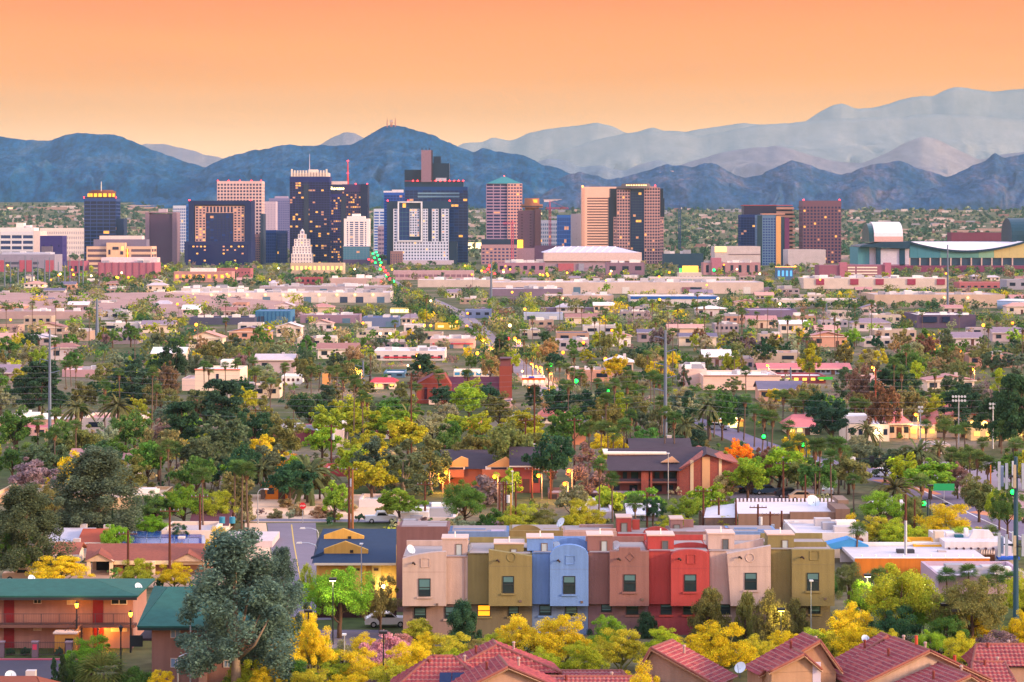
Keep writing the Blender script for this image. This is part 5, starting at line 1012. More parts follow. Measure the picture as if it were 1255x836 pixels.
for z in (zf + 1.02, zf + .08): mb.box(X(-40), X(166), y - .025, y + .025, z, z + .05)
k = int((X(166) - X(-40)) / .16)
for i in range(k): x = X(-40) + i * .16; mb.box(x - .008, x + .008, y - .008, y + .008, zf + .12, zf + 1.02)
mb.build('railing', rail, t)
for a in (103, 123, 163.5): MB().box(X(a) - .08, X(a) + .08, -1.45, -1.29, 0, zf - .28).build('post', M('#5a3c38'), t)
# stair
mb = MB(); n = 14; xa, xb = X(72), X(103)
for i in range(n): x = xa + (xb - xa) * i / n; z = zf * (i + 1) / n; mb.box(x, x + (xb - xa) / n + .02, -2.6, -1.52, z - .09, z - .001)
st = mb.build('stair', M('#8a5a44'), t)
mb = MB(); mb.tube([(xa, -2.62, 1.0), (xb, -2.62, zf + 1.0)], .03, 5)
for i in range(8): u = i / 7; mb.tube([(xa + (xb - xa) * u, -2.62, zf * u), (xa + (xb - xa) * u, -2.62, zf * u + 1.0)], .02, 4)
mb.build('handrail', rail, st); MB().prism([(xa, 0), (xa + .3, 0), (xb, zf - .28), (xb, zf + .05)], -2.7, -2.64).build('stringer', M('#c88448'), st)
t = thing('shed', 'orange lit little pump house with a flat roof beside the stair', 'shed', (gX(80, 239.5), 239.5, 0)); bx('wall', (-1.0, 1.0, 0, 1.5, 0, 1.9), stucco('#d08a30'), t); bx('roof', (-1.15, 1.15, -.12, 1.6, 1.903, 2.05), M('#d8c0b0'), t); bx('opening', (-.02, .75, -.04, -.003, .05, 1.5), M('#2a1c20'), t)
# fence posts and low wall by the car park
for i, (a, l) in enumerate(((1, 'grey stucco gate post nearest the frame edge by the car park'), (42.5, 'grey stucco gate post with a small pink notice by the car park'), (84, 'grey stucco gate post below the pump house'))):
    t = thing('gate_post', l, 'gate post', (gX(a, 237.6), 237.6, 0), 0, 'gate posts along the car park'); bx('shaft', (-.28, .28, 0, .5, 0, 1.35), M('#7a6670'), t); bx('cap', (-.34, .34, -.06, .56, 1.353, 1.5), M('#8c7880'), t)
    if i == 1: bx('notice', (-.2, .2, -.03, -.003, .75, 1.25), M('#d84860'), t)
t = thing('iron_fence', 'thin black iron fence along the car park kerb', 'fence', (gX(40, 237.8), 237.8, 0)); mb = MB()
for i in range(70): x = -5.5 + i * .16; mb.box(x - .01, x + .01, -.01, .01, 0, 1.5)
mb.build('bars', rail, t)
for z in (.25, 1.35): bx('rail', (-5.6, 5.6, -.02, .02, z, z + .04), rail, t)
# second green-roofed block
Y2 = 224.0
t = thing('apartment_block', 'brown stucco apartments with a teal hip roof behind the big tree', 'apartments', (gX(255, Y2), Y2, 0)); lx = t.location.x
X = lambda p, y=0: gX(p, Y2 + y) - lx; Z = lambda p, y=0: gZ(p, Y2 + y)
bx('wall', (X(186), X(328), 0, 13, 0, Z(768)), stucco('#96685c'), t)
r = MB(); r.poly([(X(171), -1.2, Z(767)), (X(338), -1.2, Z(767)), (X(320, 9), 9, Z(721, 9)), (X(206, 9), 9, Z(721, 9))]); r.poly([(X(171), -1.2, Z(767)), (X(206, 9), 9, Z(721, 9)), (X(189, 11), 11.5, Z(720.5, 11))]); ro = r.build('roof', teal, t)
so = ro.modifiers.new('thickness', 'SOLIDIFY'); so.thickness = .16; so.offset = 1
bx('fascia', (X(171), X(338), -1.3, -1.205, Z(767) - .2, Z(767) + .02), M('#20302e'), t)
for a, b, pa, pb in ((209, 221, 770.5, 782), (209, 221, 806.5, 818), (274, 283, 809, 818), (302, 312, 809, 818)): window_part(t, X(a), X(b), Z(pb), Z(pa), 0, '#d0c4bc', G('#7f98b8'), .06, 1)
for a, b in ((244, 254), (292, 300)): bx('wall_box', (X(a), X(b), -.25, -.004, 0, .9), M('#c89a84'), t)
bx('side_walkway', (X(164), X(184), 2, 10, Z(790), Z(787)), M('#3a3240'), t); bx('side_rail', (X(155), X(171), 1.9, 1.95, Z(797), Z(783)), M('#14202a', .6), t)
t = thing('wooden_fence', 'weathered plank fence beside the brown apartments', 'fence', (gX(322, 226), 226, 0))
for i in range(3): bx('fence_panel', (-1.9 + i * 1.3, -.62 + i * 1.3, 0, .06, 0, 1.7), M('#8a6a50', .9, .2, 3, .3), t)
for i in range(4): bx('post', (-1.96 + i * 1.3, -1.88 + i * 1.3, -.06, -.003, 0, 1.85), M('#6a4c3c'), t)
dish(39, 709, 251, 'white satellite dish on the teal roof ridge', .4, .6); dish(170, 719, 246, 'white satellite dish on a post at the teal roof corner', .42, .7)
# red-shingled bungalow, solar roof, odds and ends behind
shing = M('#8a4a3a', .9, .3, 2.2, .3)
Yr = gY(703)
t = thing('house', 'long bungalow with a rusty shingle roof and a gabled carport', 'house', (gX(178, Yr), Yr, 0)); lx = t.location.x
X = lambda p, y=0: gX(p, Yr + y) - lx; Z = lambda p, y=0: gZ(p, Yr + y); cw = stucco('#d8b48c')
bx('wall', (X(140), X(250), 0, 10, 0, Z(687)), stucco('#b87c54'), t); bx('wall', (X(108), X(139.9), 3, 10, 0, Z(687)), cw, t)
r = MB(); r.poly([(X(106), -1, Z(686)), (X(252), -1, Z(686)), (X(250, 7), 7, Z(666, 7)), (X(107, 7), 7, Z(666, 7))]); r.poly([(X(252), -1, Z(686)), (X(252), 13, Z(686)), (X(250, 7), 7, Z(666, 7))]); r.build('roof', shing, t)
bx('fascia', (X(141), X(252), -1.1, -1.005, Z(690.5), Z(685.8)), M('#e8cca0'), t)
for a, c in ((106, 142), (213, 252)):
    MB().prism([(X(a), Z(686)), (X(c), Z(686)), (X((a + c) / 2), Z(677))], -1.6, -.9).build('gable_front', cw, t)
    MB().poly([(X(a - 1), -1.8, Z(686.6)), (X((a + c) / 2), -1.8, Z(676)), (X((a + c) / 2, 3), 3, Z(676, 0) + .1), (X(a - 1, 1), 1.5, Z(686.6))]).poly([(X((a + c) / 2), -1.8, Z(676)), (X(c + 1), -1.8, Z(686.6)), (X(c + 1, 1), 1.5, Z(686.6)), (X((a + c) / 2, 3), 3, Z(676) + .1)]).build('gable_roof', shing, t)
for a in (109, 136.5, 188): bx('porch_post', (X(a), X(a + 4), -1.5, -1.1, 0, Z(686)), M('#e8cca8'), t)
bx('carport_opening', (X(113), X(136), 2.9, 2.99, 0, Z(688.5)), M('#1c1826'), t); window_part(t, X(200), X(211), Z(700), Z(692), 0, '#a86848', G('#4a2c24'), .08, 1); window_part(t, X(150), X(160), Z(699), Z(692), 0, '#a86848', G('#3a2c34'), .08, 1)
Yv = gY(676)
t = thing('house', 'pale grey house whose roof is covered in blue solar panels', 'house', (gX(245, Yv), Yv, 0)); lx = t.location.x
X = lambda p, y=0: gX(p, Yv + y) - lx; Z = lambda p, y=0: gZ(p, Yv + y)
bx('wall', (X(142), X(252), 0, 9, 0, Z(668)), M('#b8b4bc'), t); 
MB().poly([(X(139), -.6, Z(668)), (X(253), -.6, Z(668)), (X(250, 8), 8, Z(651, 8)), (X(142, 8), 8, Z(651, 8))]).build('roof', M('#a8a8b4'), t)
bx('roof', (X(205), X(330), 4, 14, 0, Z(663, 4)), M('#c8b8b8'), t)
for i in range(6):
    for j in range(2):
        u0, u1 = i / 6, (i + .94) / 6; v0, v1 = .04 + j * .47, .04 + j * .47 + .44
        pnt = lambda u, v: Vector((X(146), -.6, Z(668))).lerp(Vector((X(249), -.6, Z(668))), u).lerp(Vector((X(148, 8), 8, Z(651, 8))).lerp(Vector((X(248, 8), 8, Z(651, 8))), u), v) + Vector((0, -.03, .09))
        MB().poly([pnt(u0, v0), pnt(u1, v0), pnt(u1, v1), pnt(u0, v1)]).build('solar_panel', G('#1c3f86', .2), t)
bx('cooler', (X(218, 3), X(226, 3), 3, 4, Z(667), Z(658, 3)), M('#d8ccc0'), t)
t = flat('white cooler topped flat house with blue tanks behind the solar roof', 198, 262, 650, 662, 10, '#d8c4b4', '#b8a8a8', Y=gY(669)); 
for i in range(2): MB().cyl(4 + i * 1.3, 3, 2.5, 3.3, .38, .38, 12).build('water_tank', M('#2c7c98', .5), t)
gabled('small house with a rusty roof and white wall left of the bungalow', 100, 130, 664, 682, 8, '#e0d4d0', '#a04a34', 1.0, wins=0, Y=gY(684))
gabled('pale grey roofed house half hidden by the big grey tree', 62, 106, 663, 682, 8, '#d8ccd0', '#b4b0bc', 1.0, wins=2, Y=gY(681))
gabled('low maroon walled house behind the yellow palo verde', 40, 76, 684, 695, 7, '#7a2c30', '#6a5058', 1.0, wins=2)
gabled('brown roofed shed with white trim beside the grey tree', 68, 92, 679, 694, 6, '#d8c8c0', '#9a5440', .9, wins=1)
flat('wide sand coloured flat house with an L shaped parapet', 118, 194, 610, 625, 16, '#d8b48c', '#e0b898', units=2); flat('long sand coloured flat house behind grey trees', -10, 122, 606, 618, 14, '#d0ac88', '#c8a890', units=3)
gabled('dark maroon roofed house with white gutters behind the solar roof', 236, 276, 644, 655, 9, '#d8c8c0', '#5a3440', 1.4, wins=2)
gabled('low house with a brown roof under the broad green tree', 170, 200, 623, 635, 8, '#6a4440', '#4a3440', .8, wins=0)
# brown store, adobe buildings
Yw = gY(660)
t = thing('store', 'brown block store with a white ribbed roof and a roof dish', 'store', (gX(950, Yw), Yw, 0)); lx = t.location.x
X = lambda p, y=0: gX(p, Yw + y) - lx; Z = lambda p, y=0: gZ(p, Yw + y); bw = stucco('#8a6a58')
bx('wall', (X(905), X(968), 0, .5, 0, Z(630)), bw, t); bx('wall', (X(968.1), X(1023), -.4, .5, 0, Z(627.5)), bw, t); bx('corner_tower', (X(1023.1), X(1041), -.8, 8, 0, Z(623)), stucco('#7a5c50'), t); bx('corner_block', (X(1027, 6), X(1040, 6), 6.001, 12, Z(624), Z(613, 6)), stucco('#8a7060'), t)
MB().poly([(X(864), 1.9, Z(637) + .05), (X(905), 1.9, Z(637) + .05), (X(905, 15), 15, Z(632)), (X(866, 15), 15, Z(637) + .1)]).build('side_roof', M('#c4bec6', .6), t)
MB().poly([(X(905), .51, Z(630) - .1), (X(1023), .51, Z(630) - .1), (X(1028, 14), 14, Z(630) + .05), (X(900, 14), 14, Z(630) + .05)]).build('roof', M('#c9c2ca', .6), t)
for i in range(26): a = 903 + i * 4.7; bx('roof_rib', (X(a, 14), X(a, 14) + .25, 14.1, 14.4, Z(630) - .6, Z(630) + .5), M('#d8d0dc'), t)
bx('wall', (X(866), X(904.9), 2, 14, 0, Z(637)), stucco('#7c6054'), t)
for a in (1032,): bx('wall_lamp', (X(a) - .15, X(a) + .15, -1.0, -.803, Z(644), Z(642)), M('#2a2420'), t)
dish(997, 614, Yw + 10, 'large white satellite dish on the brown store roof', .9, .3)
Yo = gY(684)
t = flat('white adobe flat house with a brown timber porch', 975, 1064, 653, 684, 14, '#cfc8c8', '#c0b8bc', units=2); lx = t.location.x
X = lambda p: gX(p, t.location.y) - lx; Z = lambda p: gZ(p, t.location.y)
bx('porch_roof', (X(1030), X(1056), -1.6, -.01, Z(662), Z(659)), M('#6a3c34'), t)
for a in (1037, 1049): bx('porch_post', (X(a) - .08, X(a) + .08, -1.5, -1.34, 0, Z(662)), M('#4a2a28'), t)
t = thing('shade_canopy', 'bright blue fabric canopy beside the white adobe house', 'canopy', (gX(1040, gY(690)), gY(690), 0)); MB().prism([(-2.6, 1.6), (2.4, 1.9), (2.4, 2.1), (.2, 2.9), (-2.6, 2.2)], 0, 3).build('fabric', M('#3c8cc8', .7), t)
for x in (-2.4, 2.2): bx('post', (x - .04, x + .04, .1, .2, 0, 1.7), M('#8a8a90'), t)
Yp = gY(707)
t = thing('store', 'long orange walled building with a white roof and rooftop coolers', 'store', (gX(1130, Yp), Yp, 0)); lx = t.location.x
X = lambda p, y=0: gX(p, Yp + y) - lx; Z = lambda p, y=0: gZ(p, Yp + y)
bx('wall', (X(1048), X(1213), 0, .4, 0, Z(684.5)), stucco('#d87418'), t); bx('rear_wall', (X(1048), X(1213), 13, 13.4, 0, Z(682)), M('#e0d8d8'), t); bx('roof', (X(1048.5), X(1212.5), .41, 12.9, Z(690), Z(686.5)), M('#c4bcc0'), t)
bx('coping', (X(1047.5), X(1213.5), -.06, .46, Z(684.5) + .003, Z(683.5)), M('#f0e4e0'), t)
for i in range(9): a = 1056 + i * 17; MB().cyl(X(a, 2), 2, Z(687), Z(682.5), .09, .09, 6).build('vent_pipe', M('#e8e0dc'), t)
for a in (1100, 1112): MB().box(X(a, 6), X(a + 9, 6), 6, 7.2, Z(687, 6), Z(674, 6)).build('cooler', M('#3a3c44'), t)
bx('cooler', (X(1150, 7), X(1160, 7), 7, 8, Z(687, 7), Z(675, 7)), M('#b0a4a8'), t)
Yq = gY(700) + 5
t = thing('adobe_building', 'white adobe building with rounded parapets and a blue awning', 'building', (gX(1205, Yq), Yq, 0)); lx = t.location.x
X = lambda p, y=0: gX(p, Yq + y) - lx; Z = lambda p, y=0: gZ(p, Yq + y); aw = stucco('#cdc5ca')
bx('wall', (X(1158), X(1225), 0, 12, 0, Z(664)), aw, t); bx('wall', (X(1225.1), X(1246), -1, 12, 0, Z(668)), aw, t)
MB().prism([(X(1193), Z(664.5)), (X(1225), Z(664.5)), (X(1222.5), Z(658)), (X(1219), Z(654)), (X(1199), Z(653)), (X(1197), Z(658))], 3, 4).build('shaped_parapet', aw, t); bx('chimney', (X(1183, 5), X(1187, 5), 5, 6, Z(664, 5), Z(648, 5)), M('#f0e6e2'), t)
bx('cooler', (X(1171, 4), X(1181, 4), 4, 5.2, Z(664, 4), Z(656, 4)), M('#2c6470'), t); bx('cooler', (X(1160, 5), X(1170, 5), 5, 6.2, Z(664, 5), Z(653, 5)), M('#ece4e4'), t); bx('cooler', (X(1146, 4), X(1157, 4), 4, 5.5, Z(667, 4), Z(651.5, 4)), M('#c8b8a8'), t)
bx('awning', (X(1219), X(1245), -2.4, -1.01, Z(683), Z(680)), M('#2458b8'), t); bx('timber_panel', (X(1178), X(1219), -.12, -.004, Z(688), Z(680)), M('#8a5a3c'), t)
for i in range(7): MB().tube([(X(1163 + i * 9), -.4, Z(672)), (X(1163 + i * 9), .3, Z(672))], .13, 6).build('roof_spout', M('#4a3440'), t)
for i in range(6): MB().tube([(X(1200 + i * 3), -1.6, Z(677)), (X(1204 + i * 3), .2, Z(673.5))], .1, 5).build('pergola_beam', M('#c8a890'), t)
t = flat('low yellow lit annex left of the white adobe building', 1120, 1157, 668, 690, 8, '#e8a830', '#e8d0b0', wins=0); bx('lit_opening', (-1.5, 1.2, -.06, -.004, .3, 1.1), E('#ffcf50', 1.2), t)
flat('long pale lilac shed with a white roof behind the round trees', 1150, 1262, 705.5, 725, 12, '#b49cac', '#c8c0c6', units=2, Y=gY(728))
gabled('low white roofed outbuilding among yellow trees', 1078, 1112, 627, 642, 9, '#8a7074', '#e8dce0', 1.0, wins=0)
flat('white trailer roof with clutter behind the rear townhouses', 500, 558, 634, 642, 14, '#d8c8c4', '#e8dcd8', units=6); flat('white carport with pipes left of the flowering bush', 487, 515, 640, 648, 8, '#c8a090', '#ece0dc', units=3)
flat('pale trailer roof among bushes above the red roof room', 712, 752, 627, 636, 12, '#c4b4bc', '#c9c2ca', units=2); gabled('white gabled trailer roof beside a fan palm', 772, 806, 630, 638, 8, '#b8a8b4', '#dcd4e0', .9, wins=0)
flat('white low outbuilding beyond the street corner', 440, 470, 612, 622, 8, '#d8c4c4', '#ece4e4'); gabled('orange lit garage with a pointed roof behind the date palm', 325, 352, 594, 612, 6, '#d87c28', '#d06a20', 1.0, 'y', wins=1, trim=None, chim=False)
flat('maroon walled low building behind the big date palm', 395, 430, 574, 584, 9, '#8a3a3c', '#b8a09c'); flat('brown walled yard block beside the utility pole', 405, 428, 597, 611, 5, '#8a6a60', '#a89088')
flat('low white block with dark openings behind the round yellow trees', 1140, 1165, 545, 556, 8, '#d8c0b8', '#e8d8d4', wins=3)
# ------------------------------------------------------------------ tiled-roof houses nearest the camera
def tile_mat():
    m = bpy.data.materials.new('clay_tiles'); m.use_nodes = True; t = m.node_tree; p = t.nodes['Principled BSDF']; p.inputs['Roughness'].default_value = .75; p.inputs['Specular IOR Level'].default_value = .25
    tc = N('ShaderNodeTexCoord', t); vo = N('ShaderNodeTexVoronoi', t); vo.inputs['Scale'].default_value = 3.2; t.links.new(tc.outputs['Object'], vo.inputs['Vector'])
    no = N('ShaderNodeTexNoise', t); no.inputs['Scale'].default_value = .7; no.inputs['Detail'].default_value = 4; t.links.new(tc.outputs['Object'], no.inputs['Vector'])
    r = N('ShaderNodeValToRGB', t); e = r.color_ramp.elements; e.new(.5)
    for k, (a, c) in zip(e, [(0, '#682c3a'), (.5, '#8c3c46'), (1, '#a2524e')]): k.position = a; k.color = (*lin(c), 1)
    sp = N('ShaderNodeSeparateColor', t); t.links.new(vo.outputs['Color'], sp.inputs[0])
    ad = N('ShaderNodeMath', t); ad.operation = 'MULTIPLY_ADD'; ad.inputs[1].default_value = .7; t.links.new(sp.outputs[0], ad.inputs[0]); 
    sc = N('ShaderNodeMath', t); sc.operation = 'MULTIPLY'; sc.inputs[1].default_value = .4; t.links.new(no.outputs['Fac'], sc.inputs[0]); t.links.new(sc.outputs[0], ad.inputs[2])
    t.links.new(ad.outputs[0], r.inputs[0]); t.links.new(r.outputs[0], p.inputs['Base Color']); return m
tiles = tile_mat(); mortar = M('#9c706c', .9, .2, 2); capm = M('#82483e', .7, .25, 2)
def tiled(poly, eave, t, name='roof_slope'):
    """A pitched plane of barrel tiles: columns run down the slope, courses step like shingles; clipped to the polygon."""
    poly = [Vector(p) for p in poly]; u = (Vector(eave[1]) - Vector(eave[0])).normalized(); c = sum(poly, Vector()) / len(poly)
    n = (poly[1] - poly[0]).cross(poly[2] - poly[0]).normalized(); n = n if n.z > 0 else -n; v = n.cross(u); v = v if v.z < 0 else -v
    us = [(p - c).dot(u) for p in poly]; vs = [(p - c).dot(v) for p in poly]; pu, pv = .36, .46
    U = np.arange(math.floor((min(us) - .1) / pu) * pu, max(us) + .1, pu / 4); nv_ = int((max(vs) - min(vs)) / pv) + 2
    V = []; 
    for j in range(nv_): V += [(min(vs) - .1 + j * pv, .0), (min(vs) - .1 + (j + 1) * pv - .05, .07)]
    bm = bmesh.new(); rows = []
    for vv, h in V: rows.append([bm.verts.new(c + u * a + v * vv + n * (h + (.085 * abs(math.sin(math.pi * a / pu))))) for a in U])
    for j in range(len(rows) - 1):
        for i in range(len(U) - 1): bm.faces.new((rows[j][i], rows[j][i + 1], rows[j + 1][i + 1], rows[j + 1][i])).material_index = 1 if j % 2 else 0
    for i in range(len(poly)):
        a, b = poly[i], poly[(i + 1) % len(poly)]; no = (b - a).cross(n).normalized()
        if (c - a).dot(no) > 0: no = -no
        bmesh.ops.bisect_plane(bm, geom=bm.verts[:] + bm.edges[:] + bm.faces[:], plane_co=a, plane_no=no, clear_outer=True)
    me = bpy.data.meshes.new(name); bm.to_mesh(me); bm.free(); me.materials.append(tiles); me.materials.append(mortar)
    me.polygons.foreach_set('use_smooth', [True] * len(me.polygons)); return link(name, me, t)
def caps(t, a, b, r=.14):
    a, b = Vector(a), Vector(b); k = max(1, int((b - a).length / .4)); pts = []; rad = []
    for i in range(k): pts += [a.lerp(b, i / k), a.lerp(b, (i + .92) / k)]; rad += [r, r * 1.22]
    MB().tube(pts, rad, 7).build('ridge_tiles', capm, t, True)
def tile_block(t, cx, y, zr, wl_, wr_, rise, length, hip=0.0, rz=0, wallc='#b88c74', axis='y', vent=True, lowl=None, lowr=None):
    """One wing. axis y: ridge running away from the camera (gable or hip front); axis x: ridge across, slope to the camera."""
    ca, sa = math.cos(R(rz)), math.sin(R(rz)); T = lambda x, yy, z: (cx + x * ca - yy * sa, y + x * sa + yy * ca, z)
    ze = zr - rise; zl = zr - (lowl or rise); zr2 = zr - (lowr or rise); wm_ = stucco(wallc)
    if axis == 'y':
        A, B = T(0, hip, zr), T(0, length, zr); l0, l1, r0, r1 = T(-wl_, -.4, zl), T(-wl_, length, zl), T(wr_, -.4, zr2), T(wr_, length, zr2)
        if not hip: A = T(0, -.4, zr)
        tiled([l0, A, B, l1], (l0, l1), t); tiled([r0, r1, B, A], (r0, r1), t); caps(t, A, B)
        if hip: tiled([l0, r0, A], (l0, r0), t); caps(t, l0, A); caps(t, r0, A)
        else:
            MB().poly([T(-wl_ + .3, 0, zl - .1), T(wr_ - .3, 0, zr2 - .1), T(0, 0, zr - .12)]).build('gable_wall', wm_, t)
            for p in (l0, r0): MB().tube([Vector(p) - Vector((0, 0, .1)), Vector(A) - Vector((0, 0, .1))], .1, 4).build('barge_board', M('#a8866e'), t); caps(t, Vector(p) + Vector((0, 0, .06)), Vector(A) + Vector((0, 0, .06)), .1)
        x0, x1, y0, y1 = -wl_ + .4, wr_ - .4, .02, length - .1
    else:
        w = (wl_ + wr_); A, B = T(-wl_ + hip, length / 2, zr), T(wr_ - hip, length / 2, zr); a, b, c_, d_ = T(-wl_, -.4, ze), T(wr_, -.4, ze), T(wr_, length + .4, ze), T(-wl_, length + .4, ze)
        tiled([a, b, B, A], (a, b), t); tiled([c_, d_, A, B], (c_, d_), t); caps(t, A, B)
        if hip: tiled([d_, a, A], (d_, a), t); tiled([b, c_, B], (b, c_), t); caps(t, a, A); caps(t, b, B)
        x0, x1, y0, y1 = -wl_ + .4, wr_ - .4, .02, length - .1
    mb = MB(); q = [T(x0, y0, 0), T(x1, y0, 0), T(x1, y1, 0), T(x0, y1, 0)]; k = len(mb.v); zz = min(zl, zr2, ze) - .12
    mb.v += [(p[0], p[1], 0) for p in q] + [(p[0], p[1], zz) for p in q]; mb.f += [(0, 1, 5, 4), (1, 2, 6, 5), (2, 3, 7, 6), (3, 0, 4, 7), (4, 5, 6, 7)]; mb.m += [0] * 5; mb.build('wall', wm_, t)
    if vent:
        for fx, fy, c in ((-.35, .4, '#7a3830'), (.3, .6, '#a89088')):
            x = fx * (wl_ if fx < 0 else wr_); z = zr - rise * abs(fx); mb = MB(); p = T(x, length * fy, z); mb.cyl(p[0], p[1], p[2] - .1, p[2] + .65, .1, .1, 8); mb.cyl(p[0], p[1], p[2] + .66, p[2] + .78, .17, .1, 8); mb.build('roof_vent', M(c), t)
def tile_house(label, px, Y, group='tiled roof houses nearest the camera'):
    return thing('tiled_house', label, 'house', (gX(px, Y), Y, 0), 0, group)
t = tile_house('red tiled house with blue solar panels and a small front gable', 614, 205)
loc = lambda px, Y: gX(px, Y) - gX(614, 205)
tile_block(t, loc(612, 212), 7, gZ(790, 214), 5.0, 5.2, 2.1, 4.2, 1.6, 8)
tile_block(t, loc(622, 203), -3, gZ(817, 202), 4.0, 4.4, 1.9, 5, 0, 8)
tile_block(t, loc(552, 206), 0, gZ(802, 209), 5.0, 3.6, 2.5, 6, 3.4, 0, axis='x')
tile_block(t, loc(724, 206), 0, gZ(827, 208.5), 5.6, 5.9, 1.5, 5, .8, 0, axis='x')
tile_block(t, loc(710, 212), 6, gZ(820, 214.5), 5.2, 4.4, 1.1, 5, .8, 0, axis='x', vent=False)
for i in range(5):
    a = Vector((loc(538, 204.3) + i * 1.02, 1.0, 0)); z0 = gZ(802, 209) - 2.5; f = lambda dx, v: (a.x + dx, -.4 + v * 3.4, z0 + v * 2.5 + .24)
    MB().poly([f(0, .12), f(.96, .12), f(.96, .5), f(0, .5)]).build('solar_panel', G('#14264e', .2), t)
t = tile_house('red tiled hip roof house partly behind a yellow bush', 845, 208); tile_block(t, gX(800, 208) - t.location.x, 0, gZ(794, 208), 1.5, 5.8, 2.6, 4.2, 0, -26, '#9c7a66'); bx('window', (-.6, 1.8, -.12, -.02, .6, 1.9), G('#2a6a70'), t); bx('lit_window', (3.0, 4.2, -.6, -.45, .6, 2.0), E('#ffb030', 1), t)
t = tile_house('purple brown tiled house with a beige gable wall and vent', 985, 205); tile_block(t, gX(1003, 205) - t.location.x, 0, gZ(785, 205), 5.2, 1.9, 2.6, 3.6, 0, 14, '#a87e60'); tile_block(t, gX(985, 202) - t.location.x, -2.2, gZ(801, 203), 3.0, 1.5, 1.3, 2.1, 0, 14, '#b08868', vent=False)
window_part(t, -.7, .05, 1.9, 2.7, -2.25, '#d8c4b0', G('#3a3438'), .07, 1)
t = tile_house('large terracotta tiled house with three stepped gables and a white wall vent', 1130, 203); lx = t.location.x
tile_block(t, gX(1090, 212) - lx, 7, gZ(777, 212), 6.0, 5.4, 2.8, 2.4, 1.0, 16, '#c8b0a0'); tile_block(t, gX(1137, 204) - lx, 1, gZ(797, 204), 6.4, 5.4, 2.6, 6.5, 0, 16, '#c0a08c'); tile_block(t, gX(1186, 199) - lx, -4.5, gZ(826, 199), 5.6, 3.2, 2.0, 5.5, 0, 16, '#c8a890'); tile_block(t, gX(1226, 205) - lx, 3, gZ(817, 206), 2.2, 1.4, 1.3, 4, .5, 0, axis='x')
for a, r, c in ((1123, 784, '#b84a34'), (1170, 808, '#a84030')): MB().cyl(gX(a, 206) - lx, 3, gZ(r + 6, 206), gZ(r - 5, 206), .13, .13, 8).build('flue', M(c), t)
bx('wall_panel', (gX(996, 203) - lx, gX(1006, 203) - lx, .0, .2, 0, gZ(812, 203)), M('#c8c0d0'), t)
t = tile_house('dark tiled roof half hidden behind the green hedge', 1228, 216); tile_block(t, 0, 0, gZ(790, 218), 2.6, 3.4, 1.5, 4, .8, 0, axis='x')
dish(999, 803, 206, 'grey satellite dish on the eave of the terracotta house', .5, -.7); dish(1061, 783, 212, 'small satellite dish on the terracotta roof ridge', .38, .3); dish(907, 818, 206, 'grey satellite dish beside the beige gable house', .5, -.5)
gabled('brown shingled house corner at the foot of the car park', -30, 50, 853, 880, 6, '#b88a68', '#7e4434', 1.0, 'x', .35, wins=0, Y=212)
dish(13, 828, 220, 'white satellite dish on the brown shingled corner roof', .5, .3)

# ------------------------------------------------------------------ ordinary houses among the trees
def roadfree(px, pb):
    for (x0, y0, x1, y1, wd) in ((448, 318, 535, 370, 10), (535, 370, 660, 468, 16), (660, 468, 760, 530, 16), (842, 512, 960, 556, 20), (960, 556, 1262, 662, 40), (357, 641, 376, 760, 40)):
        if y0 - 2 <= pb <= y1 + 2 and abs(px - (x0 + (x1 - x0) * (pb - y0) / (y1 - y0))) < wd: return False
    return True
HW = ['#e0ccc0', '#d8bca8', '#c8a898', '#ece0da', '#b8a4a8', '#cfc0c4', '#d09c88', '#9a8890', '#e4d0bc']; HR = ['#b8807c', '#d8ccd0', '#8a7684', '#c89488', '#e8e0e0', '#9a6a64', '#6a6278', '#c4b4b8']
HN = {'#b8807c': 'dusty pink', '#d8ccd0': 'pale grey', '#8a7684': 'mauve', '#c89488': 'salmon', '#e8e0e0': 'white', '#9a6a64': 'brown', '#6a6278': 'slate', '#c4b4b8': 'light grey'}
HOUSES = []; SH_ = random.Random(21)
def ordinary(n, r0, r1):
    k = 0; tries = 0
    while k < n and tries < 4000:
        tries += 1; pb = r0 + (r1 - r0) * SH_.random() ** 1.3; px = SH_.uniform(-5, 1260); s = F / gY(pb); w = SH_.uniform(7, 15) * s; H = SH_.uniform(2.6, 3.8); pt = pb - H * s
        if not roadfree(px, pb) or not roadfree(px - w / 2, pb) or not roadfree(px + w / 2, pb): continue
        if any(abs(px - (a + b) / 2) < (w + b - a) / 2 + 2 and -6 < (pb - d) < 7 for a, b, c, d, y, e in KEEP): continue
        if any(b_ > px - w / 2 and a_ < px + w / 2 and c_ < pb and pt < d_ and y_ > gY(pb) for a_, b_, c_, d_, y_, e_ in KEEP) and SH_.random() < .8: continue
        wc_, rc = SH_.choice(HW), SH_.choice(HR); flat_ = SH_.random() < .5
        if flat_: t = flat('', px - w / 2, px + w / 2, pt, pb, SH_.uniform(8, 16), wc_, rc, wins=SH_.randint(2, 5), units=SH_.randint(0, 3), cat='house' if w / s < 14 else 'building'); stem_ = f'{"long" if w / s > 15 else "small"} flat {HN[rc]} roofed building'
        else: t = gabled('', px - w / 2, px + w / 2, pt, pb, SH_.uniform(8, 11), wc_, rc, SH_.uniform(1.0, 1.9), 'x' if SH_.random() < .75 else 'y', SH_.choice([0, 0, .5]), wins=SH_.randint(1, 3)); stem_ = f'{"long" if w / s > 15 else "small"} pitched {HN[rc]} roofed house'
        t['group'] = 'ordinary houses among the trees'; HOUSES.append((t, stem_, px, pb, 'house')); k += 1
MINOR0 = len(KEEP); ordinary(105, 343, 430); ordinary(15, 425, 500); ordinary(2, 520, 600); MINOR = set(range(MINOR0, len(KEEP)))

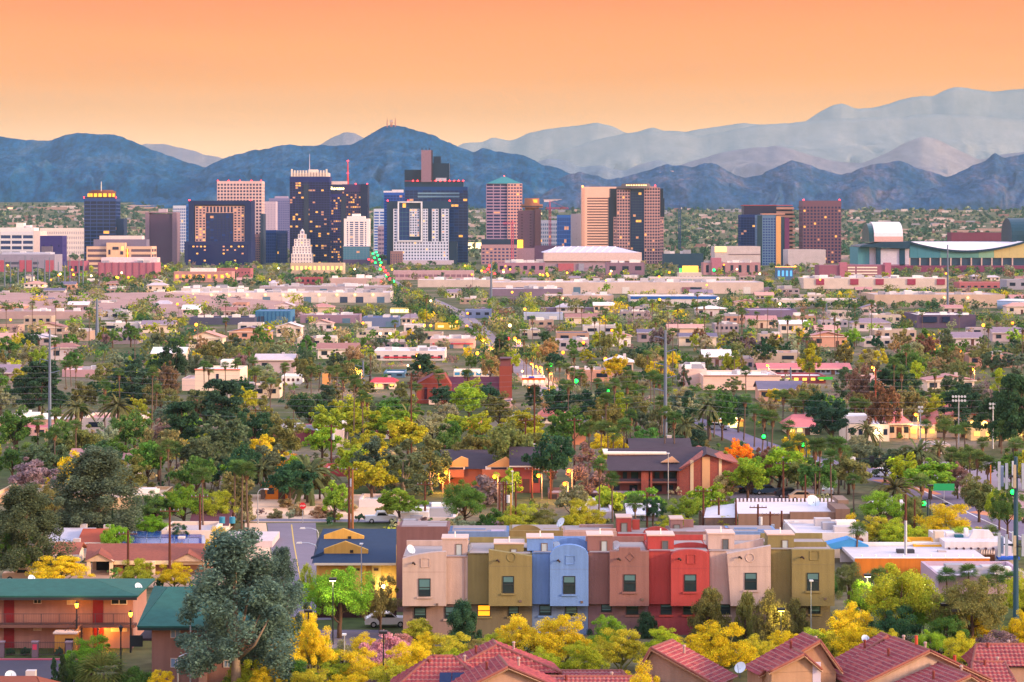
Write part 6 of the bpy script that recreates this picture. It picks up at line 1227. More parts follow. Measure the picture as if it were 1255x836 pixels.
# ------------------------------------------------------------------ vegetation
def leaf_mat(name, attr):
    m = bpy.data.materials.new(name); m.use_nodes = True; t = m.node_tree; t.nodes.clear()
    if attr: src = N('ShaderNodeAttribute', t); src.attribute_name = 'tint'; col = src.outputs['Color']
    else: src = N('ShaderNodeObjectInfo', t); col = src.outputs['Color']
    ge = N('ShaderNodeNewGeometry', t); hs = N('ShaderNodeHueSaturation', t); t.links.new(col, hs.inputs['Color'])
    mr = N('ShaderNodeMapRange', t); mr.inputs[3].default_value = .62; mr.inputs[4].default_value = 1.42; t.links.new(ge.outputs['Random Per Island'], mr.inputs[0]); t.links.new(mr.outputs[0], hs.inputs['Value'])
    wn = N('ShaderNodeMath', t); wn.operation = 'MULTIPLY_ADD'; wn.inputs[1].default_value = 7.31; t.links.new(ge.outputs['Random Per Island'], wn.inputs[0])
    fr = N('ShaderNodeMath', t); fr.operation = 'FRACT'; t.links.new(wn.outputs[0], fr.inputs[0])
    m2 = N('ShaderNodeMapRange', t); m2.inputs[3].default_value = .475; m2.inputs[4].default_value = .525; t.links.new(fr.outputs[0], m2.inputs[0]); t.links.new(m2.outputs[0], hs.inputs['Hue'])
    d = N('ShaderNodeBsdfDiffuse', t); tr = N('ShaderNodeBsdfTranslucent', t); mx = N('ShaderNodeMixShader', t); mx.inputs[0].default_value = .42
    t.links.new(hs.outputs[0], d.inputs[0]); t.links.new(hs.outputs[0], tr.inputs[0]); t.links.new(d.outputs[0], mx.inputs[1]); t.links.new(tr.outputs[0], mx.inputs[2])
    o = N('ShaderNodeOutputMaterial', t); t.links.new(mx.outputs[0], o.inputs[0]); return m
leafm = leaf_mat('leaves', False); leafa = leaf_mat('far_leaves', True)
bark = M('#5a4438', .95, .2, 3, .5); barkg = M('#8a7a6a', .95, .2, 3, .5); palmbark = M('#66544a', .95, .22, 3, .5); skirtm = M('#7a5c46', .95, .2, 4, .4)
def quads(C, n, s, el, rg, out=None, up=0.0):
    """Leaf-clump faces at points C: (N,4,3) corners. n: outward bias vectors."""
    k = len(C); r = rg.normal(size=(k, 3)); r /= np.linalg.norm(r, axis=1)[:, None]
    N_ = r + (out * n if out is not None else 0); N_[:, 2] += up; N_ /= np.linalg.norm(N_, axis=1)[:, None] + 1e-9
    q = rg.normal(size=(k, 3)); A = np.cross(N_, q); A /= np.linalg.norm(A, axis=1)[:, None] + 1e-9; B = np.cross(N_, A)
    S_ = s * rg.uniform(.6, 1.3, (k, 1)); A = A * S_; B = B * S_ * el
    return np.stack([C - A - B * .2, C - B, C + A + B * .2, C + B], 1)
def raw_mesh(name, Q, mats, mi=None, tint=None):
    me = bpy.data.meshes.new(name); n = len(Q); me.vertices.add(n * 4); me.vertices.foreach_set('co', Q.reshape(-1).astype(np.float32))
    me.loops.add(n * 4); me.loops.foreach_set('vertex_index', np.arange(n * 4, dtype=np.int32)); me.polygons.add(n); me.polygons.foreach_set('loop_start', np.arange(0, n * 4, 4, dtype=np.int32))
    for m in mats: me.materials.append(m)
    if mi is not None: me.polygons.foreach_set('material_index', mi.astype(np.int32))
    me.update(calc_edges=True)
    if tint is not None:
        a = me.color_attributes.new('tint', 'FLOAT_COLOR', 'POINT'); a.data.foreach_set('color', np.repeat(np.concatenate([tint, np.ones((n, 1))], 1), 4, 0).reshape(-1).astype(np.float32))
    return me
def clumps(shape, rg, k):
    """Centres and radii of the leaf clumps of a crown 1 wide (radius) by 1 tall, standing above a clear stem."""
    C = []; 
    for i in range(k):
        a = rg.uniform(0, 2 * math.pi); u = rg.uniform()
        if shape == 'round': th = math.acos(rg.uniform(-.55, 1)); rr = rg.uniform(.4, 1.12); c = (rr * math.sin(th) * math.cos(a) * .86, rr * math.sin(th) * math.sin(a) * .86, .56 + .40 * rr * math.cos(th)); r = rg.uniform(.09, .25)
        elif shape == 'wide': rr = math.sqrt(u) * .88; c = (rr * math.cos(a) * 1.08, rr * math.sin(a) * 1.08, .46 + .5 * (1 - rr ** 2) * rg.uniform(.15, 1) + rg.uniform(-.16, .06)); r = rg.uniform(.08, .22)
        elif shape == 'tall': z = rg.uniform(.16, .95); rr = rg.uniform(.25, .95) * min(1, 1.7 * (1 - z) + .12) * min(1, .62 + z); c = (rr * math.cos(a), rr * math.sin(a), z); r = rg.uniform(.09, .22)
        elif shape == 'weep': z = rg.uniform(.1, .92); rr = rg.uniform(.2, 1.0) * math.sqrt(max(.08, 1.02 - z)); c = (rr * math.cos(a), rr * math.sin(a), z); r = rg.uniform(.12, .22)
        elif shape == 'pine': z = rg.uniform(.2, .94); rr = rg.uniform(.25, .95) * math.sqrt(max(.06, 1 - z ** 2.2)); c = (rr * math.cos(a), rr * math.sin(a), z); r = rg.uniform(.13, .25)
        elif shape == 'mound': th = math.acos(rg.uniform(-.15, 1)); rr = rg.uniform(.35, .98); c = (rr * math.sin(th) * math.cos(a) * .92, rr * math.sin(th) * math.sin(a) * .92, .30 + .64 * rr * math.cos(th) * rg.uniform(.8, 1.12)); r = rg.uniform(.08, .22)
        elif shape == 'bush': th = math.acos(rg.uniform(0, 1)); rr = rg.uniform(.4, .9); c = (rr * math.sin(th) * math.cos(a), rr * math.sin(th) * math.sin(a), .12 + .75 * rr * math.cos(th)); r = rg.uniform(.18, .32)
        elif shape == 'column': z = rg.uniform(.04, .95); rr = rg.uniform(.2, .8) * min(1, 1.3 * (1 - z) + .1); c = (rr * math.cos(a), rr * math.sin(a), z); r = rg.uniform(.12, .25)
        C.append((*c, r))
    return np.array(C)
def crown_mesh(shape, seed, k, per, s, W=4.0, H=8.0, mats=None):
    rg = np.random.default_rng(seed); C = clumps(shape, rg, k); n = k * per
    idx = np.repeat(np.arange(k), per); d = rg.normal(size=(n, 3)); d /= np.linalg.norm(d, axis=1)[:, None]
    rad = rg.uniform(0, 1, (n, 1)) ** (1 / 2.2); cc = C[idx]
    flat_ = np.array([1, 1, .62 if shape in ('wide', 'pine') else 1.0])
    P = cc[:, :3] * [W, W, H] + d * rad * cc[:, 3:4] * W * flat_ * [1, 1, H / (2 * W) * .9]
    if shape == 'weep': P[:, 2] -= rad[:, 0] * rg.uniform(0, .16, n) * H
    out = P - np.array([0, 0, .45 * H]); out /= np.linalg.norm(out, axis=1)[:, None] + 1e-9
    if shape in ('wispy', 'weep'): Q = quads(P, 1.0, s, .38, rg, out)
    else: Q = quads(P, .8, s, .55, rg, out, .25)
    if shape == 'weep': Q[:, :, 2] += (Q[:, :, 2] - P[:, None, 2]) * .8
    return Q, C
def trunk_mb(C, W, H, rg, r=.22, limbs=6, clear=.3, multi=False):
    mb = MB(); top = clear * H
    if multi:
        for i in range(4):
            a = i * 1.6 + rg.uniform(0, .6); mb.tube([(.1 * math.cos(a), .1 * math.sin(a), -.3), (.5 * math.cos(a), .5 * math.sin(a), top * .6), (1.3 * math.cos(a), 1.3 * math.sin(a), top * 1.6)], [r * .6, r * .45, r * .2], 6)
    else:
        mb.tube([(0, 0, -.4), (rg.uniform(-.1, .1), rg.uniform(-.1, .1), top * .5), (rg.uniform(-.2, .2), rg.uniform(-.2, .2), top * 1.1), (0, 0, H * .66)], [r * 1.25, r, r * .8, r * .2], 8)
    for c in C[rg.permutation(len(C))[:limbs]]:
        e = Vector((c[0] * W * .85, c[1] * W * .85, c[2] * H)); b = Vector((0, 0, top * rg.uniform(.7, 1.2))); m = b.lerp(e, .5) + Vector((0, 0, -.05 * H))
        mb.tube([b, m, e], [r * .5, r * .32, r * .08], 5)
    return mb
KIND = {  # kind: (shape, width radius, nominal height, bark, clear stem, word)
    'broadleaf_tree': ('round', 4.0, 8.0, bark, .28, 'tree'), 'mesquite_tree': ('wide', 4.5, 6.5, bark, .25, 'spreading tree'), 'eucalyptus_tree': ('tall', 3.6, 11.0, barkg, .25, 'tall eucalyptus'),
    'acacia_tree': ('weep', 2.6, 6.5, bark, .3, 'drooping acacia'), 'palo_verde_tree': ('mound', 4.0, 5.5, M('#7a7a3a', .9, .15, 3), .15, 'palo verde'), 'pine_tree': ('pine', 4.2, 10.0, bark, .2, 'pine'),
    'shrub': ('bush', 2.0, 2.6, bark, .1, 'shrub'), 'cypress_tree': ('column', 1.0, 7.0, bark, .05, 'slim cypress')}
LODS = {0: (70, 330, .095), 1: (50, 116, .24), 2: (32, 46, .44)}
PROTO = {}
def proto(kind, lod, var):
    key = (kind, lod, var)
    if key in PROTO: return PROTO[key]
    shape, W, H, bk_, clear, _ = KIND[kind]; k, per, s = LODS[lod]
    if shape == 'pine': k = int(k * 1.5)
    if shape in ('bush', 'column'): k = int(k * .6); s *= .75
    if shape == 'mound': k, per, s = [(95, 300, .095), (50, 90, .25), (26, 40, .46)][lod]
    if kind == 'eucalyptus_tree' and lod == 0: k, per, s = 120, 400, .095
    Q, C = crown_mesh(shape, hash((kind.__len__(), lod, var)) % 9999 + len(kind) * 31, k, per, s * (.8 if kind == 'palo_verde_tree' else 1), W, H)
    cm = raw_mesh('crown', Q, [leafm]); rg = np.random.default_rng(var + 5)
    tb = trunk_mb(C, W, H, rg, .24 if kind not in ('shrub', 'cypress_tree') else .08, [9, 6, 4][lod], clear, kind in ('palo_verde_tree', 'shrub', 'mesquite_tree'))
    tm = bpy.data.meshes.new('trunk'); tm.from_pydata(tb.v, [], tb.f); tm.materials.append(bk_); tm.polygons.foreach_set('use_smooth', [True] * len(tb.f))
    PROTO[key] = (cm, tm); return PROTO[key]
PAL = {'deep': ((.05, .125, .062), 'deep green'), 'green': ((.12, .24, .05), 'green'), 'olive': ((.235, .24, .08), 'olive green'), 'lime': ((.26, .42, .04), 'bright green'), 'yel': ((.44, .47, .04), 'yellow green'),
       'gold': ((.74, .58, .03), 'golden yellow'), 'grey': ((.125, .175, .10), 'grey green'), 'rust': ((.26, .15, .09), 'rusty brown'), 'mauve': ((.31, .21, .20), 'mauve brown'), 'pine': ((.058, .115, .06), 'blackish green'), 'orange': ((.8, .33, .02), 'orange'), 'dry': ((.44, .34, .17), 'straw coloured'), 'pink': ((.56, .32, .34), 'pink flowered'), 'pale': ((.33, .36, .20), 'pale green')}
TREES = []     # (object, label stem, column, base row, kind)
trng = random.Random(11)
def tree(kind, px, pt, pb, w, col, label=None, jig=True):
    """A tree whose foot stands on the ground seen at row pb, crown top at row pt, crown w columns wide."""
    Y = gY(pb); s = Y / F; h = (pb - pt) * s * 1.0; h = gZ(pt, Y); lod = 0 if Y < 340 else 1 if Y < 760 else 2
    shape, W, H, bk_, clear, word = KIND[kind]; cm, tm = proto(kind, lod, trng.randrange(3 if lod < 2 else 4))
    t = thing(kind, label or '', word.split()[-1] if kind != 'broadleaf_tree' else 'tree', (gX(px, Y), Y, 0), trng.uniform(0, 6.28)); sw = w * s / 2 / W; t.scale = (sw, sw, h / H * .97)
    c = PAL[col][0]; j = [trng.uniform(.82, 1.2) for _ in range(3)] if jig else [1, 1, 1]; g = trng.uniform(.85, 1.18)
    if label and 'huge' in label: c, j = (.115, .19, .145), [1, 1, 1]
    a = link('trunk', tm, t); b = link('crown', cm, t); b.color = (c[0] * g * (j[0] if col != 'gold' else 1), c[1] * g, c[2] * g * j[2], 1)
    if not label: TREES.append((t, f"{PAL[col][1]} {word}", px, pb, kind))
    return t
# palms
def fan_palm_meshes(seed, lod, skirt=True, date=False):
    rg = np.random.default_rng(seed); Q = []; SQ = []
    nf = [54, 44, 28][lod] if not date else [60, 44, 30][lod]; Lf = 1.5 if not date else 2.9
    for i in range(nf):
        a = rg.uniform(0, 2 * math.pi); el = math.asin(rg.uniform(-.5, 1)) if not date else math.asin(rg.uniform(-.35, .95)); d = np.array([math.cos(a) * math.cos(el), math.sin(a) * math.cos(el), math.sin(el)]); sd = np.array([-math.sin(a), math.cos(a), 0]); up = np.cross(d, sd)
        if not date:
            st = d * rg.uniform(.55, .95); nb = [9, 7, 4][lod]; L = Lf * rg.uniform(.7, 1.05)
            for b in range(nb):
                an = (b / (nb - 1) - .5) * 2.5; v = d * math.cos(an) + sd * math.sin(an); m = st + v * L * .5; e = st + v * L * .9 + np.array([0, 0, -.16 * L]); wd = np.cross(v, up); wd = wd / (np.linalg.norm(wd) + 1e-9) * [.055, .08, .15][lod]
                Q.append([st - wd * .2, m - wd, m + wd, st + wd * .2]); Q.append([m - wd, e - wd * .3, e + wd * .3, m + wd])
        else:
            n = [9, 7, 5][lod]; pts = [d * Lf * t_ + np.array([0, 0, -1.0]) * (t_ ** 2) * Lf * (.28 + .3 * math.cos(el)) for t_ in np.linspace(.05, 1, n)]; wl_ = [.20, .24, .3][lod]
            for p, q in zip(pts[:-1], pts[1:]):
                for sg in (-1, 1):
                    o_ = sd * sg * wl_ + np.array([0, 0, -.1]); Q.append([p, q, q + o_ * .9 + (q - p) * .5, p + o_ + (q - p) * .5])
    for i in range([90, 60, 30][lod] if skirt else 0):
        a = rg.uniform(0, 6.28); z = -rg.uniform(.1, 2.1); r0 = .26; r1 = .46 * (1 + z / 3.4) + .1; c, s_ = math.cos(a), math.sin(a); p = np.array([c * r0, s_ * r0, z]); e = np.array([c * r1, s_ * r1, z - .75]); wd = np.array([-s_, c, 0]) * [.09, .12, .2][lod]
        SQ.append([p - wd * .5, p + wd * .5, e + wd, e - wd])
    return np.array(Q), np.array(SQ) if SQ else None
PP = {}
def palm_proto(kind, lod, var):
    key = (kind, lod, var)
    if key in PP: return PP[key]
    date = kind == 'date_palm'; Q, SQ = fan_palm_meshes(var * 7 + lod + (100 if date else 0), lod, True, date)
    fr = raw_mesh('fronds', Q, [leafm]); sk = raw_mesh('skirt', SQ, [skirtm]); r = .14 if not date else .32
    tb = MB(); bend = random.Random(var).uniform(-.02, .02); tb.tube([(bend * 20 * (1 - u) ** 2, 0, u) for u in (0, .06, .35, .7, 1)], [r * 1.35, r * 1.05, r * .92, r * .85, r * .8], 8)
    tm = bpy.data.meshes.new('trunk'); tm.from_pydata(tb.v, [], tb.f); tm.materials.append(palmbark); tm.polygons.foreach_set('use_smooth', [True] * len(tb.f)); PP[key] = (fr, sk, tm); return PP[key]
def palm(px, pt, pb, w=None, kind='fan_palm', label=None, skirt=1.0, col=None):
    Y = gY(pb); s = Y / F; lod = 0 if Y < 340 else 1 if Y < 620 else 2; var = trng.randrange(3); fr, sk, tm = palm_proto(kind, lod, var); date = kind == 'date_palm'
    k = (w * s / (4.2 if not date else 5.2)) if w else trng.uniform(.66, .92); H = gZ(pt, Y) - (1.75 if not date else 1.9) * k
    t = thing(kind, label or '', 'palm', (gX(px, Y), Y, 0), trng.uniform(0, 6.28)); H = max(H, .6)
    a = link('trunk', tm, t); a.scale = (k ** .5, k ** .5, H); f = link('fronds', fr, t, (0, 0, H)); f.scale = (k, k, k)
    c = col or ((.10, .19, .05) if not date else (.14, .17, .07)); g = trng.uniform(.8, 1.25); f.color = (c[0] * g * trng.uniform(.9, 1.3), c[1] * g, c[2] * g, 1)
    if skirt and H > 2.2: q = link('skirt', sk, t, (0, 0, H)); q.scale = (k, k, k * skirt * trng.uniform(.35, 1.0))
    if not label: TREES.append((t, ('slender fan palm' if H > 9 else 'short fan palm') if not date else 'feathery date palm', px, pb, kind))
    return t
# -- the trees one can tell apart, near to far: (kind, column, top row, foot row, width, colour)
B, Me, Eu, Ac, Pv, Pi, Sh, Cy = 'broadleaf_tree', 'mesquite_tree', 'eucalyptus_tree', 'acacia_tree', 'palo_verde_tree', 'pine_tree', 'shrub', 'cypress_tree'
tree(Eu, 290, 640, 852, 186, 'grey', 'huge grey green eucalyptus standing over the brown apartments with teal roof')
tree(Eu, 344, 664, 812, 74, 'olive', 'olive side tree merging with the huge eucalyptus')
tree(Eu, 118, 543, 668, 150, 'grey', 'broad grey olive tree with bare inner limbs above the sand coloured house')
tree(Eu, 30, 588, 712, 120, 'grey', 'large drooping grey green tree at the frame edge above the salmon apartments')
tree(B, 416, 690, 782, 96, 'lime', 'bright yellow green tree lit by a lamp before the yellow house')
tree(B, 466, 704, 778, 56, 'olive', 'thin olive tree between the yellow house and the pink beige townhouse')
tree(Ac, 567, 731, 788, 58, 'deep', 'dark drooping acacia before the olive townhouse, nearest the lit window')
tree(Cy, 640, 706, 772, 34, 'deep', 'pointed dark tree between the olive and the blue townhouses')
tree(Ac, 720, 728, 775, 46, 'deep', 'small dark tree before the blue and mauve townhouses')
tree(Ac, 793, 746, 782, 36, 'deep', 'small dark round tree below the red townhouse')
tree(Ac, 868, 714, 788, 62, 'olive', 'brownish drooping acacia before the beige townhouse window')
tree(Ac, 914, 719, 788, 40, 'olive', 'narrow drooping acacia before the beige townhouse bay'); tree(Ac, 946, 715, 795, 62, 'olive', 'tall drooping acacia between the beige and dark olive townhouses'); tree(Ac, 976, 728, 784, 40, 'olive', 'drooping acacia before the dark olive townhouse')
NEAR = [(Pv, 75, 675, 716, 88, 'gold'), (Pv, 168, 678, 722, 56, 'yel'), (Pv, 214, 684, 722, 56, 'gold'), (Pv, 268, 636, 700, 40, 'gold'), (Pv, 555, 770, 822, 84, 'yel'), (Pv, 604, 772, 812, 60, 'yel'), (Pv, 640, 747, 812, 84, 'gold'), (Pv, 690, 745, 815, 96, 'gold'), (Pv, 744, 748, 800, 56, 'lime'),
        (Pv, 762, 762, 822, 84, 'yel'), (Pv, 712, 780, 838, 76, 'yel'), (Pv, 666, 786, 838, 70, 'yel'), (Pv, 800, 798, 862, 84, 'gold'), (Pv, 812, 764, 806, 60, 'yel'), (Pv, 884, 754, 830, 104, 'gold'), (Pv, 930, 772, 818, 64, 'yel'), (Pv, 962, 768, 812, 66, 'gold'), (Pv, 1040, 730, 800, 76, 'gold'), (Pv, 1050, 762, 815, 74, 'gold'),
        (Pv, 1020, 770, 812, 40, 'yel'), (B, 1104, 686, 794, 110, 'yel'), (B, 1190, 702, 802, 100, 'olive'), (B, 1062, 712, 772, 56, 'lime'), (B, 1128, 724, 792, 66, 'lime'), (B, 1100, 742, 802, 70, 'deep'), (B, 1160, 750, 806, 60, 'green'), (Pv, 1182, 768, 820, 66, 'yel'), (Sh, 1220, 762, 808, 66, 'mauve'), (B, 1226, 793, 848, 84, 'green'),
        (B, 1040, 684, 752, 44, 'olive'), (Pv, 356, 738, 812, 84, 'yel'), (Pv, 384, 752, 826, 60, 'gold'), (Pv, 340, 776, 836, 70, 'gold'), (Sh, 468, 762, 822, 76, 'pink'), (Pv, 502, 780, 846, 84, 'gold'), (Pv, 440, 788, 850, 80, 'gold'), (Pv, 536, 800, 850, 74, 'yel'), (Sh, 420, 776, 816, 50, 'dry'), (Pv, 480, 800, 858, 76, 'yel'), (Pv, 410, 806, 852, 66, 'yel'), (Sh, 512, 752, 786, 44, 'yel'),
        (B, 112, 778, 838, 66, 'lime'), (Cy, 76, 800, 850, 22, 'pine'), (Cy, 66, 804, 850, 18, 'pine'), (Sh, 92, 790, 845, 46, 'green'), (Sh, 168, 806, 852, 50, 'green'), (Pv, 198, 816, 856, 44, 'gold'), (Sh, 275, 824, 852, 30, 'green'), (Sh, 13, 792, 803, 13, 'deep'), (Sh, 32, 790, 803, 14, 'deep'), (Sh, 72, 790, 803, 12, 'deep'), (Pv, 1255, 690, 760, 60, 'yel'), (Pv, 1250, 740, 800, 50, 'gold'),
        (Sh, 260, 742, 800, 20, 'deep'), (B, 378, 690, 760, 30, 'yel'),
        (B, 490, 596, 642, 64, 'lime'), (B, 570, 586, 648, 66, 'green'), (Sh, 603, 616, 650, 44, 'green'), (Sh, 566, 628, 652, 50, 'pale'), (Sh, 545, 632, 655, 40, 'pale'), (Pv, 640, 612, 655, 70, 'yel'), (Pv, 668, 620, 655, 50, 'olive'), (Pv, 716, 606, 650, 60, 'yel'), (Sh, 700, 625, 655, 40, 'yel'), (B, 800, 606, 650, 34, 'deep'), (B, 842, 606, 648, 50, 'lime'), (B, 872, 594, 642, 64, 'lime'), (Pv, 886, 574, 612, 48, 'dry'), (Pv, 828, 626, 658, 60, 'yel'), (Pv, 890, 628, 656, 50, 'yel'),
        (Pv, 1162, 610, 666, 84, 'gold'), (Pv, 1105, 630, 674, 76, 'yel'), (Pv, 1075, 626, 672, 50, 'yel'), (Pv, 1048, 624, 672, 52, 'gold'), (B, 1188, 644, 680, 70, 'lime'), (Pv, 1135, 638, 672, 40, 'yel'), (B, 1235, 590, 660, 46, 'green'), (Pv, 1120, 602, 650, 40, 'olive'), (Sh, 1020, 690, 730, 30, 'green'), (Sh, 1058, 676, 696, 24, 'green'),
        (B, 955, 545, 604, 84, 'lime'), (B, 905, 540, 592, 50, 'orange'), (B, 890, 552, 596, 46, 'yel'), (B, 1140, 562, 612, 76, 'lime'), (B, 1110, 556, 604, 50, 'yel'), (B, 1080, 600, 650, 64, 'lime'), (B, 1060, 540, 580, 56, 'grey'), (B, 1020, 490, 548, 66, 'pine'), (B, 1200, 590, 640, 56, 'olive'), (B, 1225, 596, 650, 40, 'yel'), (Pv, 1195, 575, 620, 60, 'olive'),
        (Eu, 494, 536, 612, 76, 'grey'), (Eu, 528, 532, 606, 62, 'olive'), (Eu, 458, 534, 604, 64, 'grey'), (B, 455, 560, 616, 66, 'yel'), (B, 626, 514, 598, 66, 'olive'), (B, 676, 526, 606, 66, 'deep'), (B, 578, 528, 590, 70, 'olive'), (B, 552, 525, 575, 40, 'green'), (Eu, 720, 540, 612, 56, 'mauve'), (Sh, 590, 575, 620, 60, 'mauve'), (Sh, 740, 588, 625, 60, 'yel'), (Sh, 790, 590, 622, 56, 'lime'), (B, 700, 590, 640, 44, 'pale'),
        (B, 355, 560, 622, 66, 'deep'), (B, 330, 540, 600, 50, 'grey'), (Pv, 352, 552, 600, 46, 'orange'), (B, 300, 545, 610, 56, 'deep'), (B, 270, 510, 580, 76, 'grey'), (B, 392, 565, 612, 40, 'olive'), (B, 180, 536, 600, 60, 'green'), (B, 140, 535, 585, 56, 'green'), (B, 225, 592, 650, 66, 'lime'), (B, 190, 600, 650, 70, 'green'), (B, 265, 600, 650, 50, 'yel'), (B, 140, 640, 684, 50, 'lime'), (B, 186, 630, 664, 56, 'lime'), (Cy, 138, 620, 672, 7, 'pine'), (B, 220, 640, 668, 30, 'deep'), (B, 15, 545, 590, 40, 'green'), (B, 40, 560, 610, 60, 'mauve'), (B, 20, 650, 712, 60, 'green'),
        (Pi, 48, 436, 512, 70, 'pine'), (Pi, 163, 436, 508, 70, 'pine'), (Pi, 272, 460, 536, 70, 'pine'), (Pi, 222, 488, 556, 66, 'pine'), (Pi, 212, 414, 470, 36, 'pine'), (Pi, 1098, 443, 512, 72, 'pine'), (B, 1080, 470, 540, 50, 'rust'), (B, 1118, 472, 530, 46, 'olive'), (Pi, 1242, 452, 556, 62, 'pine'), (Pi, 1180, 466, 536, 60, 'pine'), (B, 1205, 462, 520, 40, 'mauve'), (Pi, 1225, 474, 548, 56, 'pine'), (B, 1055, 448, 510, 40, 'rust'), (B, 204, 442, 500, 34, 'rust'), (Pi, 516, 430, 470, 40, 'pine'), (B, 885, 478, 540, 40, 'green'), (B, 905, 480, 530, 40, 'deep'), (B, 990, 465, 520, 40, 'olive'), (B, 1000, 476, 530, 36, 'deep'), (B, 690, 472, 520, 60, 'deep'), (B, 730, 475, 530, 60, 'deep'), (B, 740, 490, 545, 60, 'olive'),
        (B, 590, 505, 545, 40, 'yel'), (B, 555, 505, 545, 50, 'yel'), (B, 530, 505, 550, 46, 'pale'), (B, 480, 500, 548, 66, 'lime'), (B, 445, 500, 545, 70, 'yel'), (B, 400, 498, 545, 60, 'yel'), (B, 395, 520, 565, 50, 'lime'), (B, 380, 478, 530, 60, 'deep'), (B, 612, 482, 530, 50, 'olive'), (B, 640, 500, 540, 56, 'yel'), (B, 655, 520, 560, 40, 'yel'), (B, 475, 485, 520, 46, 'green'), (B, 430, 485, 530, 50, 'yel'), (B, 600, 468, 505, 30, 'deep'), (B, 545, 470, 505, 40, 'deep'), (B, 575, 475, 510, 30, 'deep')]
NEAR += [(Pv, 796, 800, 905, 84, 'gold'), (Sh, 948, 822, 900, 70, 'green'), (Sh, 365, 612, 632, 26, 'dry'), (Sh, 395, 614, 634, 34, 'dry'), (Sh, 338, 620, 635, 20, 'dry'), (Sh, 425, 608, 626, 28, 'dry'), (Sh, 410, 624, 637, 22, 'olive'), (Sh, 350, 608, 622, 22, 'dry'), (Sh, 300, 612, 640, 30, 'pale'), (Sh, 470, 616, 636, 30, 'olive'), (Pv, 300, 800, 850, 60, 'yel'), (Pv, 325, 812, 856, 60, 'gold'), (Sh, 366, 800, 846, 60, 'green'), (Pv, 392, 776, 822, 56, 'yel'), (Pv, 452, 770, 812, 60, 'gold'), (Sh, 490, 768, 806, 50, 'pink'), (Pv, 520, 770, 806, 50, 'gold'), (Pv, 560, 790, 840, 70, 'yel'), (Pv, 590, 778, 824, 60, 'olive'), (Sh, 356, 776, 800, 40, 'olive'), (B, 330, 700, 780, 50, 'olive'), (Pv, 372, 735, 790, 44, 'gold'), (Pv, 430, 820, 864, 80, 'gold'), (Pv, 380, 815, 862, 80, 'yel'), (Sh, 470, 815, 856, 60, 'mauve'),
         (Pv, 850, 770, 822, 60, 'gold'), (Pv, 1000, 765, 808, 60, 'yel'), (Pv, 1085, 765, 818, 60, 'yel'), (Pv, 1200, 745, 800, 60, 'gold'), (B, 1140, 770, 812, 50, 'lime'),
         (B, 20, 500, 560, 60, 'green'), (B, 60, 540, 598, 70, 'grey'), (B, 100, 520, 575, 60, 'olive'), (B, 165, 505, 560, 60, 'green'), (B, 195, 520, 590, 66, 'olive'), (B, 250, 530, 600, 70, 'grey'), (B, 310, 500, 560, 60, 'deep'), (B, 345, 510, 570, 60, 'olive'), (B, 60, 590, 650, 76, 'olive'), (B, 100, 610, 668, 60, 'grey'), (B, 160, 560, 615, 66, 'olive'), (B, 240, 555, 615, 60, 'green'), (B, 285, 580, 640, 56, 'olive'), (B, 430, 540, 592, 60, 'yel'), (B, 500, 510, 560, 60, 'yel'), (B, 410, 590, 640, 40, 'lime'), (B, 540, 555, 600, 40, 'deep'),
         (B, 1000, 560, 612, 60, 'green'), (B, 1040, 556, 606, 60, 'olive'), (B, 1085, 545, 592, 60, 'grey'), (B, 1180, 545, 592, 60, 'olive'), (B, 1240, 550, 600, 60, 'green'), (B, 920, 556, 606, 50, 'lime'), (B, 860, 535, 560, 30, 'olive'), (B, 780, 480, 528, 50, 'olive'), (B, 700, 500, 552, 60, 'green'), (B, 660, 545, 590, 50, 'olive')]
for a in NEAR: tree(*a)
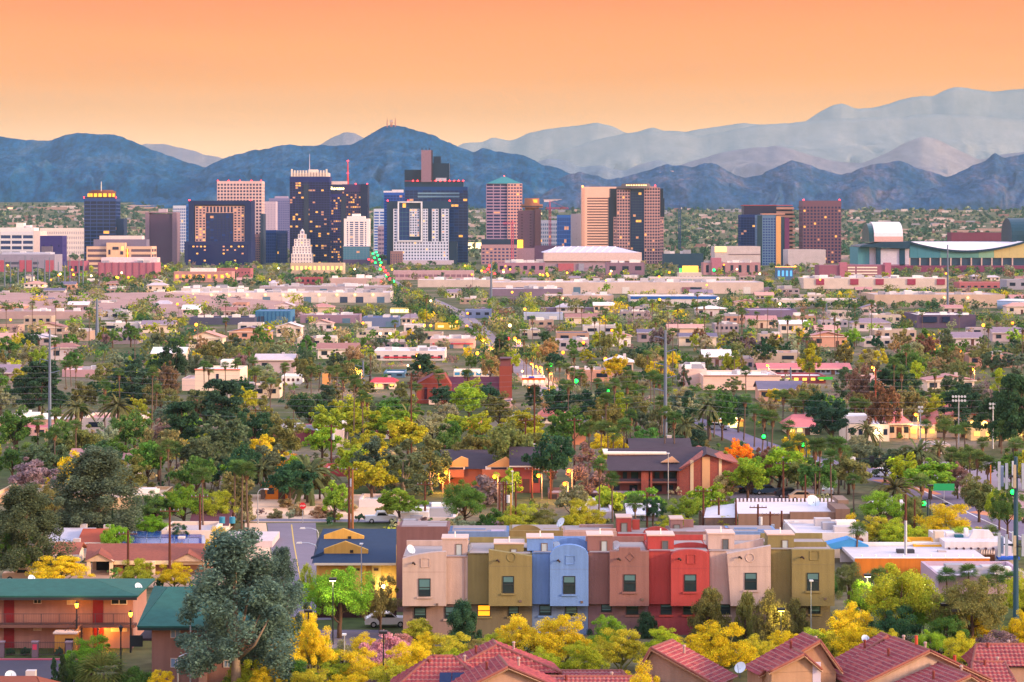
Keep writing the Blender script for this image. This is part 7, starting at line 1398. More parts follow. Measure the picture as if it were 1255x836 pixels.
PALMS = [(33, 542, 592), (67, 521, 590), (93, 513, 582), (140, 511, 556), (197, 546, 602), (206, 536, 606), (216, 540, 600), (223, 545, 596), (248, 570, 658), (288, 561, 648), (297, 562, 648), (302, 563, 650), (250, 440, 484), (256, 445, 484), (276, 442, 482), (288, 440, 478), (291, 437, 478), (313, 449, 490), (349, 443, 492), (332, 461, 508),
         (381, 447, 485), (392, 447, 480), (360, 486, 520), (380, 488, 522), (404, 448, 486), (413, 446, 490), (420, 456, 500), (437, 463, 500), (510, 466, 506), (538, 451, 500), (481, 510, 546), (570, 452, 496), (574, 452, 496), (686, 441, 494), (695, 444, 500), (702, 450, 500), (690, 464, 506), (732, 462, 524), (768, 448, 492), (780, 454, 492), (797, 454, 500), (808, 458, 540),
         (752, 521, 574), (765, 511, 580), (773, 500, 570), (722, 514, 566), (737, 512, 570), (745, 514, 570), (815, 497, 584), (826, 502, 584), (735, 560, 640), (750, 577, 640), (778, 604, 652), (914, 448, 486), (992, 443, 484), (913, 480, 540), (925, 492, 548), (876, 492, 536), (936, 500, 560), (947, 502, 560), (966, 512, 566), (985, 478, 530), (975, 485, 528), (990, 487, 530), (960, 476, 520), (951, 478, 516), (980, 530, 600),
         (999, 533, 614), (1005, 535, 614), (1018, 548, 620), (1021, 530, 606), (1029, 534, 606), (1036, 545, 600), (945, 548, 596), (965, 540, 596), (1046, 577, 640), (1051, 637, 690), (1048, 484, 530), (1060, 488, 530), (1088, 479, 528), (1122, 476, 524), (1135, 513, 560), (1158, 512, 556), (1172, 518, 560), (1182, 516, 556), (1204, 534, 580), (1245, 532, 590), (1166, 546, 596), (1178, 552, 600), (1188, 545, 596), (1198, 550, 600), (1210, 556, 600), (1228, 515, 556),
         (1130, 578, 626), (1214, 642, 680), (1225, 425, 452), (1204, 384, 410), (1213, 385, 410), (1221, 385, 412), (1222, 388, 414), (80, 440, 474), (86, 440, 474), (93, 442, 476), (160, 445, 480), (187, 445, 480), (192, 470, 520), (18, 505, 560), (128, 482, 534), (68, 498, 556), (100, 492, 540), (46, 505, 560), (210, 500, 540), (600, 440, 486), (645, 430, 470), (652, 430, 470), (1160, 478, 520), (1146, 450, 490), (1190, 442, 480), (1112, 420, 450), (900, 430, 470), (870, 470, 520), (862, 480, 530), (850, 470, 516), (700, 425, 452), (712, 450, 492), (725, 440, 478), (745, 470, 524), (757, 474, 520), (788, 470, 520)]
for p in PALMS: palm(*p)
for p in ((378, 552, 616, 76), (320, 558, 612, 48), (145, 480, 540, 46), (1098, 576, 642, 62), (1125, 534, 596, 56), (1108, 545, 596, 46), (868, 482, 540, 40), (500, 492, 540, 44), (95, 484, 540, 44), (242, 484, 536, 40), (840, 505, 566, 44), (898, 548, 590, 40), (1150, 535, 580, 36), (1062, 512, 556, 36)): palm(p[0], p[1], p[2], p[3], 'date_palm')
for p in ((1160, 692, 730), (1187, 688, 730), (1078, 692, 728), (1210, 700, 735), (1222, 690, 730), (1235, 696, 735)): palm(*p, 32, label=None, skirt=0)
palm(126, 794, 850, 76, label='young fan palm with broad pale fronds at the foot of the salmon apartments', skirt=0, col=(.16, .20, .05))
# -- scattered trees between the ones above
for k in [(385, 484, 648, 760, 276, 14), (745, 897, 556, 607, 381, 16), (539, 650, 557, 600, 390, 14), (106, 252, 666, 700, 295, 10), (142, 250, 651, 676, 315, 9), (905, 1040, 614, 655, 328, 18), (975, 1064, 653, 684, 309, 14), (1048, 1250, 650, 700, 293, 14), (486, 1022, 640, 780, 250, 30), (325, 390, 640, 700, 300, 40), (310, 500, 606, 640, 360, 20), (511, 628, 440, 490, 584, 14), (0, 165, 712, 800, 243, 12), (1190, 1262, 590, 612, 390, 30), (870, 1160, 535, 556, 470, 10), (1130, 1262, 566, 600, 410, 30)]: KEEP.append(k)
cover = {}
NKEEP = [len(KEEP)]
def free(px, pt, pb, w, lim=.3):
    Y = gY(pb); x0, x1 = px - w / 2, px + w / 2; hit = []
    for i, (a, b, c, d, Yk_, dp) in enumerate(KEEP):
        if Yk_ - 2 < Y < Yk_ + dp + 2 and x1 > a and x0 < b: return False
        if Yk_ > Y:
            ox = min(x1, b) - max(x0, a); oy = min(pb, d) - max(pt, c)
            if ox > 0 and oy > 0:
                f = ox * oy / ((b - a) * (d - c) + 1e-6)
                if cover.get(i, 0) + f > (lim if i not in MINOR else lim + 1.2): return False
                hit.append((i, f))
    for i, f in hit: cover[i] = cover.get(i, 0) + f
    return True
SC = random.Random(5); nb = 0
COLW = ['green'] * 4 + ['olive'] * 9 + ['deep'] * 5 + ['yel'] * 5 + ['grey'] * 5 + ['pale'] * 4 + ['mauve'] * 2 + ['rust'] + ['gold'] + ['lime'] * 2 + ['dry'] * 2
for i in range(9000):
    if nb >= 330: break
    pb = 424 + 192 * SC.random() ** 1.25; px = SC.uniform(-20, 1275); s = F / gY(pb); h = SC.uniform(4.8, 8.6) * s; w = h * SC.uniform(.7, 1.15)
    if not roadfree(px, pb) or any(abs(px - o[2]) < w * .36 and abs(pb - o[3]) < 4 for o in TREES) or not free(px, pb - h, pb, w, .45): continue
    kind = SC.choices([B, Me, Eu, Pi, Pv], [6, 4, 1.5, .8, 2])[0]; col = SC.choice(COLW) if kind != Pi else 'pine'
    if kind == Pv: col = SC.choice(['yel', 'gold', 'yel', 'olive'])
    tree(kind, px, pb - h * (1.2 if kind in (Eu, Pi) else .8 if kind == Pv else 1), pb, w, col); nb += 1
np_ = 0
for i in range(2000):
    if np_ >= 88: break
    pb = SC.uniform(400, 560); px = SC.gauss(900, 200) if SC.random() < .75 else SC.uniform(0, 1255); s = F / gY(pb); h = SC.uniform(9, 16) * s
    if not (0 < px < 1255) or not roadfree(px, pb) or not free(px, pb - h, pb, 3 * s, .4): continue
    palm(px, pb - h, pb); np_ += 1
# -- labels from what stands nearest
LM = [(50, 470, 'the steel pylon'), (115, 460, 'the pink topped flat building'), (266, 470, 'the white two storey hall'), (360, 545, 'the long maroon walled building'), (570, 485, 'the brick church'), (470, 475, 'the small red diner'), (500, 436, 'the red striped white shop'), (680, 515, 'the pink hip roof bungalow'), (820, 585, 'the brick flats with tall end wall'),
      (590, 585, 'the peach gabled brick flats'), (900, 470, 'the windowless pale store'), (985, 465, 'the green awning shops'), (985, 530, 'the pink tiled house'), (890, 520, 'the yellow drive in'), (1102, 525, 'the pyramid roofed pavilion'), (1180, 530, 'the wide school gable'), (950, 640, 'the brown store'), (1020, 670, 'the white adobe house'), (1130, 695, 'the orange walled store'),
      (1200, 675, 'the white adobe building'), (180, 690, 'the rusty roofed bungalow'), (225, 660, 'the blue solar roof'), (60, 612, 'the sand coloured flat house'), (155, 618, 'the L shaped parapet house'), (80, 750, 'the salmon apartments'), (250, 790, 'the brown apartments'), (430, 700, 'the yellow house'), (520, 720, 'the pink beige townhouse'), (625, 720, 'the olive townhouse'),
      (695, 720, 'the blue townhouse'), (770, 720, 'the mauve townhouse'), (845, 720, 'the red townhouse'), (920, 720, 'the beige townhouse'), (1000, 720, 'the dark olive townhouse'), (650, 825, 'the solar panelled tiled house'), (1130, 800, 'the terracotta tiled house'), (335, 390, 'the blue metal shed'), (825, 370, 'the blue fascia warehouse'), (1160, 395, 'the navy bayed depot'), (360, 620, 'the sandy lot'), (600, 420, 'the diagonal street'), (40, 525, 'the pink walled flat house'), (1200, 620, 'the curving boulevard'), (720, 490, 'the green traffic signals'), (815, 480, 'the grey transmission pole')]
LM += [(k[0] / 2 + k[1] / 2, k[3], None) for k in ()]
ORD = ['first', 'second', 'third', 'fourth', 'fifth', 'sixth', 'seventh', 'eighth', 'ninth', 'tenth', 'eleventh', 'twelfth', 'thirteenth', 'fourteenth', 'fifteenth', 'sixteenth']
def auto_labels(items):
    by = {}
    for t, stem_, px, pb, kind in items:
        l = min(LM, key=lambda q: (q[0] - px) ** 2 + (1.6 * (q[1] - pb)) ** 2); dx, dy = px - l[0], 1.6 * (pb - l[1])
        rel = ('right of' if dx > 0 else 'left of') if abs(dx) > abs(dy) else ('in front of' if dy > 0 else 'behind')
        by.setdefault(f'{stem_} {rel} {l[2]}', []).append((px, t))
    for k, v in by.items():
        v.sort(key=lambda q: q[0])
        for i, (px, t) in enumerate(v):
            t['label'] = k if len(v) == 1 else (f'{k}, {["leftmost", "rightmost"][i]} of two' if len(v) == 2 else f'{k}, {ORD[i]} from left')
auto_labels(TREES)
for t, st_, px, pb, kind in TREES:
    t['group'] = {'fan_palm': 'fan palms', 'date_palm': 'date palms', 'palo_verde_tree': 'palo verde trees', 'pine_tree': 'dark pines', 'shrub': 'garden shrubs', 'cypress_tree': 'slim cypresses', 'eucalyptus_tree': 'eucalyptus trees', 'mesquite_tree': 'spreading mesquite trees'}.get(kind, 'leafy neighbourhood trees')
# -- woods beyond counting
def mass(name, spots, per, s, seed):
    """spots: (x, y, z0, height, half width, colour): one object for a wooded stretch."""
    rg = np.random.default_rng(seed); n = len(spots); a = np.array([q[:5] for q in spots]); c = np.array([q[5] for q in spots]); idx = np.repeat(np.arange(n), per); k = n * per
    cl = rg.normal(size=(n, 6, 3)); cl /= np.linalg.norm(cl, axis=2)[..., None]; cl *= .55; which = rg.integers(0, 6, k); d = rg.normal(size=(k, 3)); d /= np.linalg.norm(d, axis=1)[:, None]
    u = cl[idx, which] + d * rg.uniform(0, 1, (k, 1)) ** .5 * .48; q = a[idx]
    P_ = np.stack([q[:, 0] + u[:, 0] * q[:, 4], q[:, 1] + u[:, 1] * q[:, 4], q[:, 2] + q[:, 3] * (.55 + .45 * u[:, 2])], 1); P_[:, 2] = np.maximum(P_[:, 2], q[:, 2] + .1)
    out_ = u / (np.linalg.norm(u, axis=1)[:, None] + 1e-9); Q = quads(P_, .9, s, .7, rg, out_, .3); Q = P_[:, None] + (Q - P_[:, None]) * (q[:, 3] / 8).clip(.6, 1.6)[:, None, None]
    t = c[idx] * rg.uniform(.8, 1.2, (k, 1)); o = link(name, raw_mesh(name, Q, [leafa], tint=t)); o['kind'] = 'stuff'; o['label'] = name.replace('_', ' '); return o
def scatter(n, y0, y1, hmin, hmax, cols, xf=.25, check=True, pw=1.0):
    r = []; tries = 0
    while len(r) < n and tries < n * 12:
        tries += 1; Y = y0 + (y1 - y0) * SC.random() ** pw; X_ = SC.uniform(-1, 1) * xf * Y; h = SC.uniform(hmin, hmax); w = h * SC.uniform(.45, .75); px = CX + X_ * F / Y; gz = ground_z(Y); pb = HY + (CH - gz) * F / Y
        if check and (not roadfree(px, pb) or not free(px, pb - h * F / Y, pb, 2 * w * F / Y, .58)): continue
        c = PAL[SC.choice(cols)][0]; g = SC.uniform(.75, 1.2); r.append((X_, Y, gz, h, w, (c[0] * g, c[1] * g, c[2] * g)))
    return r
mass('city_woods', scatter(2900, 740, 1500, 4.5, 8.5, COLW + ['deep', 'olive', 'grey']), 95, .62, 1)
mass('inner_city_woods', scatter(1700, 1450, 2650, 4, 8, COLW + ['deep', 'deep', 'green', 'pine']), 60, 1.0, 2)
mass('far_suburb_woods', scatter(7200, 3050, 6900, 6, 11, ['deep', 'pine', 'grey', 'pine', 'deep', 'pale'], .26, False, .8), 22, 2.4, 3)
mass('undergrowth', scatter(2000, 262, 830, .6, 2.2, ['dry', 'olive', 'yel', 'pale', 'green', 'mauve', 'green', 'deep', 'olive'], .25, True, .9), 34, .42, 4)
mass('bank_scrub', [(gX(SC.uniform(600, 1255), y), y, 0, SC.uniform(3, 6), SC.uniform(2, 4), PAL[SC.choice(['deep', 'green', 'olive', 'grey'])][0]) for y in [SC.uniform(1240, 1330) for _ in range(230)]] + [(gX(SC.uniform(0, 420), y), y, 0, SC.uniform(3, 7), SC.uniform(2, 4), PAL[SC.choice(['deep', 'green', 'olive', 'grey'])][0]) for y in [SC.uniform(1750, 2100) for _ in range(150)]], 60, .9, 5)
auto_labels(HOUSES)
# far suburb beyond downtown: too many roofs to count
fm = []; V = []; FC = []; MI = []; rg = random.Random(9)
for i in range(900):
    Y = 3050 + 3700 * rg.random() ** .8; X_ = rg.uniform(-.22, .22) * Y; z = ground_z(Y) - .5; w_, d_, h_ = rg.uniform(5, 16), rg.uniform(6, 12), rg.uniform(3, 6.5)
    if rg.random() < .04: w_ *= 3; h_ *= 1.6
    k = len(V); x0, x1, y0, y1, z1 = X_ - w_, X_ + w_, Y, Y + d_, z + h_
    V += [(x0, y0, z), (x1, y0, z), (x1, y1, z), (x0, y1, z), (x0, y0, z1), (x1, y0, z1), (x1, y1, z1), (x0, y1, z1)]; m = rg.choices(range(6), [5, 4, 3, 3, 2, .35])[0]
    for q in ((0, 1, 5, 4), (1, 2, 6, 5), (3, 0, 4, 7), (4, 5, 6, 7)): FC.append(tuple(k + j for j in q)); MI.append(m)
me = bpy.data.meshes.new('far_suburb'); me.from_pydata(V, [], FC); [me.materials.append(q) for q in (M('#c4a8a4'), M('#b09088'), M('#9c98a8'), M('#d4c4c0'), M('#8c6a66'), E('#ffd9a0', 1.6))]; me.polygons.foreach_set('material_index', MI); me.update()
o = link('far_suburb', me); o['kind'] = 'stuff'; o['label'] = 'far suburb of pale roofs below the hills'
t = thing('mansion', 'sprawling pale mansion with lights on the low hill crest', 'house', (gX(819, 7250), 7250, gZ(215, 7250)))
for a, b, c, z in ((-26, -4, 0, 9), (-3.9, 16, 2, 13), (16.1, 34, 0, 8)): bx('wing', (a, b, c, c + 14, -40, z), M('#dcb8b0'), t)
bx('lit_window', (-1, 12, 1.6, 1.99, 3, 7), E('#ffc890', 1.5), t)
t = thing('resort', 'long pale resort block on the foothill', 'building', (gX(680, 6600), 6600, ground_z(6600))); bx('wall', (-28, 28, 0, 20, -5, 24), M('#e8d4d4'), t); bx('roof', (-29, 29, -1, 21, 24.01, 26), M('#c8a8a8'), t)

# ------------------------------------------------------------------ lamps, signals, poles, wires
STREET = []
def ball_mesh(name, mat, r):
    mb = MB().ball(0, 0, 0, r, nu=8, nv=6); me = bpy.data.meshes.new(name); me.from_pydata(mb.v, [], mb.f); me.materials.append(mat); me.polygons.foreach_set('use_smooth', [True] * len(mb.f)); return me
polem = M('#7a6a68', .6); galv = M('#b4bac4', .4, .05, 1, 0, .6); wood = M('#5c3428', .95, .2, 3, .4)
LAMP = {}; GLOW = [0]
def lamp(px, pr, pb, kind='orange', label=None):
    """A lit street lamp: pole, short arm, glowing head."""
    Y = gY(pb); H = gZ(pr, Y); key = (kind, 0 if Y < 700 else 1 if Y < 1600 else 2)
    if key not in LAMP:
        c, st = {'orange': ('#ff7a10', 3.6), 'white': ('#ffdc98', 4), 'yellow': ('#ff9c20', 3.4)}[kind]; LAMP[key] = ball_mesh('lamp_head', E(c, st), [.28, .52, .72][key[1]])
    t = thing('street_lamp', label or '', 'street lamp', (gX(px, Y), Y, 0), 0, 'lit street lamps')
    MB().tube([(.5, 0, 0), (.5, 0, H + .25), (.15, 0, H + .32)], [.11, .07, .05], 6).build('pole', polem, t); link('lamp_head', LAMP[key], t, (0, 0, H))
    if Y < 1000 and kind != 'white' and GLOW[0] < 26:
        GLOW[0] += 1; q = bpy.data.lights.new('lamp', 'POINT'); q.energy = 900 * (Y / 500) ** 1.5; q.color = (1, .45, .1); q.shadow_soft_size = .3; link('lamp_light', q, t, (0, -.5, H - .6))
    if not label: STREET.append((t, {'orange': 'amber street lamp', 'white': 'bright white street lamp', 'yellow': 'yellow street lamp'}[kind], px, pb, 'lamp'))
    return t
for a in [(547, 579, 606), (606, 584, 630), (660, 583, 612), (697, 577, 616), (692, 593, 616), (539, 585, 604), (441, 455, 480), (573, 384, 392), (572, 400, 412), (593, 417, 428), (602, 426, 438), (614, 433, 444), (631, 415, 428), (636, 418, 430), (652, 430, 440), (651, 446, 462), (657, 449, 464), (662, 450, 466), (671, 453, 468), (675, 458, 472), (663, 455, 468), (598, 453, 470), (511, 435, 448), (560, 394, 404), (940, 448, 462), (1069, 450, 470), (1192, 452, 466), (1122, 508, 538),
          (983, 536, 556), (755, 445, 458), (742, 440, 452), (870, 452, 466), (1146, 430, 440), (1244, 400, 412), (1243, 414, 426), (1241, 396, 408), (954, 412, 420), (1055, 395, 404), (1178, 430, 440), (690, 432, 444), (715, 420, 430), (618, 470, 484), (648, 476, 490), (672, 478, 490), (750, 405, 413), (410, 402, 410), (445, 396, 404), (330, 402, 410), (285, 420, 430), (13, 392, 400), (66, 398, 406), (165, 398, 405), (240, 405, 412)]: lamp(*a)
for a in [(528, 399, 410, 'yellow'), (520, 399, 409, 'yellow'), (507, 394, 404, 'yellow'), (585, 433, 446, 'yellow'), (587, 456, 468, 'white'), (500, 448, 460, 'white'), (515, 450, 462, 'yellow'), (1034, 520, 545, 'white'), (747, 522, 545, 'white'), (862, 455, 466, 'white'), (765, 488, 506, 'yellow'), (772, 480, 498, 'yellow'), (640, 455, 466, 'white'), (628, 405, 416, 'yellow'), (478, 409, 417, 'white'), (492, 409, 417, 'white'), (503, 409, 417, 'white'), (466, 409, 417, 'white'), (1075, 529, 548, 'white')]: lamp(*a)
rl = random.Random(3)
for i in range(64):
    px = rl.choice([rl.uniform(0, 310), rl.uniform(300, 700), rl.uniform(600, 1000), rl.uniform(0, 1255)]); pb = rl.uniform(337, 362) if i < 48 else rl.uniform(362, 440)
    if free(px, pb - 4, pb, .5, 2): lamp(px, pb - 9 * F / gY(pb), pb, rl.choice(['orange', 'yellow', 'yellow', 'white']))
auto_labels(STREET)
SIG = {c: ball_mesh('signal_light', E(h, 4), .45) for c, h in (('green', '#10ff48'), ('red', '#ff2030'))}; SIGN_ = {c: ball_mesh('signal_light', E(h, 4.5), .30) for c, h in (('green', '#10ff48'), ('red', '#ff2030'))}; SIGF = {c: ball_mesh('signal_light', E(h, 3), 1.15) for c, h in (('green', '#18ff68'), ('red', '#ff3038'))}
SIGS = []
def signal(px, pr, pb, c='green', label=None):
    Y = gY(pb); H = gZ(pr, Y); t = thing('traffic_signal', label or '', 'traffic signal', (gX(px, Y), Y, 0), 0, 'traffic signals')
    MB().tube([(.6, .25, 0), (.6, .25, H + .6)], [.14, .09], 6).tube([(.6, .25, H + .5), (0, .25, H + .5)], .06, 5).build('pole', M('#3a4650', .5), t); k = .3 if Y < 1500 else .9
    bx('housing', (-k, k, .1, .1 + k, H - k * 2, H + k * 1.6), M('#20261e', .5), t); link('signal_light', (SIGN_ if Y < 520 else SIG if Y < 1500 else SIGF)[c], t, (0, -.05, H))
    if not label: SIGS.append((t, f'{c} traffic signal', px, pb, 's'))
    return t
signal(706, 467, 506, 'green', 'large green traffic signal among dark palms, higher of two'); signal(745, 479, 524, 'green', 'large green traffic signal among dark palms, lower of two'); signal(936, 535, 590, 'green', 'green traffic signal before the pink tiled house'); signal(1241, 603, 668, 'green', 'green traffic signal beside the mobile mast'); signal(984, 545, 580, 'green', 'green traffic signal with a yellow street sign behind palms'); signal(1132, 617, 650, 'green', 'small green signal over the curving boulevard'); signal(675, 447, 478, 'green', 'small green signal left of the amber lamp row')
for a in [(482, 345, 350), (497, 355, 361), (503, 360, 367), (474, 338, 344), (466, 330, 336), (460, 322, 329), (463, 313, 327), (459, 316, 327), (465, 318, 328), (461, 309, 326), (457, 311, 327), (467, 322, 330), (515, 362, 369), (875, 331, 344), (1064, 392, 400)]: signal(*a)
for a in [(623, 415, 430), (475, 336, 346), (472, 332, 341), (478, 342, 350), (456, 320, 328), (452, 318, 327), (470, 328, 337), (598, 330, 340), (602, 334, 342), (594, 333, 341), (606, 336, 343), (600, 326, 338), (468, 345, 352), (520, 372, 380)]: signal(*a, 'red')
auto_labels(SIGS)
def utility_pole(px, pt, pb, label, mat=wood, r=.14, arms=1, tr=False):
    Y = gY(pb); H = gZ(pt, Y); t = thing('utility_pole', label, 'utility pole', (gX(px, Y), Y, 0), 0); MB().tube([(0, 0, 0), (0, 0, H)], [r * 1.2, r * .8], 8).build('pole', mat, t)
    for i in range(arms):
        z = H - .4 - i * .8; bx('crossarm', (-1.1, 1.1, -.26, -.14, z - .06, z + .06), mat, t)
        for x in (-1, -.5, .5, 1): MB().cyl(x, -.2, z + .06, z + .25, .05, .05, 6).build('insulator', M('#8a90a0', .4), t)
    if tr: MB().cyl(.32, -.1, H - 2.6, H - 1.6, .24, .24, 12).build('transformer', M('#b8bcc4', .5), t)
    return t
for a in [(208, 622, 708, 'dark wooden pole before the rusty roofed bungalow, taller of two'), (157, 650, 705, 'wooden pole before the rusty roofed bungalow, shorter of two'), (245, 605, 668, 'wooden pole behind the blue water tanks'), (428, 572, 650, 'weathered wooden pole with a transformer, left of a touching pair', wood, .16, 1, True), (432, 576, 652, 'pale wooden pole, right of a touching pair', M('#8a5a38', .95, .2, 3), .15, 0), (521, 590, 640, 'slim pole beside the bright green round tree'), (504, 457, 560, 'tall brown pole before the dark round tree'), (655, 470, 578, 'tall dark pole above the olive rounded tree'),
          (644, 512, 590, 'short wooden pole left of the bungalow'), (704, 512, 596, 'wooden pole in front of the orange house end'), (612, 588, 640, 'thin dark pole, first of the cluster above the rear townhouses'), (617, 590, 646, 'thin dark pole, second of the cluster above the rear townhouses'), (620, 592, 652, 'dark pole with a white box above the rear townhouses', wood, .13, 0, True), (626, 604, 656, 'pale yellow pole above the rear townhouses', M('#b89048', .9, .15, 2), .13, 0), (632, 590, 656, 'leaning dark pole above the rear olive gable', wood, .13, 0),
          (652, 572, 612, 'pole with guy wires beside the brick wing'), (675, 575, 612, 'thin pole right of the brick wing'), (793, 604, 650, 'thin brown pole behind the red roof room'), (862, 598, 655, 'brown pole before the brown store, leftmost'), (881, 610, 655, 'brown pole at the edge of the brown store roof'), (902, 612, 660, 'brown pole before the brown store wall', wood, .14, 0), (929, 618, 668, 'pole with a transformer and crossarm before the brown store', wood, .15, 1, True), (944, 627, 668, 'short pole with white cans before the brown store', wood, .14, 1, True), (958, 626, 668, 'brown pole beside a lamp arm before the brown store', wood, .15, 0),
          (1073, 452, 536, 'tall rust coloured pole beside the blackish pine', M('#8a4030', .9, .15, 2), .16), (960, 565, 618, 'wooden pole in front of the palm row', wood, .15), (987, 582, 618, 'short wooden pole with a lamp by the parked cars', wood, .13, 0), (1121, 612, 665, 'dark slim pole among golden trees', wood, .13, 0), (201, 467, 500, 'rust coloured pole below the rusty brown tree', wood, .14, 0), (313, 500, 530, 'grey topped wooden pole below the dark pine', wood, .14), (406, 520, 570, 'pole with a crossarm by the pale pink end block', wood, .14, 1, True), (838, 455, 480, 'thin pole before the pale store wall'), (1214, 570, 612, 'orange lit pole beside the boulevard', M('#c87830', .9), .12, 0)]: utility_pole(*a)
t = thing('utility_pole', 'brown pole whose lower half is white painted steel, beside rooftop coolers', 'utility pole', (gX(1110, gY(700)), gY(700), 0)); z1 = gZ(638, gY(700)); z2 = gZ(606, gY(700)); MB().tube([(0, 0, 0), (0, 0, z1)], .17, 8).build('sleeve', galv, t); MB().tube([(0, 0, z1), (0, 0, z2)], [.15, .11], 8).build('pole', wood, t)
steel = M('#66748c', .45, .06, .5, 0, .3)
def monopole(px, pt, pb, label, r=.36, arms=4):
    Y = gY(pb); H = gZ(pt, Y); t = thing('transmission_pole', label, 'transmission pole', (gX(px, Y), Y, 0)); MB().tube([(0, 0, 0), (0, 0, H)], [r, r * .5], 12).build('pole', steel, t)
    for i in range(arms):
        z = H - 1.2 - i * 2.3; sg = 1 if i % 2 else -1; MB().tube([(0, 0, z - .3), (sg * 1.9, 0, z + .2)], [.12, .06], 6).build('arm', steel, t); MB().cyl(sg * 1.9, 0, z - .75, z + .15, .07, .07, 6).build('insulator', M('#5a6070', .4), t)
    return t
monopole(61, 404, 535, 'tall grey steel transmission pole left of the dark pines'); monopole(815.5, 405, 560, 'tall grey steel transmission pole among fan palms', .4, 5); monopole(119, 366, 412, 'pale steel pole before the dirt embankment', .7, 2); monopole(602, 318, 374, 'thin grey floodlight mast below the striped tower', .7, 0); monopole(1161.5, 300, 384, 'very tall pale mast before the stadium', .6, 0); monopole(445, 442, 492, 'grey steel pole beside the amber lamp', .4, 2); monopole(1083, 375, 385, 'short white post with a frame at the railway', .5, 0); monopole(1013, 372, 384, 'white mast above the railway strip mall', .5, 0); monopole(969, 450, 482, 'grey lamp mast before the brick strip shops', .35, 0)
for i in range(13): px = 5 + i * 8.2 + rl.uniform(-2, 2); monopole(px, 316 + rl.uniform(-4, 8), 352, 'pale floodlight mast in a row below the parking structure', .55, 0)['group'] = 'floodlight masts by the rail yard'
wm_ = M('#8a8898', .5)
WIRES = []
for i, (r0, r1, Y) in enumerate(((449, 462, 520), (457, 470, 520), (463, 476, 520), (474, 489, 500), (482, 497, 500), (489, 505, 500), (494, 512, 490))):
    a, m_, b, c = (gX(-80, Y), Y, gZ(r0 + 2, Y)), (gX(61, Y), Y, gZ(r0, Y)), (gX(815, Y - 30), Y - 30, gZ(r0 + 2, Y - 30)), (gX(1340, Y - 20), Y - 20, gZ(r0 + 5, Y - 20)); pts = []
    for p, q in ((m_, b), (b, c)):
        for k in range(13): u = k / 13; pts.append((p[0] + (q[0] - p[0]) * u, p[1] + (q[1] - p[1]) * u, p[2] + (q[2] - p[2]) * u - 4 * u * (1 - u) * (r1 - r0) * .16))
    pts.append(c); o = MB().tube([a] + pts, .013, 4).build('power_line', wm_); tag(o, f'thin wire strung across the treetops, {ORD[i]} from the top', 'wire', 'wires across the treetops')
def tall_lamp(px, pt, pb, arm, label, mat=galv, col=None, drop=0.0, r=.075):
    """An unlit or lit road lamp on a curved arm reaching arm metres sideways."""
    Y = gY(pb); H = gZ(pt, Y); t = thing('street_lamp', label, 'street lamp', (gX(px, Y), Y, 0), 0); sg = 1 if arm > 0 else -1
    MB().tube([(0, 0, 0), (0, 0, H - .5), (sg * .12, 0, H - .2), (arm * .5, 0, H + .05), (arm, 0, H + .08)], [r * 1.2, r * .8, r * .7, r * .55, r * .45], 8).build('pole', mat, t)
    MB().prism([(arm - .1 * sg, H - .02), (arm + .55 * sg, H - .02), (arm + .5 * sg, H + .13), (arm, H + .17)][::sg], -.12, .12).build('lamp_head', E(*col) if col else M('#c8ccd0', .4), t); return t
tall_lamp(233.5, 748, 842, 2.1, 'tall silver street lamp with a curved arm before the huge eucalyptus'); tall_lamp(218, 802, 850, 1.3, 'shorter silver street lamp before the brown apartments'); tall_lamp(390, 648, 700, -1.6, 'silver street lamp beside the yellow house, farther of two'); tall_lamp(388, 666, 722, -1.7, 'silver street lamp beside the yellow house, nearer of two'); tall_lamp(316, 600, 642, .9, 'silver street lamp at the sandy lot corner'); tall_lamp(456, 548, 590, -.8, 'twin armed silver lamp behind the bright green trees'); tall_lamp(960, 640, 672, 1.4, 'silver lamp arm on a wooden pole by the brown store')
for a, b, c, l in ((994, 712, 786, 'slim silver lamp post before the dark olive townhouse window'), (422, 778, 845, 'slim silver lamp post among the golden bushes'), (443, 667, 745, 'white lamp post standing before the navy roof'), (628, 578, 620, 'white lamp post before the brick flats'), (819, 556, 612, 'thin lamp post before the purple shingle roof')):
    Y = gY(c); t = thing('lamp_post', l, 'lamp post', (gX(a, Y), Y, 0)); H = gZ(b, Y); MB().tube([(0, 0, 0), (0, 0, H)], [.07, .05], 8).build('pole', galv, t); bx('lamp_head', (-.18, .18, -.5, .12, H, H + .12), M('#c8ccd0', .4), t)
dk = M('#1c1f26', .5)
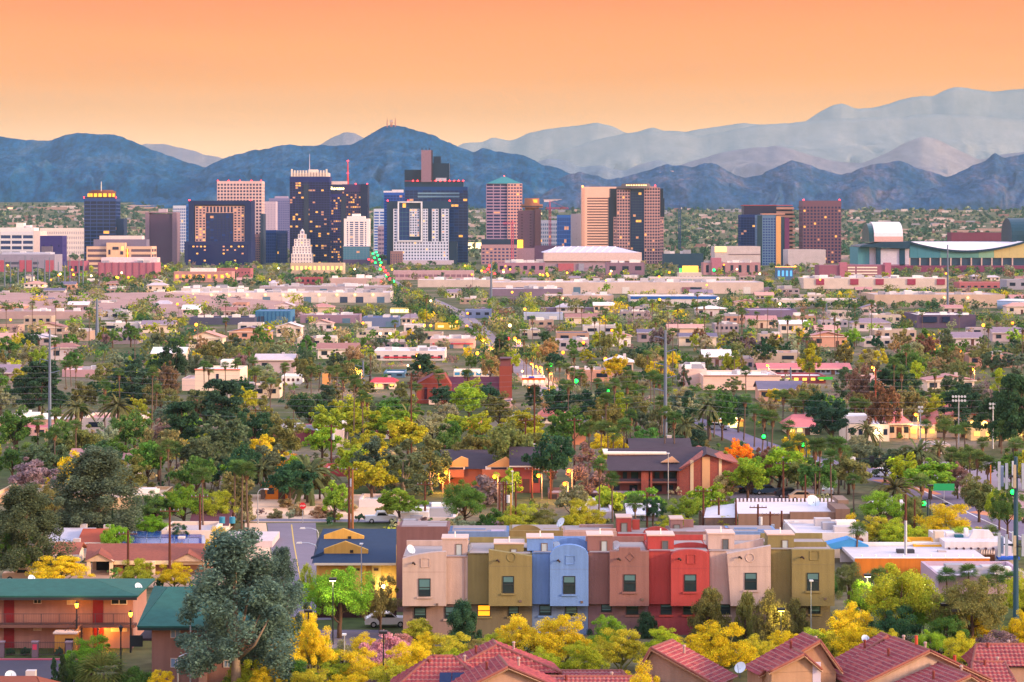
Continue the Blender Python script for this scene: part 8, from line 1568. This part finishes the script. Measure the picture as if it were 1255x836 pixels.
for a, b, c, l, lit in ((378, 750, 822, 'dark square headed lamp post among yellow green bushes', 0), (408, 711, 790, 'dark lamp post lighting the yellow green tree', '#fff0a0'), (470, 776, 850, 'dark lamp post among pink flowered and golden shrubs', 0), (957, 748, 800, 'lamp post glowing yellow before the drooping acacias', '#ffe060'), (1063, 706, 770, 'dark lamp post at the bright green tree beyond the townhouses', '#f8ff90'), (1132, 716, 780, 'dark lamp post inside the big olive tree', '#f4ff80'), (1157, 742, 800, 'dark lamp post, left of the pair by the olive tree', 0), (1171, 749, 806, 'dark lamp post, right of the pair by the olive tree', 0), (1140, 596, 650, 'thin dark lamp post beside the golden tree, left of two', 0), (1158, 618, 660, 'thin dark lamp post before the golden tree', 0)):
    Y = gY(c); t = thing('lamp_post', l, 'lamp post', (gX(a, Y), Y, 0)); H = gZ(b, Y); MB().tube([(0, 0, 0), (0, 0, H)], [.07, .06], 8).build('pole', dk, t); hd = bx('lamp_head', (-.35, .35, -.5, .2, H, H + .22), dk, t)
    if lit:
        bx('lens', (-.28, .28, -.42, .12, H - .05, H - .004), E(lit, 14), hd); q = bpy.data.lights.new('lamp', 'POINT'); q.energy = 420; q.color = lin(lit); q.shadow_soft_size = .3; lo = link('lamp_light', q, t, (0, -.3, H - .3))
for a, b, c, l, lit in ((94, 741, 800, 'black carriage lamp post glowing amber before the stair', 1), (160, 752, 800, 'black carriage lamp glowing amber by the end of the walkway', 1), (148, 770, 822, 'black unlit carriage lamp post beside the green bushes', 0)):
    Y = gY(c); t = thing('lamp_post', l, 'lamp post', (gX(a, Y), Y, 0)); H = gZ(b, Y); MB().tube([(0, 0, 0), (0, 0, H - .3)], [.09, .06], 8).build('pole', dk, t); lan = MB().cyl(0, 0, H - .3, H + .1, .1, .19, 6).build('lantern', E('#ff9a20', 12) if lit else G('#30343c'), t); MB().cyl(0, 0, H + .1, H + .32, .24, .02, 6).build('lantern_cap', dk, lan)
    if lit: q = bpy.data.lights.new('lamp', 'POINT'); q.energy = 90; q.color = (1, .42, .06); q.shadow_soft_size = .2; link('lamp_light', q, t, (0, .3, H - .1))
q = bpy.data.lights.new('lamp', 'POINT'); q.energy = 300; q.color = (1, .42, .06); q.shadow_soft_size = .2
t = thing('wall_light', 'amber ceiling light under the walkway beside the maroon door', 'lamp', (gX(128, 242.2), 242.2, gZ(766, 242.2))); MB().ball(0, 0, 0, .1).build('globe', E('#ff9a20', 12), t); link('lamp_light', q, t, (0, -.2, -.25))
for px, Y, z, e, l in ((470, 264.0, 1.3, 200, 'bright white wall light on the yellow house'), (700, 388, 3.5, 0, '')):
    if e: t = thing('wall_light', l, 'lamp', (gX(px, Y + 12), Y + 11.6, z)); MB().ball(0, 0, 0, .2).build('globe', E('#fff4c8', 16), t); q = bpy.data.lights.new('lamp', 'POINT'); q.energy = e; q.color = (1, .85, .45); link('lamp_light', q, t, (0, -.6, 0))
# field floodlights, signs, mobile mast
def floodlight(px, pt, pb, n, label):
    Y = gY(pb); H = gZ(pt, Y); t = thing('floodlight_mast', label, 'floodlight', (gX(px, Y), Y, 0)); MB().tube([(0, 0, 0), (0, 0, H)], [.16, .09], 8).build('pole', galv, t)
    for k in range(2):
        bx('bracket', (-n * .28, n * .28, -.05, .05, H - .35 - k * .75, H - .28 - k * .75), dk, t)
        for i in range(n): x = (i - (n - 1) / 2) * .55; MB().tube([(x, .1, H - .05 - k * .75), (x, -.35, H - .15 - k * .75)], [.12, .24], 8).build('floodlight', M('#c8d0d8', .3), t)
floodlight(1175, 485, 545, 5, 'tall field floodlight mast with two rows of lamps'); floodlight(1217, 494, 550, 3, 'smaller field floodlight mast at the right'); floodlight(1128, 498, 545, 2, 'small pole with two floodlights beside the pyramid roof')
def sign(px, pr, pb, w, h, col, label, body=None, tcol='#f0f0e8', shape='rect', fs=.3, name='road_sign'):
    Y = gY(pb); H = gZ(pr, Y); t = thing(name, label, 'sign', (gX(px, Y), Y, 0)); MB().tube([(0, .05, 0), (0, .05, H)], .05, 6).build('post', galv, t); m = M(col, .5)
    if shape == 'rect': pn = bx('panel', (-w / 2, w / 2, -.04, 0, H - h / 2, H + h / 2), m, t)
    else:
        n = 8 if shape == 'oct' else 4; off = math.pi / 8 if n == 8 else 0; pn = MB().prism([(w / 2 * math.cos(off + i * 2 * math.pi / n), H + w / 2 * math.sin(off + i * 2 * math.pi / n)) for i in range(n)], -.04, 0).build('panel', m, t)
    if body: lettering(text(body, fs), 'lettering', M(tcol, .5), pn, (0, -.06, H))
    return t
sign(371, 620, 641, .95, .95, '#c81c28', 'red octagonal stop sign at the street corner', 'STOP', shape='oct', fs=.3, name='stop_sign')
sign(1157, 597, 622, 3.0, 1.0, '#1c9a5c', 'wide green direction sign on the boulevard'); sign(1213, 604, 628, .7, 1.5, '#d8f0e0', 'tall white and green sign beside the boulevard'); sign(1226.5, 607, 628, .95, .95, '#f09018', 'orange diamond warning sign beside the boulevard', shape='dia')
Y = gY(595); t = thing('traffic_signal', 'dark mast arm with a yellow street sign over the boulevard', 'traffic signal', (gX(1031, Y), Y, 0)); z = gZ(563.5, Y); MB().tube([(0, 0, 0), (0, 0, z), (.2, 0, z + .1), (9, 0, z + .25)], [.16, .12, .1, .06], 8).build('mast_arm', dk, t)
bx('street_sign', (7.4, 9.4, -.12, -.06, z + .05, z + .45), E('#c8e818', .8), t); bx('white_sign', (1.4, 2.2, -.12, -.06, z - .3, z + .5), M('#e8e8f0'), t); bx('housing', (4.4, 5.1, -.3, .1, z - .4, z + .6), dk, t)
Y = gY(765); t = thing('mobile_mast', 'dark blue mobile phone mast with two tiers of white antennas', 'mobile mast', (gX(1245, Y), Y, 0)); mm = M('#23485c', .5); H = gZ(560, Y); MB().tube([(0, 0, 0), (0, 0, H)], [.3, .2], 12).build('pole', mm, t); MB().tube([(-.3, -.2, H), (-.3, -.2, H + .9)], .05, 6).build('whip', dk, t)
for r0, hh in ((584, 2.6), (668, 2.2)):
    z = gZ(r0, Y); mb = MB()
    for k in range(3): an = k * 2.094 + .6; mb.tube([(0, 0, z), (1.5 * math.cos(an), 1.5 * math.sin(an), z)], .06, 6); a2 = an + 2.094; mb.tube([(1.5 * math.cos(an), 1.5 * math.sin(an), z), (1.5 * math.cos(a2), 1.5 * math.sin(a2), z)], .05, 6)
    mb.build('platform', dk, t)
    for x, y, s_, c in ((-1.85, -.9, 1.1, '#9aa4b4'), (-1.15, -1.1, 1.0, '#8c98b0'), (-1.5, -.6, .8, '#8aa0c0'), (-.35, -1.2, .9, '#a89c88'), (.5, -1.1, 1, '#9aa4b4'), (1.2, -.6, 1, '#8c98a8'), (.0, 1.3, 1, '#b8c0d0')):
        MB().box(x - .14, x + .14, y - .09, y + .09, z - hh * .45 * s_, z + hh * .55 * s_).build('antenna', M(c, .5), t)
# ------------------------------------------------------------------ cars
def car(label, px, pb, col, rz=0.0, pickup=False, group='parked cars'):
    Y = gY(pb); t = thing('pickup_truck' if pickup else 'parked_car', label, 'car' if not pickup else 'pickup', (gX(px, Y), Y, 0), R(rz), group); m = M(col, .3, .03, 1, 0, .2)
    pr_ = [(-2.2, .35), (2.2, .35), (2.25, .75), (1.9, .95), (.95, 1.02)] + ([(.55, 1.55), (-.5, 1.58), (-.75, 1.02), (-2.2, 1.0)] if pickup else [(.45, 1.45), (-1.2, 1.47), (-1.9, 1.0), (-2.2, .95)])
    MB().prism(pr_, -.85, .85).build('body', m, t)
    for sg in (-1, 1):
        y0, y1 = (.853, .87) if sg > 0 else (-.87, -.853); gl = [(.85, 1.03), (.45, 1.38), (-.45 if pickup else -1.1, 1.4), (-.6 if pickup else -1.6, 1.03)]; MB().prism(gl[::-1], y0, y1).build('side_window', G('#10161e'), t)
    MB().poly([(.98, -.75, 1.04), (.98, .75, 1.04), (.5, .72, 1.42), (.5, -.72, 1.42)]).build('windscreen', G('#10161e'), t)
    for x in (-1.35, 1.35):
        for y in (-.78, .78): w = MB().tube([(x, y - .1, .32), (x, y + .1, .32)], .32, 14).build('wheel', M('#15151a', .8), t); MB().tube([(x, y - .115 if y < 0 else y + .101, .32), (x, y - .101 if y < 0 else y + .115, .32)], .18, 10).build('rim', galv, w)
    for y in (-.6, .6): bx('tail_light', (-2.24, -2.2, y - .15, y + .15, .72, .88), M('#a01018', .3), t); bx('headlight', (2.24, 2.27, y - .16, y + .16, .6, .74), M('#e8ecf0', .2), t)
    return t
car('white pickup parked beside the bright green round tree', 467, 640.5, '#d8e0e8', 8, True)
for i, (px, pb, c, w_) in enumerate([(905, 600, '#c8ccd4', 'silver'), (914, 603, '#1c2430', 'black'), (924, 600, '#7a1c24', 'maroon'), (932, 604, '#e8e8ec', 'white'), (941, 606, '#3a5068', 'blue'), (1015, 606, '#d8d8dc', 'pale grey'), (968, 610, '#2a2e3a', 'dark grey'), (985, 614, '#c4a890', 'beige')]): car(f'{w_} car parked between the brick flats and the palm row', px, pb, c, SH_.choice([0, 60, 80, 200]))
for i, (px, pb, c, w_) in enumerate([(660, 560, '#e0e0e4', 'white'), (670, 556, '#38485c', 'blue grey'), (1150, 580, '#8a2028', 'red'), (1140, 577, '#2c3440', 'dark')]): car(f'{w_} car parked {"by the pink hip roof bungalow" if i < 2 else "under trees beyond the boulevard"}', px, pb, c, 90 * (i % 2))
car('tan pickup beside the yellow palo verde above the salmon apartments', 28, 712, '#c0a088', 4, True); car('white van roofed car beyond the terracotta roof', 1128, 800, '#dcdce0', 0); car('dark car under the bushes beyond the terracotta roof', 1118, 803, '#2a2c34', 0); car('white sedan half hidden behind the thin olive tree', 474, 768, '#e4e8ea', 5)
for i, (px, pb) in enumerate([(1085, 585), (1112, 594), (880, 527), (700, 497), (585, 402)]): car(f'{["white", "dark blue", "silver", "red", "black"][i]} car driving on the {["boulevard bend", "boulevard below the palms", "road by the yellow drive in", "road below the signals", "diagonal street"][i]}', px, pb, ['#e4e4e8', '#22304c', '#a8acb4', '#8c1c22', '#1a1c20'][i], -25, False, 'moving cars')
